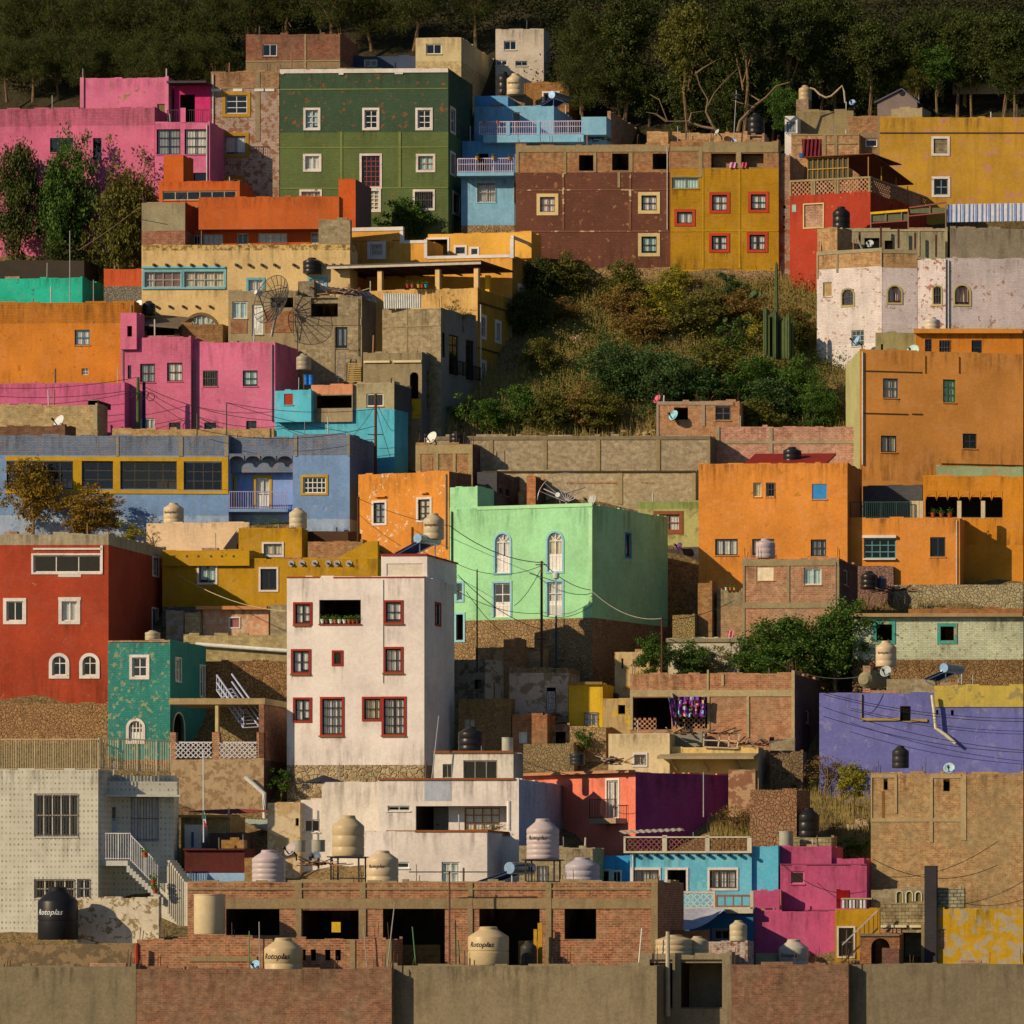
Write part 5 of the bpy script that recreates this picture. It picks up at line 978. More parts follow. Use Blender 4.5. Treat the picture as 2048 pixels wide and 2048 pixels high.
m = MB(); r = h.f.rect('D2', 905, 328, 1318, 338); m.bx(h.f.pt(r[0], r[2], .001), h.f.u*(r[1]-r[0]), UP*(r[3]-r[2]), h.f.n*.1, RW_); m.build('balcony_sill', R_)
m = MB(); r = h.f.rect('D2', 912, -124, 1045, 95); m.bx(h.f.pt(r[0], r[2], .003), h.f.u*.45, UP*(r[3]-r[2]), h.f.n*.0035, WH)
m = MB(); r = h.f.rect('D2', 1530, -100, 1534, 900); m.tube([h.f.pt(r[0], r[3], .03), h.f.pt(r[0], r[2], .03)], .02, flat('#A09080')); m.build('cable', R_)
for a, b, c_ in ((650, 828, 335), (625, 835, 810), (1525, 1735, 322), (1515, 1735, 800), (900, 1155, 1405), (1500, 1755, 1403)):
    m = MB(); r = h.f.rect('D2', a+8, c_, b-6, c_+16); m.bx(h.f.pt(r[0], r[2], .05), h.f.u*(r[1]-r[0]), UP*(r[3]-r[2]), h.f.n*.06, plaster('#8A4A22')); m.build('window_sill', R_)
H(None, 'C2', 1508, 2208, 1495, 1850, WH, '', near='white', dy=2.4, th=3, root=R_, side=2278+0, smat=WHS, wins=[(1562, 1585, 1880, 1700, 'k', 1, 1, {'sm': plaster('#D9BE9C')})], fr='#C8B090', dep=4, below=0) if False else None
h = H(None, 'C3', -182, 262, 1500, 1800, WH, '', near='white', dy=2.0, th=3, root=R_, side=548, smat=WHS, below=0, wins=[(-130, 1580, 218, 1700, 'k', 1, 1, {'sm': plaster('#DDBF9A')})], fr='#C8B090')
bands(h, [(-185, 1486, 265, 1502)], RW_, .1, 'red_coping'); 
m = MB(); m.bx(h.s.pt(0, h.zt-.03, -.05), h.s.u*h.d, UP*.08, h.s.n*.15, RW_); m.build('red_coping', R_)
# grey-white house at left with rosette wall
def patt():
    a = NT('rosette_wall'); c = alb('#BFAE8E'); v = a.vec()
    s1 = a.n('ShaderNodeVectorMath', operation='MULTIPLY'); a.set(s1, 0, a.uv); a.set(s1, 1, (4.3, 3.2, 0))
    fr_ = a.n('ShaderNodeVectorMath', operation='FRACTION'); a.set(fr_, 0, s1)
    ds = a.n('ShaderNodeVectorMath', operation='DISTANCE'); a.set(ds, 0, fr_); a.set(ds, 1, (.5, .5, 0))
    n = a.noise(v, 1, 4); col = a.mix(a.ramp(n, .3, .7), mul(c, .85), mul(c, 1.08)); col = a.mix(a.ramp(ds.outputs[1], .18, .27), a.mix(a.ramp(a.noise(v, 2.2, 3), .35, .65), col, mul(alb('#7A6E50'), 1)), col)
    a.base(col); return a.m
PT = patt()
h = H('ros', 'E1', -560, 465, 0, 1500, PT, 'pale grey house covered in little rosettes, with white grilles and an outside stair', th=2, dep=6, below=6, side=600, fr='#D8C8A8', wins=[(-150, 228, 270, 645, 'gr', 5, 2), (-150, 1055, 235, 1240, 'gr', 4, 2), (265, 1052, 385, 1236, 'gr', 2, 2)])
R_ = h.root; ros = h
m = MB(); m.bx(ros.f.pt(-.05, ros.zt, .02), ros.f.u*(ros.w+.1), UP*.001, -ros.f.n, PT)
h2 = H(None, 'E1', 468, 1195, 60, 1500, PT, '', near='ros', dy=3.0, th=-12, root=R_, dep=4, below=6, wins=[(505, 345, 645, 600, 'hg', 2, 2), (788, 245, 1045, 692, 'cr', 4, 2)], fr='#B8B0A8')
m = MB(); p = h2.f; a = p.uz(*q('E1', 468, 240)); b = p.uz(*q('E1', 1240, 60)); m.bx(p.pt(a[0], a[1], .02), p.u*(b[0]-a[0]), UP*(p.uz(*q('E1', 700, 55))[1]-a[1]-.35), p.n*.9, PT); m.bx(p.pt(a[0], a[1]-.12, .02), p.u*(b[0]-a[0]+.2), UP*.118, p.n*1.15, plaster('#C8B898')); m.build('balcony_parapet', R_)
yA = ros.Y+.3

m = MB(); lp = plaster('#BFB096')
m.bx(q3(468, 925, yA), q3(750, 925, yA)-q3(468, 925, yA), q3(468, 875, yA)-q3(468, 925, yA), V((0, 1.8, 0)), lp); m.build('stair_landing', R_)
m = MB(); s0, s1 = q3(740, 900, yA), q3(1090, 1235, yA)
N = 12; dx = (s1-s0)
for i in range(N):
    a = s0+dx*i/N; m.bx(V((a.x, yA, a.z+dx.z/N-.35)), V((dx.x/N*1.05, 0, 0)), UP*.37, V((0, 1.5, 0)), lp)
m.build('stair', R_)
wr2 = flat('#C8B8A4', .5, 0, 'painted_iron')
rail(q3(468, 868, yA-.02), q3(780, 868, yA-.02), q3(0, 612, yA).z-q3(0, 868, yA).z, wr2, R_, .13, .035)
rail(q3(780, 880, yA-.02), q3(1040, 1150, yA-.02), q3(0, 640, yA).z-q3(0, 890, yA).z, wr2, R_, .14, .035)
h = H('stairw', 'E1', 1060, 1330, 1100, 1700, plaster('#CDB894', dirt=.4), 'stepped cream stair wall with loops of shadow beside the rosette house', near='ros', dy=.5, th=2, dep=1.5, roof=False, name='stair_wall', cat='wall', below=4)
m = MB()
for i in range(9): a = q3(1130+i*19, 870+i*26, h.Y); m.bx(V((a.x, h.Y, a.z-3)), V((.16, 0, 0)), UP*3, V((0, 1.5, 0)), plaster('#CDB894', dirt=.4))
m.build('stepped_top', h.root)
# long railing above the rosette house
def topfence():
    r = empty('railing_fence', ros.f.pt(ros.w*.5, ros.zt, .2), 'long rusty white picket railing along the roof of the rosette house', 'railing'); z = ros.zt
    rail(ros.f.pt(.2, z, -.3), ros.f.pt(ros.w, z, -.3), q3(0, -300, ros.Y).z-q3(0, -60, ros.Y).z+.35, flat('#B09468', .6), r, .13, .04)
    a, b = q3(470, -10, ros.Y+.5), q3(1165, 20, ros.Y+2.5); rail(a, b, 1.75, flat('#B89C74', .6), r, .13, .045)
topfence()
for (lx0, lx1, ly0, ly1) in ((1300, 1880, 765, 995),):
    h = H('maroon', 'E1', lx0, lx1, ly0, 1300, plaster('#5A241C', brick=.4), 'dark maroon shed with a pale blue base, right of the rosette house', near='ros', dy=3.2, th=1, dep=2, split=[(995, plaster('#8AA0B4'), False)], name='shed', cat='shed')
    band(h, 1296, 758, 1885, 775, flat('#4A1C18'), .2, 'roof_edge')
h = H('stain', 'E1', 262, 1050, 1240, 1800, plaster('#CDB48E', patch='#8E7448', pt=.56, dirt=.4, ps=1.7), 'peeling off-white garden wall blotched with brown at the lower left', near='ros', dy=-4.5, th=1, dep=.5, name='garden_wall', cat='wall', roof=False)
# low structures between E1 right
h = H(None, 'E1', 1265, 1740, 455, 900, bricks('#B08850', '#947042', '#A08450'), 'straw coloured block shed with an eave of beam ends beside the flag pole', near='ros', dy=7, th=1, dep=3, name='shed', cat='shed')
band(h, 1255, 435, 1745, 460, plaster('#A0703C', dirt=.6), .4, 'roof_edge')
H(None, 'E1', 1300, 1462, 545, 900, plaster('#C8B8A0', dirt=.3), 'tiny pale grey room with a painted stripe of shade left of the flag pole', near='ros', dy=5.8, th=1, dep=1.5, name='shed', cat='shed', wins=[(1362, 600, 1390, 750, 'k', 1, 1, {'sm': flat('#4A5468')})])  # shade stripe painted as a slate-blue infill in a narrow slot
H(None, 'E1', 1545, 1860, 612, 900, plaster('#4A3830', brick=.4), 'dark brick box behind the maroon shed', near='ros', dy=5.2, th=1, dep=2, name='shed', cat='shed')
H(None, 'E1', 1655, 1875, 680, 900, bricks('#A8702C', '#8A5A24', '#8A6A3C'), 'small orange brick pier between the maroon shed and the dark box', near='ros', dy=4.6, th=1, dep=.6, name='brick_wall', cat='wall', roof=False)
H(None, 'E2', 410, 725, 320, 700, plaster('#B8905C', patch='#C8A878', pt=.5, dirt=.6), 'little ruined hut with a tiled eave between the terrace wall and the stained white house', near='ros', dy=6.5, th=1, dep=2, name='hut', cat='hut', wins=[(680, 465, 712, 540, 'oD', 1, 1)])
H(None, 'E2', 188, 262, 850, 1060, bricks('#A87838', '#8A5A2C', '#8A6A40'), 'sliver of yellow brick wall beside the maroon shed', near='ros', dy=3, th=1, dep=.6, name='brick_wall', cat='wall', roof=False)
# stained white house and the lower white house
h = H('stainw', 'E2', 935, 1502, 118, 900, plaster('#D6BC9C', dirt=.75), 'white house streaked grey below its roof line, left of the lower white house', near=None, th=2, dep=6, below=8)
R_ = h.root
H(None, 'E2', 732, 934, 290, 1100, plaster('#D8BE9E', dirt=.4), '', near='stainw', dy=.15, th=2, dep=5, root=R_, below=8, wins=[(762, 478, 915, 600, 'g', 2, 1)])
WL = plaster('#E2C8AA', dirt=.08)
h = H('wlow', 'E3', -205, 1148, 95, 1420, WL, 'lower white house with a sheltered balcony, wooden windows and brick copings', side=1840, th=2, dep=9, smat=plaster('#A8A8A8', dirt=.4, brick=.5), below=8,
  wins=[(-120, 345, 96, 396, 'g', 2, 1), (152, 348, 1065, 640, 'RoD', 1, 1)])
R_ = h.root; wl = h
bc = plaster('#8A4A24', dirt=.3)
bands(h, [(-210, 78, 1110, 97)], bc, .1, 'brick_coping')
h2 = H(None, 'E3', 470, 1070, 330, 640, WL, '', near='wlow', dy=1.3, th=2, dep=1, root=R_, below=0, wins=[(622, 362, 965, 585, 'c', 4, 3)], fr='#A8621C', roof=False)
bands(h, [(236, 100, 500, 300)], plaster('#A8A29A'), .003, 'shade_panel')  # thin grey sheet painting the shade of a recess, nothing is cut
m = MB(); a, b = h.f.uz(*q('E3', 1085, 580)), h.f.uz(*q('E3', 1045, 300)); m.lathe(h.f.pt(a[0]-.2, a[1], -.05), [(.13, 0), (.13, b[1]-a[1])], WL, 14); m.build('column', R_)
h3 = H('wfront', 'E3', -345, 842, 598, 1400, WL, '', near='wlow', dy=-3.2, th=2, root=R_, side=1065, smat=WHS, below=6, wins=[(-170, 888, 88, 950, 'g', 2, 1), (402, 888, 575, 1095, 'cf', 2, 2)], fr='#D8CCC0')
m = MB(); r = h3.f.rect('E3', 145, 580, 845, 600); m.bx(h3.f.pt(r[0], r[2]+.0, -.3), h3.f.u*(r[1]-r[0]+.05), UP*(r[3]-r[2]), h3.f.n*.36, bc); m.bx(h3.s.pt(0, h3.zt, -.3), h3.s.u*h3.d, UP*.1, h3.s.n*.36, bc); m.build('brick_coping', R_)
h = H('pav', 'D3', 325, 1095, 1572, 2100, plaster('#D4BC9C', dirt=.3, patch='#8A5A34', pt=.73), 'white rooftop pavilion with an open glazed corner above the lower white house', near='wlow', dy=3.2, side=1190, th=2, dep=3, wins=[(412, 1682, 500, 1815, 'g', 2, 1), (612, 1645, 940, 1828, 'g', 3, 1)], fr='#8A7A60', smat=plaster('#8A8070'))
bands(h, [(318, 1553, 1100, 1574)], bc, .12, 'brick_coping')
# ============================================================ row D middle: old stone rooms
OL = plaster('#7E6E5A', patch='#5A4C3C', pt=.52, dirt=.6, ps=1.2)  # darkened plaster imitates the shadow that ends where the lighter room begins
H('old1', 'D3', 500, 822, 682, 1300, OL, 'weathered room in painted shade with a tiny window between the tall white house and the peach ruin', near='lg0', dy=-7, th=1, dep=3, wins=[(718, 865, 790, 960, 'oD', 1, 1)], name='old_room', cat='house')
H('old2', 'D3', 822, 1017, 682, 1300, plaster('#C09A74', patch='#8A6A48', pt=.54, dirt=.5, ps=1.3), 'scabby plaster room in painted sunlit tones beside the weathered room in painted shade', near='lg0', dy=-7.2, th=1, dep=3, side=1040, name='old_room', cat='house')
H('old3', 'D3', 1055, 1625, 762, 1500, plaster('#CCA27C', patch='#A07C54', pt=.55, dirt=.5, ps=.9), 'old cream ruin with a patterned cloth hung in its doorway', near='lg0', dy=-9, th=2, dep=3, name='old_room', cat='house', wins=[(1415, 942, 1505, 1200, 'oD', 1, 1)], split=[(800, stone('#B08E5C'), True)])
H('old4', 'D3', 565, 1075, 1055, 1800, stone('#A88048', '#705030', 3.4), 'honey coloured rubble room with a small window and a black tank in front', near='lg0', dy=-12.4, th=2, dep=3, side=1110, name='old_room', cat='house', wins=[(615, 1245, 725, 1335, 'c', 2, 1)])
H('old5', 'D3', 1085, 1422, 1208, 1800, bricks('#A8643C', '#8A4C2C', '#8E6A44'), 'small red brick room with a curtained window right of the rubble room', near='lg0', dy=-12.8, th=2, dep=3, side=1505, name='old_room', cat='house', wins=[(1145, 1370, 1228, 1480, 'cf', 1, 1)])
h = H('old6', 'D3', 730, 1390, 560, 900, plaster('#9A7048', patch='#B88A5A', pt=.5, dirt=.6), 'round-shouldered mud coloured wall below the stone footing of the light green house', near='lg0', dy=-6.2, th=2, dep=1.2, name='old_wall', cat='wall', roof=False)
h = H('old7', 'D3', 1190, 1680, 1490, 1900, stone('#9A7C50', '#6A5234', 2.4), 'low rough wall with pipes above the coral house', near='lg0', dy=-14, th=2, dep=2, name='old_wall', cat='wall', roof=False)
h = H('yelr', 'D3', 1630, 1957, 912, 1700, plaster('#D3A01C', dirt=.3, patch='#B89A60', pt=.68), 'small bright yellow house with a barred curtained window amid the old rooms', near='lg0', dy=-10.3, th=2, dep=3, wins=[(1782, 1182, 1912, 1312, 'cfr', 2, 1)])
band(h, 1625, 888, 1960, 914, plaster('#8A6A3A'), .2, 'roof_edge')
H('scab', 'D3', 1960, 2240, 1050, 1700, plaster('#B8945C', patch='#C89A28', pt=.56, dirt=.5), 'scabby yellow and grey plaster room beside the laundry loggia', near='lg0', dy=-10.8, th=2, dep=2, name='old_room', cat='house', wins=[(2105, 1110, 2175, 1200, 'oD', 1, 1)])
H('ruiny', 'D4', 142, 580, 600, 1300, plaster('#C8A268', patch='#B88018', pt=.58, dirt=.6, ps=1.2), 'roofless yellow-stained ruin beside the creeper and the thin pole', near='lg0', dy=-6.8, th=3, dep=3, name='ruin', cat='ruin', side=None, wins=[(205, 660, 225, 760, 'oD', 1, 1)])
H(None, 'D4', 20, 150, 1010, 1300, plaster('#4A4038', brick=.4), 'dark block standing in for the shaded gap below the yellow-stained ruin', near='lg0', dy=-7.5, th=3, dep=1, name='old_wall', cat='wall', roof=False)  # dark block paints the shade of a gap
# long brick house with laundry loggia
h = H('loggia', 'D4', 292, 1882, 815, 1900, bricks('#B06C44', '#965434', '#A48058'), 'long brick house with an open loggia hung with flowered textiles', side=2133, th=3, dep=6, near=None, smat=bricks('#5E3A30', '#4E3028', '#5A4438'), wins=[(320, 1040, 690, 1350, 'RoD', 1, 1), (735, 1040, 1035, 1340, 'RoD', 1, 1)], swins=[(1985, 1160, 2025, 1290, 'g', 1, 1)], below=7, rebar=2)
R_ = h.root; lg = h
bands(h, [(292, 965, 1882, 1030), (1040, 1030, 1060, 1350), (1418, 1030, 1442, 1425), (1852, 775, 1882, 1480), (292, 1030, 318, 1350), (1035, 770, 1052, 965), (1172, 815, 1198, 925)], conc('#A88C5C', .5), .05)
lattice(h.f, h.f.rect('D4', 322, 1235, 545, 1350), bricks('#A8603A'), R_, .1, .3, 'brick_lattice'); lattice(h.f, h.f.rect('D4', 770, 1225, 1015, 1340), bricks('#A8603A'), R_, .1, .3, 'brick_lattice')
m = MB(); a, b = h.f.uz(*q('D4', 700, 1000)), h.f.uz(*q('D4', 775, 1360)); m.bar(h.f.pt(*a, .15), h.f.pt(*b, .15), .28, conc('#B09468'), .1); m.build('leaning_board', R_)
# cream house, awning roof
h = H('creamd', 'D4', 82, 672, 1392, 1800, plaster('#D8B47C', dirt=.4), 'low cream house with a white-framed window under the laundry loggia', near='loggia', dy=-3.0, th=1, dep=4, wins=[(335, 1590, 440, 1690, 'cr', 2, 1)], sur=TR, sw=.12)
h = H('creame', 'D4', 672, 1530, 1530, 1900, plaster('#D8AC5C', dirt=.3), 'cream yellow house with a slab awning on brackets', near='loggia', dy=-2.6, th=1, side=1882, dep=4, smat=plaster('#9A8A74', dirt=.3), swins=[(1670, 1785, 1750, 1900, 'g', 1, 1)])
m = MB(); r = h.f.rect('D4', 600, 1575, 1530, 1600); m.bx(h.f.pt(r[0], r[2], .0), h.f.u*(r[1]-r[0]), UP*.16, h.f.n*1.5+UP*-.25, conc('#A0845A')); m.build('awning_slab', h.root)
for x in (700, 1000, 1320): m = MB(); a = h.f.uz(*q('D4', x+50, 1700)); m.bar(h.f.pt(a[0], a[1]-.3, .05), h.f.pt(a[0]-.3, a[1]+.55, 1.0), .12, flat('#A88858')); m.build('awning_bracket', h.root)
H(None, 'D4', 672, 990, 1385, 1700, conc('#8A7A60', .4), 'grey slab-sided roof room under the loggia textiles', near='loggia', dy=-1.4, th=1, dep=1.5, name='shed', cat='shed')
H(None, 'D4', 1640, 1880, 1445, 1800, blocks('#A08660'), 'grey block footing at the right end of the brick loggia house', near='loggia', dy=-.3, th=3, dep=.3, name='block_wall', cat='wall', roof=False)
# coral and purple house
h = H('coral', 'E3', 1150, 2275, 25, 900, plaster('#E0704E', dirt=.2), 'coral orange house with a white-framed balcony door and a long deep purple flank', side=3230, th=40, dep=7, smat=plaster('#A03A60', brick=.35, dirt=.2), wins=[(2000, 100, 2110, 465, 'c', 2, 1, {'sur': WS, 'sw': .12})], below=6, near=None)
R_ = h.root
m = MB(); r = h.f.rect('E3', 1930, 470, 2190, 520); m.bx(h.f.pt(r[0], r[2], 0), h.f.u*(r[1]-r[0]), UP*(r[3]-r[2]), h.f.n*.8, plaster('#A8845C')); m.build('balcony_slab', R_)
rail(h.f.pt(r[0], r[3], .75), h.f.pt(r[1], r[3], .75), 1.1, flat('#4A2A24'), R_, .14, .03)
bands(h, [(1150, 18, 2275, 45)], plaster('#A8704A', dirt=.5), .5, 'tile_eave')
# light blue house with lattice parapet
LBU = plaster('#66A8BE', dirt=.2, patch='#7AB0BE', pt=.6)
h = H('lblue', 'E4', 290, 1465, 800, 1600, LBU, 'sky blue house with a white-edged lattice parapet and white-framed windows', th=1, dep=6, sur=WS, sw=.13, fr='#3A3028', wins=[(315, 965, 565, 1140, 'cfr', 3, 1), (652, 965, 832, 1172, 'oD', 1, 1), (1062, 965, 1315, 1142, 'cfr', 3, 1)], below=6, near=None, roof=True)
R_ = h.root
H(None, 'E4', 1465, 1722, 745, 1500, plaster('#5AA4BE', dirt=.2), '', near='lblue', dy=.2, th=1, dep=5, root=R_, below=6)
H(None, 'E3', 1850, 2250, 1030-195, 1500, plaster('#3A86A4', dirt=.3), '', near='lblue', dy=2.6, th=1, dep=4, root=R_, below=6, wins=[(1880, 970, 2022, 1130, 'g', 2, 1), (2055, 980, 2130, 1130, 'g', 2, 1)], sur=WS, sw=.08)  # left wing: deeper blue has its shade painted in
wpc = plaster('#C8B08A', dirt=.5)
m = MB()
for a, b, c_, d_ in ((232, 783, 1468, 802), (232, 642, 1468, 656), (605, 630, 650, 783), (1020, 630, 1062, 783), (1425, 640, 1468, 783), (232, 640, 250, 783)):
    r = h.f.rect('E4', a, b, c_, d_); m.bx(h.f.pt(r[0], r[2], .12), h.f.u*(r[1]-r[0]), UP*(r[3]-r[2]), h.f.n*-.3, wpc)
m.build('parapet_frame', R_)
for a, b in ((250, 605), (650, 1020), (1062, 1425)): lattice(h.f, h.f.rect('E4', a, 656, b, 783), bricks('#7A3E2A', '#6A3022', '#8A5A40'), R_, .0, .3, 'brick_lattice', dia=True)
for i in range(12):
    m = MB(); r = h.f.rect('E4', 330+i*101, 808, 355+i*101, 832); m.bx(h.f.pt(r[0], r[2], 0), h.f.u*(r[1]-r[0]), UP*(r[3]-r[2]), h.f.n*.3, flat('#2E2A24')); m.build('beam_end', R_)
H('lbl2', 'E3', 1150, 1860, 760, 1200, blocks('#A89064'), 'crumbly grey block room with a curtained barred window under a tank stand', near='lblue', dy=-.5, th=1, dep=3, wins=[(1325, 925, 1425, 1085, 'cfr', 3, 1)])
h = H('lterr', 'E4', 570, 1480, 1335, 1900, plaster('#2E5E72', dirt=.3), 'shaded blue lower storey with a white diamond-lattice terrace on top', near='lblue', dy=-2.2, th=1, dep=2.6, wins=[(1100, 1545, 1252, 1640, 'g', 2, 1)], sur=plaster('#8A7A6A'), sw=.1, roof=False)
m = MB()
for a, b, c_, d_ in ((570, 1172, 1110, 1190), (570, 1325, 1480, 1345), (685, 1175, 710, 1330), (1092, 1168, 1115, 1330), (1452, 1165, 1485, 1370)):
    r = h.f.rect('E4', a, b, c_, d_); m.bx(h.f.pt(r[0], r[2], .08), h.f.u*(r[1]-r[0]), UP*(r[3]-r[2]), h.f.n*-.2, wpc)
m.build('terrace_frame', h.root)
lattice(h.f, h.f.rect('E4', 570, 1190, 1092, 1325), WS, h.root, 0, .36, 'white_lattice', dia=True)
r = h.f.rect('E4', 1125, 1215, 1452, 1330); rail(h.f.pt(r[0], r[2], 0), h.f.pt(r[1], r[2], 0), r[3]-r[2], flat('#8A5A38'), h.root, .4, .09)
bands(h, [(1225, 1345, 1485, 1385)], wpc, .3, 'slab_edge')
# pink house lower right
PL = plaster('#BA4A64', dirt=.3)
h = H('plow', 'E5', 2, 838, 928, 2100, PL, 'magenta pink house with one small dark window, stepping down at the lower right', th=1, dep=5, wins=[(105, 980, 235, 1100, 'g', 1, 1)], fr='#D86A70', near='lblue', dy=.1, below=6)
R_ = h.root
H(None, 'E5', 3, 497, 745, 1300, PL, '', near='plow', dy=.6, th=1, dep=4, root=R_, below=0)
H(None, 'E5', 497, 812, 862, 1300, PL, '', near='plow', dy=.8, th=1, dep=3, root=R_, below=0)
H('plow2', 'E4', 1480, 2270, 1168+200, 2200, PL, '', near='plow', dy=-2.0, th=1, dep=2, root=R_, below=6)
H(None, 'E4', 1482, 1735, 1170, 1600, PL, '', near='plow', dy=-1.0, th=1, dep=1, root=R_, below=3)
H(None, 'E4', 1400, 1482, 1410, 2200, PL, '', near='plow', dy=-2.1, th=1, dep=2, root=R_, below=6)
bands(h, [(2, 905, 838, 918), (2, 1350, 530, 1362)], plaster('#8A3A48', dirt=.6), .06, 'ledge')
h = H('yd', 'E5', 532, 962, 1348, 2100, plaster('#B88008', dirt=.4), 'small mustard house with a white door frame and an outside stair at the lower right', near='plow', dy=-3.2, th=1, dep=3, wins=[(568, 1525, 712, 1800, 'g', 2, 2)], sur=plaster('#C8B08A'), sw=.1, fr='#6A4A30', below=6)
m = MB(); a, b = q3(945, 1355, h.Y-1, 'E5'), q3(600, 1690, h.Y-1.2, 'E5'); m.bar(a, b, .07, flat('#B0A090', .5)); m.bar(a+V((0, 0, -1)), b+V((0, 0, -1)), .1, flat('#4A3A2A'))
for i in range(9): p_ = a.lerp(b, i/8); m.bar(p_, p_+V((0, 0, -1)), .035, flat('#3A2E22'))
m.build('stair_railing', h.root)
h = H('blr', 'E5', 970, 1395, 1290, 2100, bricks('#A88E60', '#8E7448', '#5A482E', .36, .2), 'open-jointed block wall with a pale beam and arched niche at the lower right', near='plow', dy=-3.4, th=1, dep=2, below=6, wins=[(1170, 1570, 1370, 2000, 'oD', 1, 1)])
bands(h, [(975, 1497, 1225, 1522), (1255, 1497, 1365, 1522)], plaster('#D8BC88'), .15, 'pale_beam'); bands(h, [(970, 1530, 1170, 1575)], bricks(), .05, 'brick_band')
r = h.f.rect('E5', 975, 1395, 1360, 1480); 
h = H('barch', 'E5', 770, 1155, 1600, 2200, bricks('#96542C', '#7C4224', '#8A6844'), 'low brick wall with a round arched opening at the lower right', near='plow', dy=-5.2, th=1, dep=1.5, below=6, wins=[(880, 1625, 1060, 2000, 'aoD', 1, 1)], roof=False)
bands(h, [(770, 1580, 1155, 1605)], conc('#7A6448'), .1)
H('bar2', 'E5', 985, 1150, 1740, 2200, bricks('#7A4630', '#60362A', '#6A5040'), 'small brick box with a concrete left post at the bottom right', near='plow', dy=-6.2, th=1, dep=1, below=6, roof=False, name='brick_wall', cat='wall')
H('chimd', 'E5', 1395, 1512, 935, 2200, plaster('#3A3230', brick=.5), 'tall dark chimney-like brick shaft at the lower right', near='plow', dy=-3.8, th=1, dep=1.4, side=1524, below=6, name='dark_shaft', cat='chimney')  # narrow near-black upright block with faint brick courses
H('pierr', 'E5', 1365, 1398, 1500, 2200, conc('#8A7048'), 'thin concrete post left of the tall dark shaft', near='plow', dy=-3.7, th=1, dep=.4, below=6, name='concrete_post', cat='post', roof=False)
H('ochr', 'E5', 1515, 2350, 1345, 2200, plaster('#BE8A14', patch='#A88E68', pt=.52, dirt=.5, ps=1.1), 'ochre yellow wall flaking to grey in the bottom right corner', near='plow', dy=-3.6, th=1, dep=2, below=6, wins=[(1525, 1535, 1600, 1730, 'k', 1, 1, {'sm': bricks(), 'fr': '#A88860'})], roof=False)
H('blkr', 'E5', 1512, 1780, 1150, 1500, bricks('#A89A78', '#94845E', '#5E5034', .4, .2, .03), 'grey openwork block parapet above the flaking ochre wall', near='plow', dy=-3.3, th=1, dep=.5, name='block_wall', cat='wall', roof=False)
h = H('niches', 'E5', 880, 1400, 1160, 1600, blocks('#9A8660'), 'grey block wall with three small white-rimmed arched niches', near='plow', dy=-2.0, th=1, dep=1, name='block_wall', cat='wall', roof=False, wins=[(1128, 1175, 1182, 1285, 'ak', 1, 1, {'sm': plaster('#7A6434')}), (1222, 1175, 1275, 1285, 'ak', 1, 1, {'sm': plaster('#7A6434')}), (1312, 1180, 1362, 1285, 'ak', 1, 1, {'sm': plaster('#7A6434')})], sur=plaster('#C8B48A'), sw=.06, fr='#8A7448')
# violet house
VI = plaster('#6C6690', dirt=.3, patch='#7E7690', pt=.62)
h = H('violet', 'D5', 380, 2350, 1000, 2000, VI, 'violet blue house with a deep blue shadow across its left end', th=1, dep=6, near=None, wins=[(1160, 1122, 1262, 1268, 'oD', 1, 1), (1508, 1158, 1530, 1208, 'oD', 1, 1), (1650, 1160, 1678, 1214, 'oD', 1, 1)], fr='#8A7A54', below=6)
R_ = h.root
h2 = H(None, 'D5', 1492, 2350, 925, 1130, plaster('#BC9A3E', patch='#9A8048', pt=.58, dirt=.6), '', near='violet', dy=-.06, th=1, dep=3, root=R_, below=0)
bands(h, [(785, 1238, 1160, 1262), (1262, 1248, 1425, 1272), (785, 1005, 792, 1250)], plaster('#A8843A', dirt=.6), .1, 'rusty_ledge')
m = MB(); pts = [q3(x, y, h.Y-.35, 'D5') for x, y in ((1470, 1015), (1490, 1180), (1505, 1335), (1600, 1400), (1695, 1480))]; m.tube(pts, .1, flat('#D0B88A', .6), 8); m.build('drain_pipe', R_)
H('cbl', 'D5', 1030, 1500, 862, 1100, blocks('#A48E62'), 'low grey block parapet behind the violet house', near='violet', dy=1.2, th=1, dep=.6, name='block_wall', cat='wall', roof=False)
# white-green peeling house
WG = plaster('#C8BE8E', patch='#8A7A50', pt=.63, dirt=.5, brick=.7, ps=2.2)
h = H('wgreen', 'D5', 700, 2350, 262, 800, WG, 'peeling cream-white brick house with teal-framed dark openings at the right', th=1, dep=4, near='violet', dy=9, sur=plaster('#3E8A70', patch='#A8865A', pt=.6), sw=.2, wins=[(932, 332, 1083, 492, 'oD', 1, 1), (1550, 352, 1680, 490, 'oD', 1, 1)], split=[(672, stone('#9A7040', '#5E4226', 1.8), False)], below=8)
bands(h, [(700, 228, 2350, 262)], plaster('#A07A4C', dirt=.6), .4, 'tile_eave')
H(None, 'D5', 1240, 2350, 185, 330, bricks('#A8602C', '#8A4A24', '#8A6238'), 'orange-red brick parapet over the peeling cream-white house', near='wgreen', dy=2, th=1, dep=.6, name='brick_wall', cat='wall', roof=False)
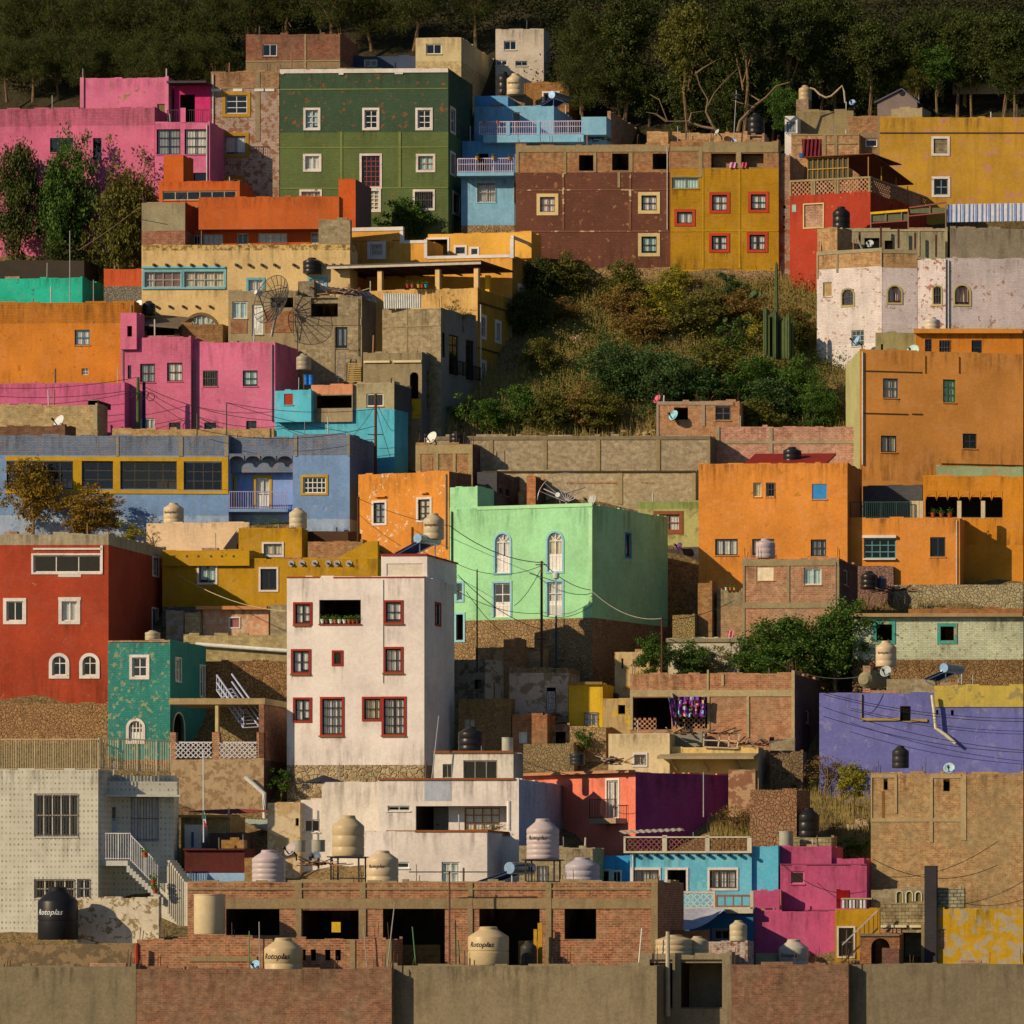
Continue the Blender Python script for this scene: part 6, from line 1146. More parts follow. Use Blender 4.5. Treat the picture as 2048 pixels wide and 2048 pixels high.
# big brick house lower right
BL2 = bricks('#B07A48', '#98623A', '#A48858', .28, .1, .016, .7)
h = H('brr', 'E5', 878, 2350, 38, 1500, BL2, 'tall brown brick house with a smeared cement lower wall at the lower right', th=2, dep=7, wins=[(1000, 85, 1040, 195, 'oD', 1, 1), (1577, 88, 1640, 208, 'oD', 1, 1)], fr='#6A5038', below=5, near=None, rebar=2)
bands(h, [(878, 40, 1130, 75), (1465, 45, 1750, 80), (1108, 75, 1132, 420), (1450, 80, 1478, 700), (1745, 60, 1800, 680), (878, 465, 1745, 500), (878, 75, 892, 465)], conc('#A8885A', .4), .04)
bands(h, [(-1, -1, -1, -1)], conc(), .01) if False else None
m = MB(); r = h.f.rect('E5', 985, 205, 1012, 470); m.bx(h.f.pt(r[0], r[2], .001), h.f.u*(r[1]-r[0]), UP*(r[3]-r[2]), h.f.n*.012, plaster('#7A4E22')); m.build('damp_stain', h.root)
H(None, 'E4', 1450, 1900, 195, 620, stone('#A07048', '#7A5032', 1.8), 'old reddish stone retaining wall above the rocky slope', near='brr', dy=3, side=2030, th=2, dep=3, name='retaining_wall', cat='wall', roof=False)
H('btk', 'E5', 120, 495, 655, 900, bricks('#B09C70', '#9A8558', '#6A5838', .4, .2, .02), 'pale block box carrying a black tank behind the magenta house', near='plow', dy=3.6, th=1, dep=2, name='tank_stand', cat='tank stand')
# bottom brick building
BB2 = bricks('#A85C38', '#7A3C26', '#9A7650', .34, .125, .024, .25)
h = H('main', 'E1', 1328, 5872, 1085, 2500, BB2, 'wide unfinished brick building with five dark openings along the bottom', th=1, dep=7, roof=True, coping=conc(), Y=246, below=8,
  wins=[(1700, 1345, 2217, 1600, 'RoD', 1, 1), (2435, 1355, 2985, 1640, 'RoD', 1, 1), (3215, 1322, 3815, 2300, 'RoD', 1, 1), (4146, 1330, 4731, 2300, 'RoD', 1, 1), (4970, 1340, 5276, 1638, 'RoD', 1, 1)], rebar=5)
ccm = conc('#8C7048', .5)
bands(h, [(1700, 1240, 5872, 1340), (1330, 1138, 5872, 1158)], ccm, .05)
bands(h, [(2370, 1090, 2435, 1238), (2995, 1090, 3050, 1238), (4040, 1090, 4085, 2300), (4790, 1090, 4845, 2300), (5810, 1100, 5872, 2300), (2375, 1342, 2430, 1650), (2985, 1342, 3055, 1650)], ccm, .06, 'concrete_column')
main = h
m = MB(); yb3 = bricks('#B87A30', '#96602A', '#8A6A3C')
for a, b, c_, d_ in ((3215, 3665, 1690, 2300), (4431, 4620, 1650, 2300)):
    r = h.f.rect('E1', a, c_, b, d_); m = MB(); m.bx(h.f.pt(r[0], r[2], -2.2), h.f.u*(r[1]-r[0]), UP*(r[3]-r[2]), h.f.n*-.2, yb3); m.build('inner_wall', h.root)
# lower terrace wall in front
h = H('frontw', 'E1', 840, 3290, 1642, 2700, BB2, 'low brick terrace wall with small upright slots in front of the wide brick building', th=1, dep=2.5, Y=242.5, below=8, roof=True, wins=[(2440, 1732, 2470, 1845, 'oD', 1, 1), (2518, 1732, 2568, 1845, 'oD', 1, 1), (2655, 1735, 2708, 1845, 'oD', 1, 1), (2755, 1735, 2810, 1845, 'oD', 1, 1)], rebar=3, name='terrace_wall', cat='wall')
bands(h, [(2895, 1642, 2950, 2300), (3245, 1642, 3300, 2300), (1350, 1800, 2000, 1850)], ccm, .05, 'concrete_column')
H('frontl', 'E1', -560, 840, 1690, 2700, plaster('#6E5638', patch='#8A6A44', pt=.5, dirt=.6), 'rough dark plaster wall in the bottom left corner with a red pipe', th=1, dep=3, Y=242.6, below=8, name='terrace_wall', cat='wall')
H('slabs', 'E4', 380, 1272, 1790, 2500, conc('#8A7452'), 'flat concrete canopy carrying tanks at the bottom, right of centre', th=0, dep=2.5, Y=243, below=8, name='tank_platform', cat='platform', wins=[(480, 1830, 700, 2300, 'oD', 1, 1), (780, 1830, 1180, 2300, 'oD', 1, 1)])
H('wbr', 'E4', 1050, 1425, 1660, 2500, plaster('#C8A688', patch='#8A5A3C', pt=.56, brick=.7, dirt=.4, ps=2), 'whitewashed brick room under a small tank at the bottom right', th=0, dep=2, Y=246.5, below=8)
H('brick3', 'E4', 560, 1010, 1560, 2200, bricks('#A8663A', '#8A4E2C', '#8E6A44'), 'short brick wall beneath the white awning cloth', th=0, dep=1.5, Y=249.5, below=8, name='brick_wall', cat='wall', roof=False)

# roofs in the very foreground
FB = conc('#7E6A4A', .6)
H('fr1', 'E1', -600, 830, 1905, 2900, FB, 'rough concrete roof edge along the bottom left corner', th=0, dep=3, Y=240.2, below=8, name='flat_roof', cat='roof', rebar=2)
H('fr2', 'E1', 834, 3300, 1925, 2900, bricks('#8E5638', '#744430', '#7E6648'), 'low brick roof parapet carrying the lettered tank at the bottom', th=0, dep=3.4, Y=239.8, below=8, name='flat_roof', cat='roof', rebar=4)
H('fr3', 'E3', -85, 2480, 1895, 2900, conc('#86704E', .6), 'long concrete roof slab under the round-stickered tank at the bottom centre', th=0, dep=4, Y=240.6, below=8, name='flat_roof', cat='roof', rebar=4)
H('fr4', 'E4', 1275, 2400, 1885, 2900, bricks('#8A5438', '#70422E', '#7A6246'), 'low brick roof edge below the pale lettered tank at the bottom right', th=0, dep=4, Y=241.5, below=8, name='flat_roof', cat='roof', rebar=3)
H('fr5', 'E5', 680, 2400, 1880, 2900, conc('#7A6648', .6), 'stained concrete roof edge along the bottom right corner', th=0, dep=4, Y=242.2, below=8, name='flat_roof', cat='roof', rebar=3)

H(None, 'D3', 1425, 1640, 1300, 1700, plaster('#A8805A', patch='#7A5A3C', pt=.5, dirt=.6, ps=1.6), 'mud-plastered lean-to room between the red brick room and the bright yellow house', near='lg0', dy=-11.6, th=2, dep=2, name='old_room', cat='house', wins=[(1500, 1370, 1600, 1560, 'oD', 1, 1)])
H(None, 'D3', 1640, 1990, 1330, 1700, stone('#B08A58', '#7A5A3A', 2), 'sunlit rubble terrace wall under the bright yellow house', near='lg0', dy=-12.6, th=2, dep=2, name='old_wall', cat='wall', roof=False)
H(None, 'D3', 1000, 1200, 480, 760, bricks('#A86A3C', '#8A4E2C', '#8E6A44'), 'broken brick wall fragment before the stone footing of the light green house', near='lg0', dy=-7.4, th=2, dep=.6, name='old_wall', cat='wall', roof=False)
H(None, 'D4', 1640, 1960, 1560, 1900, stone('#8A6A46', '#5E452C', 2), 'dark rubble wall below the right end of the brick loggia house', near='loggia', dy=-1.6, th=2, dep=1, name='old_wall', cat='wall', roof=False)
H(None, 'D4', 1240, 1500, 1745, 1960, plaster('#8E5A3A', patch='#B0845A', pt=.5, dirt=.6), 'earth-coloured retaining wall right of the purple flank', near='loggia', dy=-5.0, th=2, dep=.8, name='old_wall', cat='wall', roof=False)
for (t_, xa, xb, y_, nr_, dy_, lb_) in (('D3', 1060, 1640, 1215, 'lg0', -9.6, 'heap of planks and tiles on the roof above the red brick room'), ('D4', 560, 1350, 1378, 'creamd', .6, 'scrap boards lying on the roof behind the low cream house'), ('D4', 1340, 1680, 1480, 'creame', .6, 'rusty sheets and sticks piled at the right of the awning roof'), ('C5', 960, 1260, 1830, 'o5', -2.6, 'charred planks on rubble under the low orange house'), ('D4', 20, 250, 1655, 'coral', -.5, 'broken tiles and boards on the coral house roof'), ('B2', 930, 1290, 640, 'g1', .8, 'loose planks on top of the grey block house'), ('E2', 780, 1040, 905, 'main', 3.6, 'dark heap of scrap behind the wide brick building parapet')):
    m = MB(); Yh = HS[nr_].Y+dy_
    for i in range(26):
        a = q3(random.uniform(xa, xb), y_+random.uniform(-12, 22), Yh+random.uniform(-.5, .5), t_); m.bar(a, a+V((random.uniform(-1.1, 1.1), random.uniform(-.5, .5), random.uniform(-.15, .35))), random.uniform(.06, .28), flat(random.choice(['#7A5636', '#A87848', '#4E3826', '#8A7A66', '#6A3420', '#B0906A'])), .05)
    tag(m.build('scrap_heap', uv=False), lb_, 'scrap heap')
# ============================================================ vegetation
LV = {}
def crown(kind, seed):
    k = (kind, seed)
    if k in LV: return LV[k]
    r_ = random.Random(seed*13+len(kind)); RR, nc, nl, ls = {'big': (4.0, 150, 100, .25), 'mid': (2.2, 85, 85, .17), 'small': (1.2, 26, 70, .13), 'air': (2.2, 46, 34, .14), 'pine': (4.0, 170, 110, .26), 'dry': (1.2, 26, 30, .09)}[kind]
    vs, fs = [], []
    for _ in range(nc):
        while True:
            d = V((r_.uniform(-1, 1), r_.uniform(-1, 1), r_.uniform(-1, 1)))
            if .25 < d.length < 1: break
        d *= (.62+.38*r_.random())*(.85+.3*math.sin(d.x*4+seed)*math.cos(d.z*5+seed*2)); c = d*RR; cr = RR*r_.uniform(.1, .24)
        for _ in range(nl):
            o = V((r_.gauss(0, .5), r_.gauss(0, .5), r_.gauss(0, .38)))*cr; p = c+o
            n = V((r_.gauss(0, 1), r_.gauss(0, 1), r_.gauss(.4, 1))).normalized(); a = n.orthogonal().normalized(); a.rotate(__import__('mathutils').Quaternion(n, r_.uniform(0, 6.3))); b = n.cross(a)
            s_ = ls*r_.uniform(.6, 1.3); w_ = .45 if kind != 'pine' else .16
            i = len(vs); vs += [tuple(p-a*s_*.5), tuple(p+b*s_*w_*.6), tuple(p+a*s_*.5), tuple(p-b*s_*w_*.6)]; fs.append((i, i+1, i+2, i+3))
    me = bpy.data.meshes.new('foliage'); me.from_pydata(vs, [], fs); LV[k] = (me, RR); return LV[k]
TRM = None
GM = {'dark': ('#262C0C', '#4A4E16'), 'olive': ('#3E3E10', '#6E6420'), 'green': ('#2A3E10', '#50661C'), 'dry': ('#5E4418', '#8E6A2C'), 'yel': ('#5A5A10', '#A08A20'), 'flower': ('#4A4A10', '#A0701C'), 'pine': ('#2A2E0E', '#50501A'), 'blue': ('#263816', '#4A5C28')}
def tree(t, x0, x1, yt, yb, base, col, label, kind='mid', name='bush', cat='bush', group=None, Y=None, limbs=4, seed=None):
    """crown fills the pixel box x0..x1, yt..yb; base = row where the trunk meets the hill"""
    px0, py0 = q(t, x0, yt); px1, py1 = q(t, x1, yb); bx_, by = q(t, (x0+x1)/2, base)
    if Y is None: Y = yg(by)
    c = P((px0+px1)/2, (py0+py1)/2, Y); sx = (px1-px0)/2*Y/F; sz = (py1-py0)/2*Y/F; g = P(bx_, by, Y)
    r = empty(name, V((c.x, Y, g.z)), label, cat, group)
    me, RR = crown(kind, seed if seed is not None else random.randrange(3)); key = ('crown', me.name, col)
    if key not in MC: m2 = me.copy(); m2.materials.append(leaf_mat(*GM[col])); MC[key] = m2
    o = bpy.data.objects.new('crown', MC[key]); C.objects.link(o); o.parent = r
    o.location = (0, 0, c.z-g.z); o.scale = (sx/RR*1.34, min(sx, sz*1.4)/RR*1.15, sz/RR*1.32); o.rotation_euler = (0, 0, random.uniform(-.5, .5))
    m = MB(); bk = flat('#7A5A38', .95, 0, 'bark', .5); rad = max(.05, sx*.05); top = V((c.x, Y, c.z)); ft = V((g.x, Y, g.z-.6))
    mid = ft.lerp(top, .5)+V((random.uniform(-.2, .2)*sx, 0, 0)); m.tube([ft, mid, top], [rad*1.5, rad, rad*.6], bk, 7)
    for i in range(limbs):
        a = 2*math.pi*i/limbs+random.random(); e = top+V((math.cos(a)*sx*.75, math.sin(a)*sx*.5, sz*random.uniform(-.2, .7))); s_ = ft.lerp(top, random.uniform(.45, .9)); k = s_.lerp(e, .5)+V((0, 0, sz*.12)); m.tube([s_, k, e], [rad*.7, rad*.45, rad*.15], bk, 5)
    m.build('trunk', r, uv=False); return r
rr = random.Random(11)
def wood(lst, t, base, desc, grp, kind=None, cat='tree'):
    """each tree of a wood: (x0, x1, top, bottom, colour, where it stands)"""
    for x0, x1, y0, y1, c_, wh in lst:
        tree(t, x0, x1, y0, y1, base if base else y1+30, c_, desc % wh, kind or ('pine' if c_ == 'pine' else 'big'), 'ridge_tree', cat, grp, Y=yg(q(t, 0, base if base else y1)[1])-rr.uniform(0, 3), limbs=5)
W1 = [(-620+i*250, -210+i*250, -160+rr.randrange(-40, 40), 330, 'pine', ['beyond the left edge of the long pink house', 'over the far left end of the long pink house', 'over the plain left part of the long pink house', 'left of the pink upper storey', 'behind the left end of the pink upper storey', 'behind the middle of the pink upper storey', 'behind the right end of the pink upper storey', 'behind the magenta terrace', 'just left of the whitewashed brick house', 'behind the whitewashed brick house'][i]) for i in range(9)]
wood(W1, 'A1', 430, 'dark evergreen tree %s', 'evergreens behind the pink houses')
W2 = [(-600+i*380, -60+i*380, -640, 0, 'pine', w_) for i, w_ in enumerate(['in the top left corner', 'right of the top left corner', 'high above the long pink house', 'high above the pink upper storey', 'high above the magenta terrace', 'high above the whitewashed brick house'])]
wood(W2, 'A1', 130, 'upper row evergreen tree %s', 'upper row of trees on the ridge')
W3 = [(x, x+560, -760, -220+dy_, 'pine', w_) for x, dy_, w_ in ((-260, 60, 'above the brown concrete house'), (120, 0, 'above the left half of the green building'), (520, 40, 'above the middle of the green building'), (900, 120, 'above the slate-coloured house'), (1300, 40, 'above the pale yellow block house'), (1900, -40, 'left of the pale top house'))]
wood(W3, 'A2', -60, 'upper row evergreen tree %s', 'upper row of trees on the ridge')
W4 = [(1030, 1560, 20, 600, 'pine', 'right beside the pale top house'), (1000, 1560, -380, 200, 'pine', 'above and right of the pale top house'), (1420, 1900, -60, 520, 'dark', 'above the small brick wall end'), (1380, 1980, -560, 60, 'dark', 'at the top edge right of the pale top house'), (1700, 2150, 140, 640, 'dark', 'behind the right end of the brown house')]
wood(W4, 'A3', 760, 'large dark tree %s', 'dark trees above the brown house')
W5 = [(150, 660, 60, 760, 'dark', 'behind the left part of the mustard house parapet'), (100, 640, -480, 240, 'olive', 'at the top edge above the brown and mustard houses'), (540, 1060, -60, 620, 'dark', 'with the thickest pale limb, above the mustard house'), (560, 1000, 360, 780, 'dark', 'behind the middle of the long brick parapet'), (620, 1180, -560, 60, 'dark', 'at the top edge above the mustard house'), (960, 1400, 40, 700, 'dark', 'behind the black tank on the mustard house'), (1080, 1620, -480, 160, 'dark', 'at the top edge above the flat concrete house'), (1150, 1480, 330, 760, 'green', 'left of the small white shed')]
wood(W5, 'A4', 850, 'large dark fig tree %s', 'fig trees above the mustard house')
W6 = [(-40, 420, -80, 420, 'dark', 'behind the beige tank of the flat concrete house'), (340, 800, 120, 640, 'dark', 'left of the grey gabled house'), (400, 940, -320, 280, 'dark', 'at the top edge left of the grey gable'), (740, 1060, 60, 440, 'dark', 'just behind the grey gable'), (840, 1340, -340, 260, 'dark', 'at the top edge above the grey gable'), (1100, 1560, -60, 360, 'green', 'bright above the dark brick shell'), (1440, 1880, 20, 360, 'dark', 'over the middle of the dark brick shell'), (1240, 1800, -440, 140, 'dark', 'at the top edge over the dark brick shell'), (1660, 2260, -400, 240, 'dark', 'in the top right corner'), (60, 600, -600, 60, 'dark', 'at the top edge above the flat concrete house roof'), (1850, 2300, 60, 420, 'dark', 'beyond the pale roof slab at the right'), (600, 1000, 300, 640, 'dark', 'low behind the brick house strip'), (1000, 1260, 150, 420, 'olive', 'behind the white wall fragment')]
wood(W6, 'A5', 660, 'dark ridge tree %s', 'wood on the ridge at the top right')
m = MB(); bk = flat('#7A5E3E', .9, 0, 'bark')
def limb(pts, r0, Y, t='A4'):
    ps = [q3(x, y, Y+random.uniform(-.3, .3), t) for x, y in pts]; m.tube(ps, [r0*(1-.75*i/(len(ps)-1)) for i in range(len(ps))], bk, 7)
Yf = HS['mustard'].Y+7.5
limb([(850, 790), (870, 690), (1010, 540), (1120, 460), (1220, 350), (1350, 310)], .16, Yf); limb([(1060, 490), (980, 440), (900, 380)], .06, Yf); limb([(1010, 550), (900, 520), (780, 480)], .06, Yf)
limb([(640, 780), (590, 700), (540, 600), (560, 480), (480, 340), (440, 200)], .11, Yf); limb([(620, 760), (500, 740), (370, 690), (170, 690), (90, 480), (0, 430)], .1, Yf); limb([(550, 560), (620, 420), (720, 300), (850, 180)], .07, Yf); limb([(380, 690), (400, 610), (520, 590)], .1, Yf); limb([(160, 690), (60, 620), (-40, 600)], .1, Yf); limb([(440, 230), (520, 170), (640, 100)], .09, Yf)
o = m.build('bare_branches', uv=False); tag(o, 'pale crooked branches of the fig reaching over the mustard house parapet', 'branches')
# left side trees in front of the pink house
tree('A1', -560, -60, 860, 2000, 2150, 'dark', 'dark leafy tree at the left edge below the pink house', 'big', 'leafy_tree', 'tree')
tree('A1', -160, 420, 900, 2080, 2150, 'green', 'dark green leafy tree standing before the left part of the pink house', 'big', 'leafy_tree', 'tree', seed=1)
tree('A1', 560, 1060, 1150, 1900, 2150, 'olive', 'rounded olive bush low in front of the long pink house', 'mid')
tree('A1', 400, 1120, 900, 1800, 2150, 'olive', 'airy olive tree in front of the long pink house, its pink wall showing through', 'air', 'olive_tree', 'tree', seed=0, limbs=8)
tree('A1', 420, 900, 1330, 2250, 2250, 'olive', 'leafy olive bush between the airy tree and the cream house', 'mid')
tree('A1', -100, 420, 1850, 2280, 2300, 'dark', 'dark undergrowth bush beneath the left trees', 'mid')
tree('A2', 1300, 1790, 1430, 1840, 1900, 'green', 'rounded dark green tree at the foot of the green building', 'mid', 'leafy_tree', 'tree')
# slope bushes
def scrub(t, lst, desc, grp):
    for x0, y0, x1, y1, c_, k_, wh in lst: tree(t, x0, x1, y0, y1, y1+20, c_, desc % wh, k_, group=grp)
scrub('B3', ((1060, 310, 1560, 760, 'dark', 'big', 'top left, against the brown house'), (1380, 290, 1860, 700, 'olive', 'mid', 'right below the cream window of the brown house'), (1040, 600, 1500, 1060, 'dark', 'big', 'beside the shaded yellow flank'), (1180, 1090, 1560, 1460, 'olive', 'mid', 'halfway down beside the stair path'), (1400, 700, 1760, 960, 'dry', 'mid', 'thin and dry, above the rubble heap')), 'thicket bush %s', 'thicket beside the yellow-orange house')
scrub('B3', ((480, 1600, 800, 1960, 'green', 'small', 'under the shaded blank block house flank'), (700, 1680, 1080, 2010, 'green', 'mid', 'left of its broken tile wall'), (980, 1540, 1400, 1960, 'green', 'mid', 'below the yellow house door'), (1260, 1600, 1680, 2020, 'olive', 'mid', 'in the middle of its length'), (1560, 1560, 1980, 1980, 'dry', 'mid', 'dry, above the pale stone row')), 'leafy bush above the long buff retaining wall, %s', 'bushes along the top of the retaining wall')
scrub('B4', ((-120, 1100, 560, 1740, 'blue', 'big', 'wide and grey-green, left of centre'), (300, 1180, 940, 1820, 'blue', 'big', 'wide and grey-green, above the pink dish'), (60, 340, 460, 820, 'olive', 'mid', 'below the lowest cream window'), (600, 400, 900, 660, 'yel', 'mid', 'touching the lower left corner of the mustard house'), (400, 560, 940, 960, 'yel', 'mid', 'yellowish, in the upper middle'), (580, 700, 1220, 1120, 'olive', 'mid', 'broad olive, in the very middle'), (860, 600, 1280, 1000, 'olive', 'mid', 'below the stone foundation'), (1120, 480, 1460, 740, 'blue', 'small', 'leafy, against the pale stone foundation'), (1120, 640, 1600, 980, 'dry', 'mid', 'dry, right below the mustard house'), (820, 1120, 1440, 1600, 'olive', 'mid', 'olive, right of centre'), (1200, 1280, 1860, 1760, 'green', 'mid', 'spreading, left of the tower foot'), (760, 1400, 1340, 1820, 'blue', 'mid', 'right above the small red brick hut'), (1660, 1300, 2160, 1840, 'green', 'mid', 'next to the white foot of the tower'), (1400, 1480, 1960, 1940, 'blue', 'mid', 'above the pinkish brick wall'), (1360, 880, 1640, 1220, 'yel', 'small', 'yellow-leaved, left of the cacti'), (1700, 780, 2060, 1160, 'dry', 'mid', 'between the cacti and the tower'), (-40, 600, 460, 940, 'dry', 'mid', 'straw coloured, upper left'), (160, 820, 700, 1160, 'dry', 'mid', 'straw-coloured, left of the boulder heap'), (1080, 960, 1460, 1280, 'green', 'small', 'small, under the bluish prickly pear'), (1900, 1560, 2200, 1980, 'green', 'mid', 'at the right end of the pinkish brick wall'), (1300, 1680, 1800, 2060, 'olive', 'mid', 'just behind the pinkish brick wall'), (-280, 1560, 200, 2000, 'olive', 'mid', 'bottom left, by the fallen pole')), 'bush on the wild slope, %s', 'bushes on the wild slope')
for x0, y0, x1, y1 in ((760, 1880, 1160, 2090),): tree('B4', x0, x1, y0, y1, y1+10, 'green', 'low leafy bush in front of the small red brick hut', 'small')
tree('B5', -60, 330, 860, 1260, 1300, 'olive', 'grey-green bush beside the crumbling tower and the cactus', 'mid')
tree('B5', 250, 560, 1540, 1960, 1980, 'green', 'bright green bush at the foot of the crumbling tower', 'mid')
tree('C1', -420, 90, 560, 1200, 1350, 'flower', 'orange-flecked bush hiding the left end of the blue house', 'mid', Y=HS['blue1'].Y-2)
tree('C1', 90, 700, 850, 1270, 1400, 'flower', 'round orange-flowering bush in front of the blue house windows', 'mid', Y=HS['blue1'].Y-3)
tree('C1', 60, 420, 1130, 1400, 1450, 'flower', 'low orange-flecked bush above the brick-red house', 'small', Y=HS['blue1'].Y-4)
tree('C1', 640, 980, 1190, 1420, 1450, 'yel', 'small yellow-green bush beside the peach-cream block', 'small', Y=HS['blue1'].Y-4.5)
tree('C1', 900, 1090, 1230, 1420, 1450, 'dry', 'thin twiggy plant against the peach-cream block', 'dry', Y=HS['ochre'].Y+1)
tree('C2', 220, 600, 1120, 1270, 1300, 'green', 'small plant with long leaves below the blue balcony', 'dry', Y=HS['ochup'].Y+1)
tree('C5', 880, 1240, 620, 850, 900, 'dry', 'dry rubbish-strewn bush under the big plain orange house', 'small')
tree('D4', 330, 700, 420, 830, 900, 'green', 'leftmost creeper mound, behind the thin rusty pole', 'mid', 'creeper', 'creeper', 'creeper over the terrace wall', Y=HS['b3wall'].Y-2)
tree('D4', 620, 1080, 520, 850, 900, 'green', 'middle creeper mound, right of the thin rusty pole', 'mid', 'creeper', 'creeper', 'creeper over the terrace wall', Y=HS['b3wall'].Y-1.2)
tree('D4', 900, 1380, 500, 850, 900, 'olive', 'loose creeper over the whitish stained terrace wall', 'air', 'creeper', 'creeper', Y=HS['b3wall'].Y-.8)
tree('D4', 1360, 1800, 560, 860, 950, 'green', 'low left lobe of the big green tree beside the tall brick house', 'mid', 'leafy_tree', 'tree')
tree('D5', -400, 480, 240, 900, 1230, 'green', 'big spreading green tree in front of the tall brick house', 'big', 'leafy_tree', 'tree', seed=2, limbs=7)
tree('D5', 180, 900, 160, 860, 1180, 'green', 'tall domed green tree left of the peeling cream-white house', 'big', 'leafy_tree', 'tree', seed=1, limbs=7)
tree('D5', 400, 860, 600, 960, 1000, 'green', 'lower green bush under the domed tree by the tanks', 'mid')
tree('D5', 230, 700, 1560, 1900, 2050, 'dry', 'brown withered bush against the violet house', 'air', limbs=8)
tree('E5', 540, 900, -70, 260, 560, 'yel', 'slim yellow-green sapling with a bare trunk left of the tall brown brick house', 'mid', 'sapling', 'tree')
tree('E5', 0, 380, 20, 230, 260, 'olive', 'low olive bush on top of the reddish stone retaining wall', 'small')
tree('E5', 500, 860, 650, 870, 960, 'green', 'dense green bush on the roof edge of the magenta house', 'small')
tree('E4', 1120, 1500, 300, 620, 640, 'dry', 'dry brown bush on the rocky slope behind the sky blue house', 'air', limbs=6)
tree('E4', 1350, 1720, 380, 640, 660, 'olive', 'dusty olive bush on the rocky slope beside the stone wall', 'air', limbs=6)
tree('E5', 430, 620, 430, 660, 700, 'dry', 'straw coloured shrub on the rocks left of the tall brown brick house', 'dry')
tree('E5', 880, 1240, 900, 1180, 1200, 'dry', 'dry scrub in front of the smeared cement wall', 'dry')
tree('D2', 380, 680, 1700, 1970, 2000, 'green', 'green climbing vine in the shaded gap left of the tall white house', 'small', 'vine', 'plant')
tree('D3', 1640, 1860, 1340, 1580, 1600, 'green', 'tall garden plant in front of the small red brick room', 'small', 'plant', 'plant')
tree('B2', 2100, 2290, 680, 870, 900, 'green', 'flowering pot plant on the blank block house roof', 'dry', 'plant', 'plant', Y=HS['g2'].Y+2)
tree('B3', 490, 740, 780, 920, 950, 'green', 'leafy shrub before the small yellow terrace wall', 'dry', 'plant', 'plant', Y=HS['g2'].Y+3)
tree('E3', 740, 1050, 500, 590, 600, 'green', 'row of green plants on the sheltered balcony of the lower white house', 'dry', 'plant', 'plant', Y=HS['wlow'].Y-1)
# cacti
def cactus():
    r = empty('organ_cactus', q3(1720, 1300, yg(720), 'B4'), 'cluster of tall ribbed organ pipe cacti beside the crumbling tower', 'cactus'); Y = yg(765); cm = flat('#4A5228', .7, 0, 'cactus', .3)
    for x, y0, y1, w_ in ((1600, 790, 1230, .28), (1632, 870, 1260, .26), (1705, 350, 900, .2), (1690, 820, 1260, .34), (1722, 870, 1270, .3), (1758, 900, 1270, .3), (1788, 880, 1260, .28), (1820, 850, 1270, .3), (1660, 840, 1240, .3), (1850, 930, 1250, .25)):
        m = MB(); a = q3(x, y1+30, Y+random.uniform(-.5, .5), 'B4'); hh = (y1+30-y0)/S*Y/F; w_ *= .6
        prof = [(w_*.8, 0), (w_, hh*.1), (w_, hh*.85), (w_*.8, hh*.95), (0.01, hh)]; k = m.mi(cm); b0 = len(m.v); n = 16
        for rad, hz in prof:
            for j in range(n): t = 2*math.pi*j/n; rr_ = rad*(1 if j % 2 else .78); m.v.append((a.x+math.cos(t)*rr_, a.y+math.sin(t)*rr_, a.z+hz))
        for i in range(4):
            for j in range(n): A = b0+i*n; jj = (j+1) % n; m.f.append((A+j, A+jj, A+n+jj, A+n+j)); m.m.append(k)
        m.build('cactus_column', r)
    for (bx, by, g) in ((1290, 960, 9), (1500, 930, 10), (1860, 880, 8), (1250, 560, 9), (1560, 720, 9), (1900, 1150, 7)):
        rp = empty('prickly_pear', q3(bx, by+90, yg(450+by/S+20), 'B4'), ['bluish prickly pear in the middle of the wild slope', 'prickly pear with yellowish pads left of the organ cactus', 'dark prickly pear right of the organ cactus', 'prickly pear against the pale stone foundation', 'prickly pear below the patchy brick strip house', 'prickly pear by the rusty junk near the tower'][[1290, 1500, 1860, 1250, 1560, 1900].index(bx)], 'cactus')
        m = MB(); Y2 = yg(450+by/S+15); pm = flat(random.choice(['#48562E', '#5A6428', '#3E4C28']), .7, 0, 'cactus', .3)
        pts = [q3(bx, by+90, Y2, 'B4')]
        for i in range(g*2):
            o_ = random.choice(pts[-5:])+V((random.uniform(-.45, .45), random.uniform(-.3, .1), random.uniform(.04, .2))); pts.append(o_)
            ax = V((random.uniform(-.8, .8), -1, random.uniform(-.2, .3))); m.lathe(o_, [(0, -.03), (.16, -.03), (.2, 0), (.16, .03), (0, .03)], pm, 10, ax)
        m.build('pads', rp, uv=False)
cactus()
# grass
def under(name, ranges, c1, c2, ls, seed):
    m = MB(); k = m.mi(leaf_mat(c1, c2)); r_ = random.Random(seed)
    for (px0, px1, ry0, ry1, n, hh) in ranges:
        for _ in range(n):
            ry = r_.uniform(ry0, ry1); Y = yg(ry)-.2; px = r_.uniform(px0, px1); p = P(px, ry, Y); p.z = zt2(p.x, Y)-.2; R_ = r_.uniform(.3, .8)
            for _ in range(26):
                c = p+V((r_.gauss(0, R_), r_.gauss(0, R_*.8), abs(r_.gauss(hh*.4, hh*.45)))); d = V((r_.gauss(0, 1), r_.gauss(0, 1), r_.gauss(0, .8))).normalized()*ls; e = d.orthogonal().normalized()*ls*.5; i = len(m.v)
                m.v += [tuple(c-d), tuple(c+e), tuple(c+d), tuple(c-e)]; m.f.append((i, i+1, i+2, i+3)); m.m.append(k)
    tag(m.build(name, uv=False), None, None, kind='stuff')
under('ridge_undergrowth', ((-40, 620, -60, 175, 700, 1.8), (560, 1130, -160, 60, 600, 1.6), (1080, 1600, -120, 240, 1300, 2.0), (1580, 2090, -120, 215, 1000, 2.0)), '#1C2008', '#3E3E12', .13, 21)
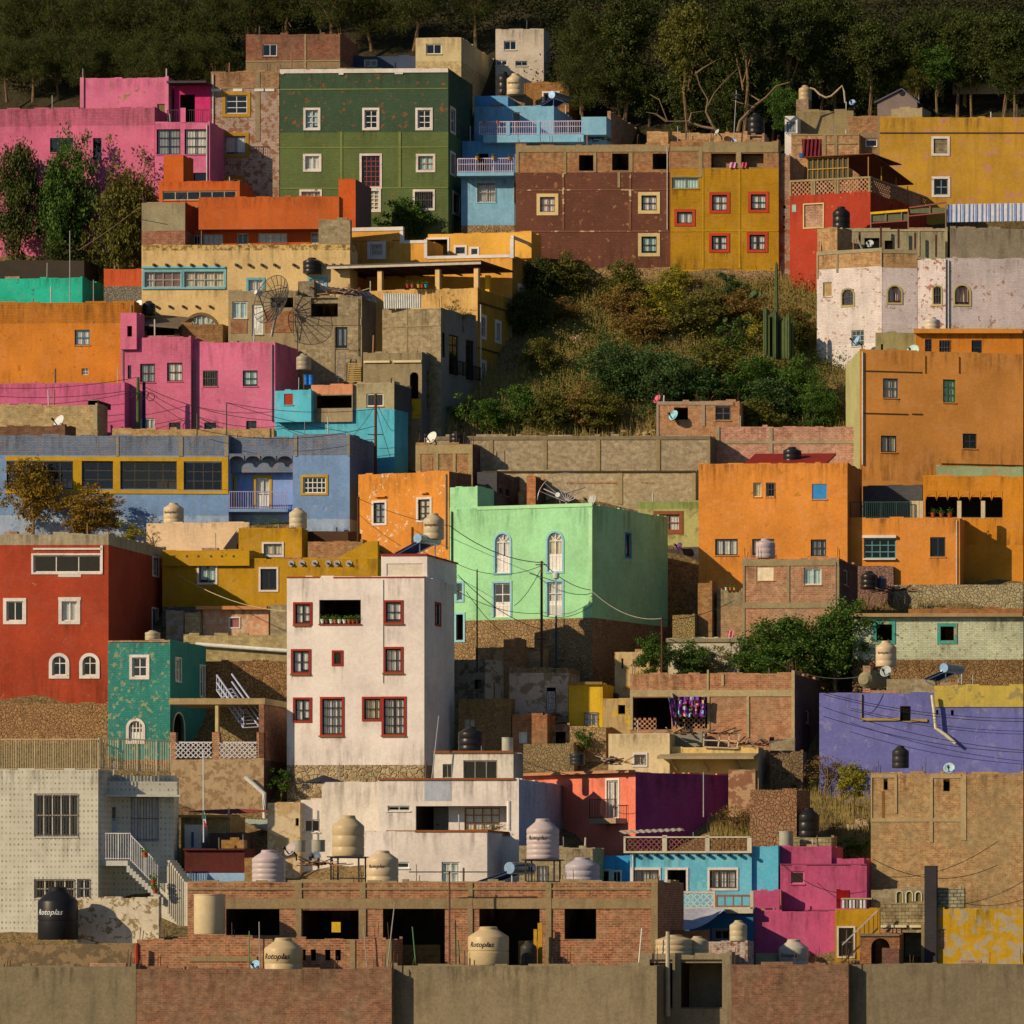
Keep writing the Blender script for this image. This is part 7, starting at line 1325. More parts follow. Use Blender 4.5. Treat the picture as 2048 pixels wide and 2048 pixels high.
under('scrub_cover', ((1060, 1640, 560, 700, 620, .9), (1050, 1680, 690, 850, 620, .9), (930, 1150, 770, 870, 120, .6), (100, 300, 440, 545, 120, .8)), '#4E4418', '#8A7630', .09, 22)
under('slope_greens', ((1060, 1660, 600, 860, 330, 1.2), (1400, 1690, 700, 860, 200, 1.2), (930, 1180, 740, 870, 160, 1.0)), '#26380E', '#54641C', .1, 23)
def grass():
    m = MB(); k = m.mi(leaf_mat('#6A5424', '#A88A48')); r_ = random.Random(5)
    for (px0, px1, ry0, ry1, n) in ((1050, 1720, 560, 870, 5200), (880, 1100, 740, 860, 900), (1420, 1640, 1560, 1690, 1300), (1560, 1760, 1500, 1700, 900), (1680, 1950, 1160, 1210, 500), (1730, 1860, 1710, 1790, 300), (100, 400, 440, 560, 700), (1760, 1960, 920, 990, 300)):
        for _ in range(n):
            ry = r_.uniform(ry0, ry1); Y = yg(ry)-.3+r_.uniform(-.6, .6); px = r_.uniform(px0, px1); p = P(px, ry, Y); p.z = zter(Y)-.25
            for _ in range(4):
                h_ = r_.uniform(.35, 1.3); d = V((r_.uniform(-.25, .25), r_.uniform(-.2, .2), h_)); b = V((r_.uniform(-.3, .3), r_.uniform(-.2, .2), 0)); i = len(m.v); w_ = .03
                m.v += [tuple(p+b+V((-w_, 0, 0))), tuple(p+b+V((w_, 0, 0))), tuple(p+b+d)]; m.f.append((i, i+1, i+2)); m.m.append(k)
    o = m.build('dry_grass', uv=False); tag(o, None, None, kind='stuff')
    # stones
    r_ = random.Random(9)
    lab = ['pale rubble heap at the top of the wild slope', 'light boulder heap in the middle of the wild slope', 'big buff boulder left of the tall brown brick house', 'buff boulder below the slim sapling', 'rock outcrop beside the purple flank', 'rock outcrop behind the sky blue parapet', 'row of pale stones on the retaining wall', 'pale stone heap left of the small brick hut']
    for j, (t, x, y, w_, hh, n) in enumerate((('B3', 1720, 1120, 200, 120, 7), ('B4', 560, 1090, 260, 120, 8), ('E5', 770, 570, 180, 170, 2), ('E5', 600, 620, 200, 180, 4), ('E4', 1100, 480, 160, 240, 4), ('E4', 1250, 540, 120, 200, 3), ('C4', 260, 320, 520, 60, 12), ('C4', 500, 320, 60, 90, 2))):
        px, py = q(t, x, y); Y = yg(py); mt = stone('#B08C60', '#8A6840', .8); m = MB()
        for i in range(n):
            c = P(px+r_.uniform(-.5, .5)*w_/S, py+r_.uniform(-.3, .3)*hh/S, Y+r_.uniform(-.4, .4)); s_ = (min(w_, hh*2)/S*Y/F)*(.5 if n < 3 else r_.uniform(.18, .32)); b0 = len(m.v); k = m.mi(mt); n1 = 8; ring = []
            for a_ in range(5):
                ph = math.pi*a_/4
                for b_ in range(n1): t_ = 2*math.pi*b_/n1; q_ = s_*r_.uniform(.75, 1.1); m.v.append((c.x+q_*math.sin(ph)*math.cos(t_), c.y+q_*math.sin(ph)*math.sin(t_)*.8, c.z+q_*math.cos(ph)*.8))
            for a_ in range(4):
                for b_ in range(n1): A = b0+a_*n1; bb = (b_+1) % n1; m.f.append((A+b_, A+n1+b_, A+n1+bb, A+bb)); m.m.append(k)
        o = m.build('rock_heap'); tag(o, lab[j], 'rocks')
grass()
# ============================================================ tanks, dishes, wires and other small things
def lettering(txt, o, R, z, ang, size, mat, root, slant=.35):
    cu = bpy.data.curves.new('lettering', 'FONT'); cu.body = txt; cu.size = size; cu.shear = slant; cu.align_x = 'CENTER'; cu.offset = .012*size; cu.resolution_u = 2
    t = bpy.data.objects.new('tmp', cu); C.objects.link(t); bpy.context.view_layer.update()
    me = bpy.data.meshes.new_from_object(t.evaluated_get(bpy.context.evaluated_depsgraph_get())); bpy.data.objects.remove(t)
    if R:
        for v in me.vertices:
            a = ang+v.co.x/R; x, y, zz = math.sin(a)*(R+.012), -math.cos(a)*(R+.012), z+v.co.y; v.co = (o.x+x-root['_o'][0], o.y+y-root['_o'][1], o.z+zz-root['_o'][2])
    else:
        for v in me.vertices: v.co = (o.x+v.co.x-root['_o'][0], o.y-root['_o'][1], o.z+v.co.y-root['_o'][2])
    me.materials.clear(); me.materials.append(mat); ob = bpy.data.objects.new('lettering', me); C.objects.link(ob); ob.parent = root; return ob
BE = '#C4A274'; PKB = '#B69A88'; BK = '#221F1C'; GY = '#9A8A6E'
def tank(t, x0, x1, y0, y1, Y, col, label, ribs=3, text=None, ts=.3, stand=None, lid=True, ang=-.2, group=None, bucket=False, tc='#1E1A18'):
    if isinstance(Y, tuple): Y = HS[Y[0]].Y+Y[1]
    px0, py0 = q(t, x0, y0); px1, py1 = q(t, x1, y1); o = P((px0+px1)/2, py1, Y); R_ = (px1-px0)/2*Y/F; Hh = (py1-py0)*Y/F
    r = empty('water_tank', o, label, 'water tank', group); m = MB(); mt = flat(col, .42 if col != BK else .35, 0, 'plastic', .12); bh = Hh*(.72 if not bucket else 1)
    prof = [(0, 0), (R_*.97, 0), (R_, .05)]
    for i in range(ribs):
        z = bh*(i+.8)/(ribs+.6); prof += [(R_, z-.05), (R_*.975, z-.02), (R_*.975, z+.02), (R_, z+.05)]
    if bucket: prof += [(R_, bh-.06), (R_*1.03, bh-.05), (R_*1.03, bh), (R_*.96, bh), (R_*.94, .2), (0, .2)]
    else: prof += [(R_, bh), (R_*.97, bh+.06), (R_*.5, Hh*.91), (R_*.47, Hh*.92), (R_*.47, Hh*.945)]
    m.lathe(o, prof, mt, 36); b = m.build('tank_body', r, smooth=False, uv=False); me = b.data
    for p in me.polygons: p.use_smooth = True
    me.set_sharp_from_angle(angle=R(40)) if hasattr(me, 'set_sharp_from_angle') else None
    if lid and not bucket: m = MB(); m.lathe(o, [(R_*.44, Hh*.94), (R_*.44, Hh*.985), (R_*.38, Hh), (0, Hh)], mt, 24); m.build('lid', r, uv=False)
    if text: lettering(text, o, R_, bh*.66, ang, ts, flat(tc, .6), r)
    if stand:
        sm = flat('#3A302A', .6, .3); m = MB(); z = stand*Y/F/S
        for i in range(4):
            a = math.pi/4+i*math.pi/2; p = o+V((math.cos(a)*R_*1.25, math.sin(a)*R_*1.25, -.08)); m2 = MB(); m2.bar(p, p+V((0, 0, -z)), .08, sm); m2.build('stand_leg', r)
            n_ = o+V((math.cos(a+math.pi/2)*R_*1.25, math.sin(a+math.pi/2)*R_*1.25, -.06)); m.bar(p, n_, .08, sm); m.bar(p-UP*z*.75, n_-UP*z*.75, .05, sm)
        m.bx(o+V((-R_*1.1, -R_*1.1, -.08)), V((R_*2.2, 0, 0)), V((0, R_*2.2, 0)), V((0, 0, .06)), sm); m.build('stand_frame', r)
    return r, o, R_, Hh
TK = [('A3', 455, 592, 213, 440, ('tankbase', .9), BK, 'black tank half behind the beige one, above the blue house'),
 ('A3', 550, 713, 230, 437, ('tankbase', -.2), BE, 'beige tank with lettering beside a black one, above the blue house', 'Rotoplas', .22),
 ('A4', 942, 1106, 612, 818, ('tb2', .7), BK, 'black tank on a brick stand above the mustard house'), ('A4', 1437, 1562, 343, 492, ('tb3', .7), '#B08E60', 'old beige tank with a long looping hose, on the flat concrete house'),
 ('A5', 315, 483, 1515, 1730, ('red', -1.6), BK, 'black tank against the red wall left of the leaning pole'), ('B1', 893, 1018, 735, 870, ('leanto', .9), BK, 'small black tank beside a white dish on the plank lean-to'),
 ('B2', 755, 928, 318, 470, ('g1', 4.0), BK, 'black tank standing on a shelf before the cream house', ), ('B2', 690, 830, 1245, 1400, ('turq', 4.5), '#A08868', 'dull beige tank in half shade behind the turquoise house'),
 ('B5', 1395, 1548, 892, 1030, ('ortop', .8), '#C0A886', 'pale tank on the slab of the small orange roof house'), ('C1', 1100, 1290, 995, 1200, ('creamb', 1.5), BE, 'beige tank with a black scrawl on the peach-cream block', 'Rotoplas', .24),
 ('C2', 622, 790, 1045, 1240, ('ochup', 1.5), '#BCA078', 'tall beige tank on the upper mustard room'), ('C3', 478, 622, 305, 440, ('tbox', 1.6), BK, 'black tank beside the dish on the concrete and brick roof room'),
 ('C3', 228, 425, 1095, 1345, ('white', 5.6), '#B89C70', 'beige tank with lettering against the flaking orange house', 'Rotoplas', .24),
 ('C4', 1770, 1945, 455, 612, ('o4', 2.2), BK, 'black tank on the roof of the large bright orange house'), ('C4', 1505, 1692, 1340, 1530, ('b3', 1.5), PKB, 'pinkish beige tank in front of a curtained orange house window'),
 ('C5', 778, 945, 1655, 1830, ('o5', -1.8), BK, 'black tank before the reddish rubble wall'), ('C5', 930, 1030, 1700, 1830, ('o5', -1.3), '#4A4A50', 'small dark grey tank hiding behind the black one at the rubble wall'),
 ('D1', 920, 1062, 392, 500, ('teal2', 1.6), '#B0986E', 'small beige tank on the teal green house roof'), ('D3', 565, 812, 1320, 1560, ('pav', 3.0), BK, 'big black tank in front of the rubble room'), 
 ('D3', 1640, 1782, 1560, 1690, ('coral', 1.5), '#2E2C26', 'low black tank among plants above the coral house'), ('D5', 925, 1125, 492, 740, ('violet', 3.4), BE, 'beige tank with a white pipe before the peeling cream-white house', 'Rotoplas', .2),
 ('D5', 1083, 1245, 1505, 1720, ('brr', 1.2), '#2A2622', 'black tank on the tall brown brick house in front of the violet wall'), ('E5', 168, 378, 362, 655, ('btk', .9), BK, 'tall black tank on the pale block box behind the magenta house'),
 ('E2', 265, 580, 772, 1095, ('main', 3.0), PKB, 'wide pinkish beige ribbed tank on the left of the wide brick building', None, .2, None, 4), ('E2', 1040, 1342, 438, 832, ('main', 4.2), '#B89868', 'large tan tank raised on a black steel stand', None, .2, 270, 2),
 ('E2', 1368, 1672, 778, 1100, ('main', 2.6), BE, 'beige tank with draped pipes, right of the raised tan tank', 'Rotoplas', .26, None, 2), ('E3', 1225, 1535, 470, 860, ('main', 3.0), PKB, 'pinkish ribbed tank lettered in black on a steel stand over the brick building', 'Rotoplas', .3, 270, 5),
 ('E3', 1598, 1925, 843, 1140, ('main', 2.0), '#A8948A', 'grey-beige ribbed tank on the right end of the wide brick building', None, .2, None, 3), ('E2', 383, 745, 1620, 2010, ('fr2', 1.3), '#BC9A68', 'large beige tank lettered beside a little blue dish at the bottom edge', 'Rotoplas', .42, None, 1),
 ('E3', 660, 1048, 1512, 1885, ('fr3', 1.6), '#BC9A68', 'large beige tank lettered with a round blue sticker in front of a dark opening', 'Rotoplas', .38, None, 1), ('E3', 1165, 1318, 1650, 1880, ('main', -1.2), '#3A3428', 'murky green-black tank in front of a dark opening, beside yellow boards'),
 ('E4', 538, 892, 1592, 1792, ('slabs', 1.2), '#B8986C', 'wide beige tank at the left of the pair on the concrete canopy'), ('E4', 842, 1042, 1605, 1795, ('slabs', 1.9), '#B0946C', 'beige tank at the right of the pair on the concrete canopy'),
 ('E4', 1253, 1420, 1452, 1650, ('wbr', .9), '#B89C70', 'small round-topped beige tank on the whitewashed brick room'), ('E5', -10, 275, 1635, 1960, ('barch', -.8), '#B8A282', 'large pale tank with black lettering in front of the magenta house', 'Rotoplas', .3, None, 1),
 ('E1', -110, 265, 1130, 1640, ('stain', -1.6), '#1E1C1C', 'huge black tank with a white scrawl in the bottom left corner', 'Rotoplas', .42, None, 1)]
for T in TK:
    T = list(T)+[None]*5; t, x0, x1, y0, y1, Y, col, lab = T[:8]; tx, ts, st, rb = T[8], T[9], T[10], T[11]
    tank(t, x0, x1, y0, y1, Y, col, lab, rb if rb is not None else 2, tx, ts or .2, st, tc='#C8C0B4' if tx and col.startswith('#1E') else '#1E1A18')
for t, x0, x1, y0, y1, Y, col, lab in (('E1', 1395, 1690, 1200, 1585, ('main', -2.0), '#C8A876', 'open-topped pale cylindrical tank at the left end of the wide brick building'), ('E4', 1505, 1760, 1770, 2050, ('barch', -.2), '#9A8A62', 'flat-topped olive tank at the bottom edge in front of the lettered pale tank'), ('E2', 665, 780, 678, 790, ('main', 6), GY, 'smaller left one of two stubby grey-beige tanks by the stained white house'), ('E2', 838, 965, 675, 790, ('main', 6), GY, 'right one of two stubby grey-beige tanks by the stained white house'), ('D3', 985, 1092, 1425, 1560, ('pav', 2.4), '#A8987C', 'stubby cement-coloured tank on the white rooftop pavilion'), ('E4', 1730, 1865, 590, 745, ('plow', 2.6), '#A09274', 'chipped cement tub on the magenta house roof'), ('E5', -60, 118, 590, 745, ('plow', 1.6), '#9C8E70', 'lower cement tub on the magenta house roof'))[:6]:
    tank(t, x0, x1, y0, y1, Y, col, lab, 0, bucket=True)
for j, (t, x0, x1, y0, y1) in enumerate((('C2', 760, 800, 1455-1690+1000, 1), )): pass
# blue barrels by the grey block house
for x, wh in ((785, 'left'), (835, 'right')): tank('B2', x-26, x+22, 1450, 1545, ('turq', 3.4), '#1E6AA8', '%s one of two blue barrels behind the orange parapet' % wh, 2, bucket=True)
# horizontal cement cylinder
def hcyl():
    Y = HS['violet'].Y+2.4; a, b = q3(850, 866, Y, 'D5'), q3(985, 866, Y+2.0, 'D5'); r = empty('cement_cistern', a, 'weathered grey horizontal cement cistern beside the beige tank', 'cistern'); R_ = 75/S*Y/F; ax = (b-a).normalized(); L = (b-a).length+.8
    m = MB(); m.lathe(a-ax*.5, [(0, -.15), (R_*.6, -.1), (R_, .1), (R_, L), (R_*.6, L+.2), (0, L+.25)], conc('#8E7A54', .6), 24, ax); m.build('cylinder', r)
    m = MB(); m.lathe(q3(890, 800, Y+.3, 'D5'), [(.3, -.3), (.3, .12), (0, .12)], conc('#9A8658'), 16); m.build('hatch', r)
    m = MB(); m.bx(q3(800, 990, Y-.3, 'D5'), V((.45, 0, 0)), V((0, 1, 0)), UP*1.6, bricks()); m.build('pier', r)
hcyl()
def dish(t, x, y, w_, h_, Y, col, label, txt=None):
    if isinstance(Y, tuple): Y = HS[Y[0]].Y+Y[1]
    c = q3(x, y, Y, t); R_ = max(w_, h_)/2/S*Y/F; k = min(w_, h_)/max(w_, h_); a = math.acos(min(1, k)); ax = V((-math.sin(a)*.85, -math.cos(a), .45)).normalized()
    r = empty('satellite_dish', c, label, 'satellite dish'); m = MB(); prof = [(R_*f, R_*.28*f*f) for f in (0, .35, .6, .8, 1)]+[(R_*1.02, R_*.28-.02)]+[(R_*f, R_*.28*f*f-.03) for f in (.8, .5, 0)]
    m.lathe(c-ax*R_*.2, prof, flat(col, .5, 0, 'paint', .15), 24, ax); m.build('reflector', r, smooth=True, uv=False)
    dk = flat('#3A3430', .6); m = MB(); p0 = c-UP*R_*.95; e = c+ax*R_*1.3-UP*R_*.35; m.bar(p0, e, .05, dk); m.lathe(e, [(0, -.08), (.07, -.08), (.07, .12), (0, .12)], dk, 8, -ax); m.build('feed_arm', r, uv=False)
    m = MB(); b = c-ax*.15; m.tube([b, b-ax*.3+UP*-.1, V((b.x-ax.x*.3, b.y+.3, b.z-R_-.15))], .045, dk); m.build('mast', r, uv=False)
    if txt: lettering(txt, c+V((0, 0, 0))+ax*.16+V((0, -.08, 0)), 0, 0, 0, R_*.6, flat('#2A3440'), r, 0)
for D in (('B1', 848, 777, 92, 122, ('leanto', .4), '#D8CCB8', 'white dish beside the small black tank on the plank lean-to'), ('C1', 88, 205, 100, 132, ('brkl', -2.5), '#C8BCA4', 'grey-white dish at the left edge above the blue house'), ('C3', 305, 363, 100, 128, ('tbox', .5), '#D0C2A4', 'cream dish on the concrete and brick roof room'),
 ('B4', 552, 1680, 62, 90, ('smb2', 1.0), '#C8505E', 'pink-red dish at the left corner of the small red brick hut'), ('C4', 710, 148, 84, 108, ('smb2', -.6), '#8AB4C8', 'light blue lettered dish in front of the small red brick hut', 'HD'), ('C4', 762, 1412, 60, 80, ('olive', -1.2), '#5A2E5E', 'purple dish in the shade of the shabby olive house'),
 ('B5', 740, 1118, 50, 105, ('tower', -.8), '#8AA0B0', 'pale blue dish edge-on below the square tower window'), ('B5', 868, 180, 78, 80, ('towtop', -1.4), '#A8A490', 'small grey dish on the crumbling tower parapet'), ('B5', 1285, 1215, 130, 120, ('ortop', -1.0), '#A8BCA0', 'big pale green dish half hidden by the big plain orange house'),
 ('D5', 1022, 785, 110, 116, ('violet', 2.2), '#A09C8C', 'grey dish under the beige tank with the white pipe'), ('D5', 1635, 1720, 112, 112, ('brr', 1.4), '#A8B8BC', 'pale dish peeping over the tall brown brick house'), ('E2', 632, 765, 112, 140, ('main', 4.4), '#A8907C', 'tan dish between the ribbed tank and the stubby tanks'), ('E2', 868, 845, 120, 116, ('main', 4.8), '#4A5A60', 'dark teal dish left of the raised tan tank'),
 ('E2', 293, 1882, 100, 92, ('fr2', .8), '#8AA8B8', 'little blue dish at the bottom edge left of the lettered tank'), ('A5', 505, 505, 62, 60, ('btop', 4), '#8A98A8', 'small grey-blue dish left of the grey gable'), ('A4', 812, 885, 62, 60, ('parap', -1.0), '#8A9CA8', 'small dish above the mustard house openings'), ('A4', 645, 795, 40, 70, ('parap', -.6), '#B0A894', 'slim pale dish on the long brick parapet'), ('C3', 1850, 975, 90, 130, ('lgreen', 3), '#A89C84', 'dull dish in front of the lower retaining wall')):
    dish(*D)
# large rib dishes
def ribdish(t, x, y, rx, ry, Y, label, panel=True, full=True, col='#3A342E', nr=20, ax=(-.55, -.75, .25)):
    if isinstance(Y, tuple): Y = HS[Y[0]].Y+Y[1]
    c = q3(x, y, Y, t); R_ = ry/S*Y/F; ax = V(ax).normalized(); a = ax.cross(UP).normalized(); b = a.cross(ax).normalized(); cm = flat(col, .5, .3); r = empty('mesh_dish', c, label, 'satellite dish')
    def pt(th, f): return c+(a*math.cos(th)+b*math.sin(th))*R_*f+ax*R_*.32*f*f
    m = MB()
    for i in range(nr):
        th = 2*math.pi*i/nr
        if not full and not (.05 < th/math.pi < .95): continue
        m.tube([pt(th, f) for f in (.05, .4, .7, 1)], [.035, .03, .026, .02], cm, 5)
    m.build('ribs', r, uv=False); m = MB()
    for f in ((1, .66, .33) if full else (1,)):
        n = 40; m.tube([pt((2*math.pi if full else math.pi)*i/n, f) for i in range(n+1)], .022, cm, 4)
    m.build('rings', r, uv=False)
    if panel:
        m = MB(); pm = flat('#4A4238', .6, .2)
        for f in [.1+.035*i for i in range(26)]:
            n = 36; th0, th1 = (.1, 1.75) if f < 1.1 else (0, 2)
            m.tube([pt(math.pi*(th0+(th1-th0)*i/n), f) for i in range(n+1)], .008, pm, 3)
        m.build('mesh', r, uv=False)
    m = MB(); e = c+ax*R_*.95
    for i in range(3): m.bar(pt(2*math.pi*i/3+.5, .9), e, .05, cm)
    m.lathe(e, [(0, -.2), (.16, -.2), (.16, .25), (0, .25)], flat('#C8C0B4', .4), 10, ax); m.build('feed', r, uv=False)
    m = MB(); m.bar(c-ax*.1, c+V((-.6, .8, -R_*1.3)), .14, flat('#A89878')); m.build('mast', r)
ribdish('B2', 505, 745, 170, 245, ('bw2', -2.2), 'large black mesh satellite dish leaning in front of the concrete and brick house')
ribdish('C3', 1610, 985, 260, 265, ('lgreen', 3.6), 'bare fan-shaped dish skeleton of white ribs above the light green house', False, False, '#B8A090', 18, (-.1, -.98, .15))
# solar heaters
def solar(t, x0, y0, x1, y1, Y, label, cr=.28):
    if isinstance(Y, tuple): Y = HS[Y[0]].Y+Y[1]
    a, b = q3(x0, y0, Y-.8, t), q3(x1, y1, Y+.4, t); r = empty('solar_heater', a, label, 'solar water heater'); side = V((.35, 1.0, 0)).normalized()*1.7; m = MB()
    for i in range(10): m.tube([a+side*i/9, b+side*i/9], .05, flat('#2A3450', .2, 0, 'glass_tube'), 6)
    m.build('tubes', r, uv=False); m = MB(); ax = side.normalized(); m.lathe(b-ax*.25+UP*.1, [(0, 0), (cr, 0), (cr, 2.2), (0, 2.2)], flat('#8A98A0', .25, .7), 20, ax); m.build('tank', r, uv=False)
    m = MB(); sm = flat('#C0B8B0', .4, .3)
    for o_ in (V((0, 0, 0)), side): m.bar(b+o_, b+o_-UP*1.3, .06, sm); m.bar(a+o_-UP*.1, b+o_-UP*.1, .05, sm); m.bar(b+o_-UP*1.3, a+o_-UP*.1, .05, sm)
    m.build('frame', r)
solar('A3', 850, 545, 1000, 450, ('bluetop', 1.5), 'solar water heater behind the blue house terrace, a dark tube rack and barrel')
solar('C3', -50, 470+1015, 190, 1355, ('white', 4.2), 'solar water heater with a green-glinting barrel behind the tall white house')
solar('E3', 690, 1100, 1080, 965, ('main', 2.2), 'solar water heater with blue tubes on the wide brick building', .32)
solar('D5', 1400, 860, 1600, 770, ('violet', 1.0), 'small gleaming white solar water heater above the violet house')
# poles, lamps, wires
def pole(t, x, y0, y1, Y, rad, col, label, name='pole', cat='pole', arms=(), lean=0):
    if isinstance(Y, tuple): Y = HS[Y[0]].Y+Y[1]
    a, b = q3(x, y1, Y, t), q3(x+lean, y0, Y, t); r = empty(name, a, label, cat); m = MB(); m.tube([a-UP*1.5, b], [rad, rad*.8], flat(col, .8), 8); m.build('shaft', r, uv=False)
    for f, w_ in arms: m = MB(); p = a.lerp(b, f); m.bar(p+V((-w_/2, -.1, 0)), p+V((w_/2, -.1, 0)), .06, flat('#3A302A')); m.build('crossarm', r)
    return b
yp1 = HS['pink'].Y-2.2
T1 = pole('B1', 850, 1470, 2010, yp1, .13, '#4A5A24', 'dark green utility pole with wire coils before the rose pink house', 'utility_pole', arms=((.72, .6),)); T2 = pole('B1', 908, 1520, 2010, yp1+.3, .13, '#1E2440', 'blue-black utility pole close to the green one', 'utility_pole')
T3 = pole('B1', 1705, 1715, 2050, ('blue1', 3), .05, '#5A4A3A', 'thin bare pole on the brick parapet before the rose pink house'); pole('B1', 1420, 1820, 2045, ('blue1', 3), .05, '#4A5A2C', 'thin green pole on the brick parapet before the rose pink house')
T4 = pole('C2', 1455, -60, 730, ('turq', -3.2), .11, '#5E3420', 'rusty utility pole in front of the turquoise house', 'utility_pole', arms=((.5, 1.0),)); T5 = pole('C2', 1288, 935, 1400, ('o3', -1.5), .1, '#4A2A1C', 'short dark pole at the left corner of the flaking orange house', 'utility_pole')
T6 = pole('C3', 1368, 1555, 2500, ('lgreen', -2.4), .09, '#5A3428', 'reddish utility pole in front of the light green house doors', 'utility_pole', arms=((.96, .7), (.2, .5)))
T7 = pole('D3', 1508, 250, 640, ('lgreen', -3), .08, '#2E3A40', 'dark street lamp post below the right-hand green house doors', 'street_lamp', 'street lamp')
o = [x for x in bpy.data.objects if x.name.startswith('street_lamp')][0]; m = MB(); m.bar(T7, T7+V((0, 0, 2.4)), .07, flat('#8AA0A0')); m.bar(T7+UP*2.1, T7+V((-1.6, 0, 2.6)), .05, flat('#3A4444')); m.lathe(T7+UP*2.3, [(0, -.1), (.18, 0), (.22, .3), (0, .45)], flat('#C8C0A8', .3), 12); m.build('lamp_head', o, uv=False)
T8 = pole('D4', 598, 258, 830, ('b3wall', -3), .07, '#5A3020', 'thin dark rusty pole standing in the creeper', 'utility_pole'); T9 = pole('D3', 745, -200, 560, ('lgreen', -3.2), .05, '#3A3028', 'thin black pole left of the lower green house door')
pole('E3', 478, 975, 2000, ('main', -1.6), .06, '#6A4030', 'tall thin rusty mast in front of the wide brick building', 'antenna', 'antenna', arms=((.99, 4.2),)); pole('E4', 330, 1530, 2100, ('slabs', -.5), .05, '#D8C0A0', 'leaning pale pipe against the bottom right of the wide brick building', lean=75)
pole('E4', 655, 1560, 2100, ('slabs', -.4), .13, '#B09A74', 'stout cement post between the two canopy tanks'); pole('E1', 838, 1690, 2100, ('frontw', -.3), .13, '#A8301C', 'bright red vertical pipe in the bottom left corner', 'pipe', 'pipe')
for x, y0, y1, l, lb in ((235, 1555, 1900, 0, 'thin green rod with a bent tip on the terrace wall'), (340, 1465, 1900, -10, 'thin grey rod left of the lettered bottom tank'), (1870, 1515, 1900, -60, 'green leaning rod inside the wide dark opening'), (1390, 1510, 1860, -50, 'pale stick leaning on the terrace wall right end'), (1560, 1280, 1700, 80, 'long pale stick slanting in front of the wide dark opening')): pole('E2', x, y0, y1, ('frontw', -.4), .035, '#5A7A48' if 'green' in lb else '#9A8A74', lb, 'rod', 'rod', lean=l)
for x, y0, l, lb in ((545, 1450, -10, 'green leaning rod in front of the brick pillar'), (600, 1640, -40, 'second green rod crossing the first one by the brick pillar')): pole('E3', x, y0, 1900, ('main', -1.4), .04, '#4A6A40', lb, 'rod', 'rod', lean=l)
for x, w_, lb in ((1330, .3, 'broad ochre board standing in the fourth opening'), (1290, .22, 'slim ochre board in the fourth opening')): m = MB(); a = q3(x, 2000, HS['main'].Y-.6, 'E3'); m.bx(a, V((w_*.8, 0, 0)), V((0, .06, 0)), UP*(520 if w_ > .25 else 460)/S*.0265, flat('#B8801C')); tag(m.build('board'), lb, 'board')
pole('A5', 560, 1510, 1850, ('towtop', -1.8), .09, '#8A7A60', 'leaning grey pole in front of the red house', lean=-90) if False else pole('A5', 660, 1830, 1850, ('towtop', -1.8), .1, '#8A7A60', 'leaning grey pole in front of the red wall and tower dish', lean=-100)
for t, x, y0, y1, Y, lean, lb in (('A4', 800, 390, 830, ('parap', -.4), 35, 'tall whitish mast leaning on the long brick parapet'), ('A4', 268, 735, 930, ('parap', -.6), 0, 'short thin aerial at the left end of the long brick parapet'), ('A5', 1148, 190, 560, ('yellow', 10), 0, 'thin aerial rising right of the grey gable'), ('A1', 318, 180, 300, ('pinkup', .5), 0, 'thin aerial on the pink upper storey'), ('D3', 305, 1215, 1600, ('pav', -.6), 70, 'slanting pink-grey rod beside the white rooftop pavilion'), ('B1', 192, 55, 590, ('teal', -1), 0, 'weathered wooden pole at the bright teal hut'), ('B1', 420, 530, 740, ('orleft', 1), 0, 'short crooked stake on the left orange house'), ('E4', 1000, 20, 200, ('brr', 5), 0, 'short rod on the awning of the cream house')):
    m = pole(t, x, y0, y1, Y, .035, '#A89888', lb, 'aerial', 'aerial', arms=((.9, .7), (.82, .5)) if 'mast' in lb else (), lean=lean)
wc = flat('#2A2420', .7)
def wire(a, b, sag, label, rad=.018, group=None, col=None):
    n = 14; m = MB(); m.tube([a.lerp(b, i/n)-UP*sag*4*(i/n)*(1-i/n) for i in range(n+1)], rad, col or wc, 4); tag(m.build('wire', uv=False), label, 'wire', group)
YB = HS['pink'].Y-2
wire(T1, q3(-560, 1570, YB, 'B1'), .3, 'upper wire running left from the green utility pole'); wire(T1-UP*.8, q3(-560, 1650, YB, 'B1'), .3, 'lower wire running left from the green utility pole')
wire(T2-UP*.3, q3(2200, 1890, YB-1, 'B1'), .5, 'upper wire falling right across the rose pink house'); wire(T2-UP*.5, q3(2250, 1940, YB-1, 'B1'), .9, 'middle wire falling right across the rose pink house'); wire(T2-UP*.7, q3(1500, 2000, YB-1, 'B1'), .2, 'steep wire from the blue-black pole to the brick parapet')
wire(T3, q3(1190, 310, HS['turq'].Y-1, 'C2'), .2, 'wire from the bare pole to the turquoise wall'); wire(T4-UP*1, T3, .4, 'long slack wire between the rusty and the bare pole'); wire(T4-UP*3, q3(500, 240, YB-1, 'C2'), .4, 'low wire across the turquoise house'); wire(T4-UP*.5, q3(1640, 350, YB-1, 'C2'), .1, 'short wire on the right of the rusty pole')
YG = HS['lgreen'].Y-2.5
wire(T5-UP*.1, q3(480, 1215, YG, 'C3'), .25, 'wire across the flaking orange house between its windows'); wire(q3(480, 1215, YG, 'C3'), T6-UP*.1, .5, 'wire falling across the light green front to the reddish pole', .025); wire(T6, q3(1840, 1835, YG, 'C3'), .35, 'wire from the reddish pole to the corner of the light green house', .022)
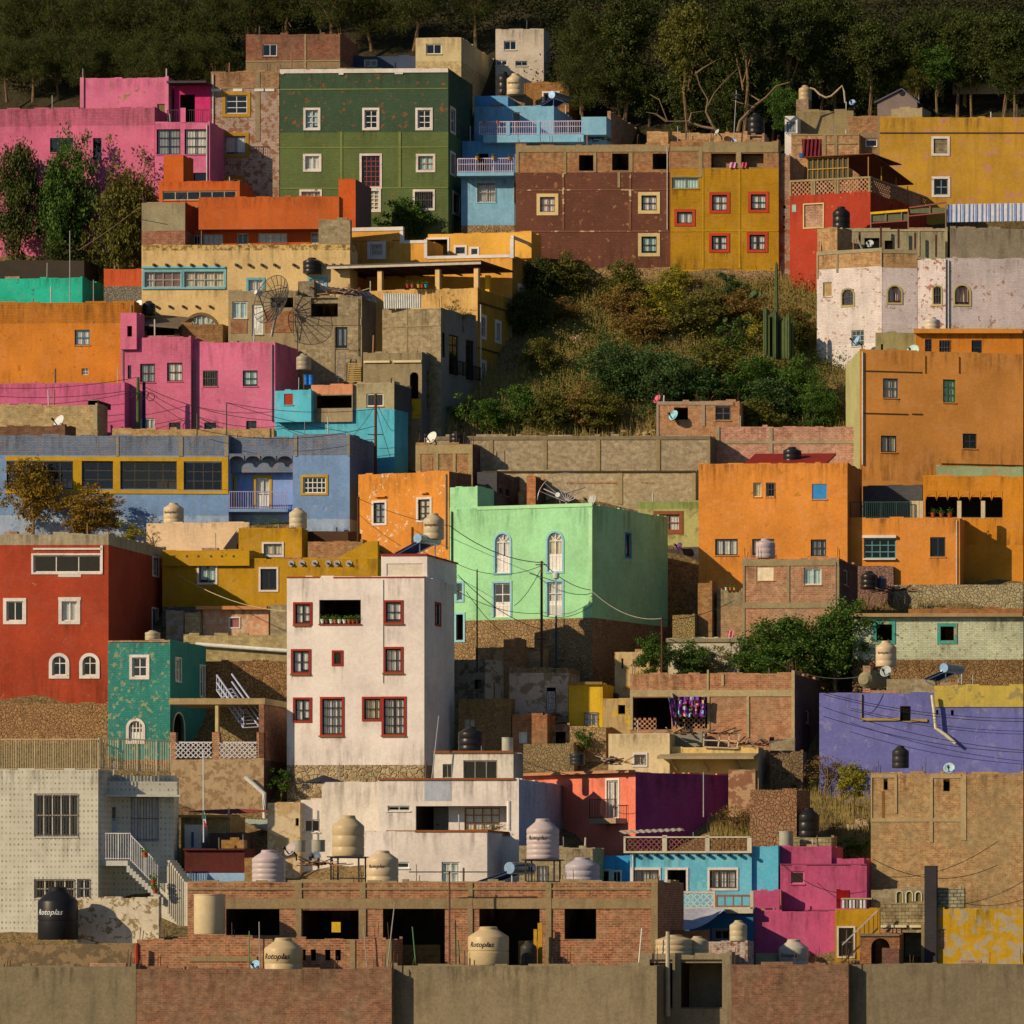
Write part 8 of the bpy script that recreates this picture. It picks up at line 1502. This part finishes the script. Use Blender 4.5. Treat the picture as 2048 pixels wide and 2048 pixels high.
wire(q3(1840, 1835, YG, 'C3'), T8-UP*.1, .6, 'pale wire over the shaded flank of the light green house', .022, None, flat('#A89878')); wire(T6-UP*4.2, q3(560, 1690, YG, 'C3'), .5, 'low wire crossing both lower green house doors', .022); wire(T6-UP*.4, q3(1100, 1990, YG, 'C3'), .3, 'wire dropping left from the reddish pole'); wire(T6-UP*5.5, q3(640, 1180-1180+1850, YG, 'C3'), .8, 'slack wire above the rubble base of the light green house'); wire(T5-UP*1.1, q3(1700, 1410, YG, 'C2'), .1, 'steep wire across the lower part of the flaking orange house')
YV = HS['violet'].Y-1
for i, (y0, y1, lb) in enumerate(((1010, 1120, 'topmost'), (1030, 1150, 'second'), (1150, 1430, 'third'), (1240, 1450, 'lowest'))): wire(q3(420, y0-20, YV, 'D5'), q3(2350, y1+120, YV, 'D5'), .4, '%s of the four wires across the violet house' % lb)
wire(q3(-120, 655, YV-3, 'D5'), q3(760, 840, YV, 'D5'), .5, 'wire across the big spreading green tree', .02, None, flat('#8A7A60'))
wire(q3(1240, 1690, HS['ochre'].Y-2, 'C1'), q3(2700, 2020, HS['white'].Y+2, 'C1'), .9, 'pale slack wire over the shadowed mustard wall', .025, None, flat('#B89868')); wire(q3(270, 245, yg(600), 'B1'), q3(860, -170, HS['cream'].Y-1, 'B1'), .1, 'pale stay wire rising in front of the left trees', .025, None, flat('#8A6A4A'))
# hose
m = MB(); Yh = HS['conctop'].Y+1; m.tube([q3(x, y, Yh, 'A4') for x, y in ((1545, 365), (1590, 380), (1640, 430), (1700, 460), (1750, 445), (1800, 400), (1858, 345), (1875, 400), (1885, 510))], .07, flat('#B8986A'), 7); tag(m.build('hose', uv=False), 'thick looping beige hose between the tank and the concrete roof', 'hose')
# white diagonal pipe
m = MB(); Yq = HS['porchw'].Y-.4; m.tube([q3(x, y, Yq, 'E2') for x, y in ((195, 65), (380, 230), (382, 480))], .13, flat('#D0C0A4', .5), 10); tag(m.build('drain_pipe', uv=False), 'fat white drain pipe bending down the high stone terrace wall', 'pipe')
# textiles
def cloth(t, x0, y0, x1, y1, Y, mat, label, name='cloth', amp=.06, sagb=0, n=24, lean=0):
    m = MB(); a, b = q3(x0, y0, Y, t), q3(x1, y1, Y, t); W_2, H_2 = b.x-a.x, a.z-b.z; g = [[V((a.x+W_2*i/n+lean*j/6, Y+amp*math.sin(i*1.3+j*.4)-sagb*math.sin(math.pi*j/12), a.z-H_2*j/6*(1+.04*math.sin(i*.9)))) for i in range(n+1)] for j in range(7)]
    for j in range(6):
        for i in range(n): m.face([g[j][i], g[j+1][i], g[j+1][i+1], g[j][i+1]], mat)
    return tag(m.build(name), label, 'cloth')
def floral():
    a = NT('flowered_cloth'); a.vec(); uv = a.uv; v2 = a.n('ShaderNodeVectorMath', operation='SCALE'); a.set(v2, 0, uv); v2.inputs['Scale'].default_value = 1
    sx_ = a.n('ShaderNodeSeparateXYZ'); a.set(sx_, 0, uv); w_ = a.n('ShaderNodeMath', operation='FRACT'); k = a.n('ShaderNodeMath', operation='MULTIPLY'); a.set(k, 0, sx_.outputs[0]); a.set(k, 1, 1.0); a.set(w_, 0, k.outputs[0])
    st = a.n('ShaderNodeMath', operation='GREATER_THAN'); a.set(st, 0, w_.outputs[0]); a.set(st, 1, .62); col = a.mix(st.outputs[0], (.02, .01, .008), alb('#7A3488'))
    vo = a.n('ShaderNodeTexVoronoi', {'Scale': 2.1}); a.set(vo, 'Vector', uv); sp_ = a.n('ShaderNodeSeparateColor'); a.set(sp_, 0, vo.outputs['Color'])
    c1 = a.mix(a.ramp(sp_.outputs[0], .4, .42), alb('#D84070'), alb('#7AB8B8')); c1 = a.mix(a.ramp(sp_.outputs[1], .7, .72), c1, alb('#D8B020')); col = a.mix(a.ramp(vo.outputs[0], .40, .34), col, c1); a.base(col); return a.m
FL = floral()
cloth('D4', 742, 1030, 1025, 1225, HS['loggia'].Y-.25, FL, 'dark blanket with pink, blue and yellow flowers hung in the brick loggia', 'blanket'); cloth('D4', 655, 1040, 715, 1310, HS['loggia'].Y-.3, FL, 'narrow purple flowered cloth beside the leaning board', 'blanket', lean=.3)
cloth('D3', 1418, 978, 1500, 1200, HS['old3'].Y-.15, plaster('#D8CCC4', patch='#B8304A', pt=.56, ps=3), 'white cloth with red and purple patches hung in the ruin doorway', 'curtain'); cloth('D4', 1238, 395, 1290, 460, HS['b3wall'].Y+.6, flat('#D87878'), 'pink towel on the terrace above the creeper', 'towel', n=8)
m = MB(); Ya = HS['lterr'].Y-.5; wcl = flat('#A89C94', .9, 0, 'canvas'); N = 16
for i in range(N):
    for j in range(8):
        def g(i, j):
            f, h_ = i/N, j/8; x = 578+(1235-578)*f; yt = 1345-f*15; yb_ = 1512+45*math.sin(math.pi*min(1, f*1.1))-(f**3)*190; y = yt+(yb_-yt)*h_; return q3(x, y, Ya-2.0*h_-.3*math.sin(f*6), 'E4')
        m.face([g(i, j), g(i, j+1), g(i+1, j+1), g(i+1, j)], wcl)
tag(m.build('awning', smooth=True), 'sagging off-white awning sheet below the diamond-lattice terrace', 'awning')
# corrugated sheets
def corr(t, p4, Y0, Y1, col, label, n=30, name='corrugated_roof', cat='roof sheet', alt=None):
    a, b, c_, d_ = [q3(*p, (Y1 if i < 2 else Y0), t) for i, p in enumerate(p4)]; m = MB(); c1 = flat(col, .5)
    for i in range(n):
        f0, f1 = i/n, (i+1)/n; o_ = UP*.05 if Y0 != Y1 else V((0, -.05, 0)); e0, e1 = (o_ if i % 2 else o_*0), (o_ if (i+1) % 2 else o_*0)
        m.face([a.lerp(b, f0)+e0, d_.lerp(c_, f0)+e0, d_.lerp(c_, f1)+e1, a.lerp(b, f1)+e1], c1)
    tag(m.build(name), label, cat)
corr('B2', ((1530, 660), (1895, 668), (1895, 805), (1535, 808)), HS['g2'].Y+.6, HS['g2'].Y+.6, '#C4B49A', 'white corrugated sheet fence on top of the blank block house', 34, 'corrugated_fence', 'fence')
corr('E2', ((130, 475), (520, 490), (715, 560), (430, 600)), HS['porchw'].Y-4.5, HS['porchw'].Y-2.0, '#8A8A70', 'sloping grey-green corrugated roof left of the stained white house', 24)
corr('B2', ((930, 590), (1400, 650), (1500, 760), (960, 640)), HS['g1'].Y, HS['g1'].Y+3, '#3A3A44', 'dark sagging corrugated roof on the grey block house', 20)
corr('E4', ((180, 590), (800, 565), (820, 590), (240, 620)), HS['lblue'].Y+1, HS['lblue'].Y+3, '#A89478', 'flimsy tin roof under the purple flank above the lattice parapet', 20)
corr('E1', ((1265, 400), (1820, 380), (2230, 400), (1700, 430)), HS['ros'].Y+8, HS['ros'].Y+9, '#7A3028', 'red-edged tin roof at the foot of the high stone terrace wall', 22)
# umbrella
r = empty('parasol', q3(960, 290, HS['stainw'].Y+1, 'E2'), 'flat black parasol on the roof of the stained white house', 'parasol'); p = q3(955, 118, HS['stainw'].Y+1.2, 'E2'); m = MB(); m.lathe(p, [(1.25, -.05), (1.2, 0), (.1, .38), (0, .42)], flat('#2E2C30', .8), 8); m.build('canopy', r, uv=False); m = MB(); m.tube([p-UP*1.4, p+UP*.4], .03, wc, 6); m.build('pole', r, uv=False)
# flag
r = empty('flag_pole', q3(1480, 400, HS['ros'].Y+2.5, 'E1'), 'tall white flag pole with a furled green, white and red flag', 'flag'); Yg_ = HS['ros'].Y+2.5; m = MB(); m.tube([q3(1484, 700, Yg_), q3(1481, -180, Yg_)], .04, flat('#C8BCB0'), 6); m.build('pole', r, uv=False)
for nm, col, pts in (('green_stripe', '#1E5A3A', ((1480, 385), (1500, 400), (1490, 470), (1462, 470))), ('white_stripe', '#B8B4C0', ((1490, 400), (1505, 470), (1510, 520), (1475, 480))), ('red_stripe', '#B01E24', ((1480, 480), (1512, 515), (1518, 550), (1490, 545)))):
    m = MB(); m.face([q3(x, y, Yg_-.08+.05*(i % 2)) for i, (x, y) in enumerate(pts)], flat(col, .8)); m.build(nm, r)
# pots
def pot(t, x, y, w_, Y, col, label, plant=True, group=None):
    if isinstance(Y, tuple): Y = HS[Y[0]].Y+Y[1]
    o = q3(x, y, Y, t); R_ = w_/2/S*Y/F; r = empty('flower_pot', o, label, 'flower pot', group); m = MB(); m.lathe(o, [(0, 0), (R_*.65, 0), (R_*.95, R_*1.5), (R_*1.08, R_*1.5), (R_*1.08, R_*1.8), (R_*.9, R_*1.8), (0, R_*1.6)], flat(col, .8), 14); m.build('pot', r, uv=False)
    if plant:
        m = MB(); k = m.mi(leaf_mat('#2E4A14', '#6A7A2A')); rr_ = random.Random(int(x)); c = o+UP*R_*2.4
        for _ in range(70):
            p = c+V((rr_.gauss(0, R_*.6), rr_.gauss(0, R_*.6), rr_.gauss(0, R_*.6))); d = V((rr_.gauss(0, 1), rr_.gauss(0, 1), rr_.gauss(0, 1))).normalized()*R_*.4; e = d.orthogonal().normalized()*R_*.2; i = len(m.v); m.v += [tuple(p-d), tuple(p+e), tuple(p+d), tuple(p-e)]; m.f.append((i, i+1, i+2, i+3)); m.m.append(k)
        m.build('plant', r, uv=False)
for x, c_, wh in ((942, '#D8CCBC', 'widest white pot at the left end of the balcony opening'), (985, '#5A3A28', 'dark clay pot second from the left in the white house balcony'), (1028, '#D0C4B4', 'small white pot left of the middle in the white house balcony'), (1065, '#A85A2C', 'orange clay pot in the middle of the white house balcony'), (1105, '#D8CCBC', 'larger white pot just right of the middle of the balcony'), (1155, '#D4C8B8', 'white pot with a little bare plant in the white house balcony'), (1200, '#A8501C', 'orange clay pot right of the last white pot'), (1240, '#8A4420', 'brown clay pot near the right end of the balcony'), (1280, '#6A3A28', 'dark pot at the right end of the white house balcony')): pot('D2', x, 322, 42, ('white', .2), c_, wh)
for x, y, wh in ((918, 845, 'clay pot hung highest on the outside stair of the rosette house'), (998, 1112, 'clay pot on the lower stair of the rosette house'), (1015, 1195, 'lowest clay pot at the foot of the rosette house stair')): pot('E1', x, y, 56, ('ros', -.2), '#A84E22', wh)
for x, c_, wh in ((262, '#C8903C', 'yellow pot at the left of the lower blue balcony'), (420, '#C8903C', 'yellow pot in the middle of the lower blue balcony'), (575, '#A87A3C', 'tan pot hanging at the right of the lower blue balcony')): pot('A3', x, 1062, 34, ('bluelow', -1.1), c_, wh)
for x, wh in ((332, 'left clay pot on the upper blue balcony rail'), (460, 'right clay pot on the upper blue balcony rail')): pot('A3', x, 712, 30, ('bluelow', 1.5), '#B85A30', wh, False)
for x, c_, wh in ((910, '#C86A1C', 'orange pot on the red terrace edge'), (945, '#C8A050', 'first cream pot right of the orange one on the terrace edge'), (990, '#A87038', 'dull clay pot in the middle of the terrace edge row'), (1030, '#C89A28', 'yellow pot on the terrace edge'), (1080, '#B87A40', 'last clay pot on the right of the terrace edge row')): pot('A5', x, 1762, 32, ('terr', -.2), c_, wh, False)
for x, c_, wh in ((1220, '#D8C8B8', 'white pot on the block wall left of the tall brick house'), (1262, '#C8641C', 'orange pot on the block wall left of the tall brick house'), (1300, '#D08A3C', 'yellow-orange pot on the block wall left of the tall brick house')): pot('C4', x, 1838, 30, ('b3b', -.1), c_, wh)
for x, c_, wh in ((1480, '#A8401C', 'red pot under the scalloped arcade, left'), (1560, '#8A4A2C', 'brown pot under the scalloped arcade, middle'), (1640, '#B0481C', 'orange pot under the scalloped arcade, right')): pot('C5', x, 1135, 46, ('o5', .6), c_, wh)
for x, c_, wh in ((75, '#A83A2C', 'red-flowered pot at the left of the yellow porch'), (120, '#B84A3C', 'second red-flowered pot on the yellow porch'), (180, '#C8903C', 'ochre pot on the yellow porch'), (252, '#3A8A84', 'teal pot beside the middle porch column'), (215, '#B83A1C', 'small red pot on the yellow porch')): pot('B3', x, 606, 36, ('yporch', .3), c_, wh)
# ladder, pallet
r = empty('ladder', q3(1070, 1530, HS['g1'].Y-.6, 'B2'), 'grey metal stepladder leaning on the grey block house', 'ladder'); lm = flat('#7A7068', .5, .3); m = MB(); a, b, c_, d_ = [q3(x, y, HS['g1'].Y-.5, 'B2') for x, y in ((1065, 1530), (1108, 1230), (1150, 1530), (1163, 1235))]
m.bar(a, b, .05, lm); m.bar(c_, d_, .05, lm)
for i in range(7): m.bar(a.lerp(b, i/7+.05), c_.lerp(d_, i/7+.05), .04, lm)
m.build('rails', r)
r = empty('pallet', q3(1240, 1520, HS['g1'].Y-.5, 'B2'), 'stack of yellow wooden pallet boards beside the stepladder', 'pallet')
for i in range(9): m = MB(); a = q3(1165, 1335+i*21, HS['g1'].Y-.4, 'B2'); m.bx(a, V((1.05, 0, 0)), V((0, .1, 0)), UP*-.09, flat('#B08A4A', .8)); m.build('board', r)
# red chair pile on the mustard roof
m = MB(); Yd = HS['yd'].Y+.6; 
for i in range(7): a = q3(600+i*34, 1335, Yd, 'E5'); m.bx(a, V((.12, 0, 0)), V((0, .5, 0)), UP*.55, flat(['#C8BCA8', '#8A7060', '#D0C4B0'][i % 3]))
m.bx(q3(590, 1250, Yd-.05, 'E5'), V((1.7, 0, 0)), V((0, .6, 0)), UP*.08, flat('#A8905C')); tag(m.build('crate_stack'), 'white slatted crates on the small mustard house roof', 'crates')
m = MB(); a = q3(545, 1335, Yd+.2, 'E5'); m.bx(a, V((.12, .3, 0)), V((0, .5, 0)), UP*1.05, flat('#B01818', .5)); m.bx(a+UP*.5, V((.65, .3, 0)), V((0, .5, 0)), UP*.5, flat('#B01818', .5)); tag(m.build('plastic_chair'), 'bright red plastic chair on the small mustard house roof', 'chair')
m = MB(); a = q3(1000, 1385, HS['creame'].Y-.3, 'D4'); gm_ = flat('#C0A47C', .6)
for x0, y0, x1, y1 in ((1005, 1385, 1350, 1390), (1005, 1385, 1000, 1515), (1000, 1515, 1320, 1530), (1350, 1390, 1320, 1530), (1160, 1388, 1140, 1520), (1005, 1450, 1340, 1460), (1250, 1390, 1240, 1525)): m.bar(q3(x0, y0, HS['creame'].Y-.1, 'D4'), q3(x1, y1, HS['creame'].Y-.1, 'D4'), .07, gm_)
tag(m.build('window_frame_scrap'), 'cast-off pale window frame lying on the awning roof', 'window frame')
m = MB(); r0 = q3(1035, 1565, HS['main'].Y-.2, 'E2'); m.bx(q3(1030, 1568, HS['main'].Y-.3, 'E2'), V((.47, 0, 0)), V((0, .05, 0)), UP*.54, flat('#C8961C', .6)); tag(m.build('yellow_sack'), 'small yellow sack hung in the second dark opening', 'sack')
o_ = q3(762, 1760, HS['fr3'].Y+1.6-1.12, 'E3'); m = MB(); m.lathe(o_, [(.16, 0), (.16, .02), (0, .02)], flat('#C8D0D8', .5), 20, V((-.3, -1, 0))); m.lathe(o_+V((0, -.01, 0)), [(.13, .0), (.13, .025), (0, .025)], flat('#4A8AB0', .5), 20, V((-.3, -1, 0)))
# laundry and furniture in the open top floor
for x0, x1, c_, wh in ((765, 830, '#C8808A', 'pink and cream bedding in the left opening above the mustard wall'), (880, 935, '#B84A4A', 'red and cream bedding in the right opening above the mustard wall')): cloth('A4', x0, 1085, x1, 1140, HS['mustard'].Y-.05, flat(c_), wh, 'bedding', n=8)
cloth('A5', 20, 860, 210, 1040, HS['strip'].Y+3.5, flat('#6A1820'), 'dark red hanging cloth on the roof left of the low brick house', 'blanket'); 
bl_ = tag(MB().bx(q3(1440, 1035, HS['strip'].Y+3, 'A4'), V((.25, 0, 0)), V((0, .25, 0)), UP*.3, flat('#1E5A8A')).build('blue_bucket'), 'tiny blue bucket on the roof beside the dark red cloth', 'bucket')

for i, (x, y, wh) in enumerate(((770, 1635, 'left of the green pole'), (912, 1640, 'on the blue-black pole'), (972, 1660, 'right of the blue-black pole'))):
    c = q3(x, y, yp1-.3, 'B1'); m = MB(); m.tube([c+V((math.cos(t*.35)*.27, 0, math.sin(t*.35)*.27)) for t in range(19)], .025, wc, 5); tag(m.build('wire_coil', uv=False), 'coil of spare wire %s' % wh, 'wire coil')
for (t0, x0, y0, Y0, t1, x1, y1, Y1, sg, lb) in (('B1', 850, 1600, yp1, 'B1', -560, 1720, yp1, .4, 'lowest wire crossing the low rose pink wall'), ('B1', 905, 1560, yp1, 'B2', 480, 1800, yp1-1, .7, 'slack wire from the blue-black pole to the turquoise corner'), ('C2', 1455, 60, HS['turq'].Y-3.2, 'C2', 1600, 560, HS['turq'].Y-.2, .1, 'steep drop wire right of the rusty pole'), ('C2', 1455, 40, HS['turq'].Y-3.2, 'C2', 1250, 330, HS['turq'].Y-1, .15, 'steep drop wire left of the rusty pole'),
  ('C3', 1368, 1600, YG, 'C3', 545, 1580, YG, .6, 'sagging cable at mid height of the light green front'), ('C3', 1368, 2060, YG, 'C3', 480, 1800, YG, .5, 'dark cable over the left green doors'), ('C3', 1368, 2080, YG, 'C3', 1860, 1980, YG, .4, 'cable right of the reddish pole at door height'), ('D4', 600, 290, HS['b3wall'].Y-3, 'D4', 1300, 100, HS['b3'].Y-1, .3, 'cable climbing from the thin rusty pole to the tall brick house'),
  ('D5', -120, 1650, HS['violet'].Y-4, 'E5', 560, 60, HS['violet'].Y-4, .5, 'cable over the withered bush'), ('E5', 880, 1010, HS['brr'].Y-2, 'E5', 2100, 690, HS['brr'].Y-2, .8, 'upper cable across the smeared cement wall'), ('E5', 900, 860, HS['brr'].Y-2, 'E5', 2100, 920, HS['brr'].Y-2, .9, 'lower cable across the smeared cement wall'), ('E5', 0, 890, HS['plow'].Y-1.5, 'E5', 830, 1170, HS['plow'].Y-1.5, .7, 'cable across the magenta house'),
  ('D3', 1190, 1650, HS['coral'].Y-3, 'D3', 2000, 1800, HS['coral'].Y-3, .3, 'cable in front of the coral house eave'), ('E1', 300, 1615, HS['stain'].Y-1, 'E1', 1250, 1560, HS['stain'].Y-1, .6, 'white cable drooping below the peeling garden wall'), ('C1', 1330, 260, HS['blue1'].Y-1, 'C2', 1455, 250, HS['blue1'].Y-1, .8, 'cable skimming the blue house parapet'), ('A4', 805, 400, HS['parap'].Y, 'A4', 1270, 690, HS['parap'].Y, .6, 'cable from the whitish mast to the flat concrete house')):
    wire(q3(x0, y0, Y0, t0), q3(x1, y1, Y1, t1), sg, lb, .018)
for o in list(bpy.data.objects):
    if '_o' in o: del o['_o']
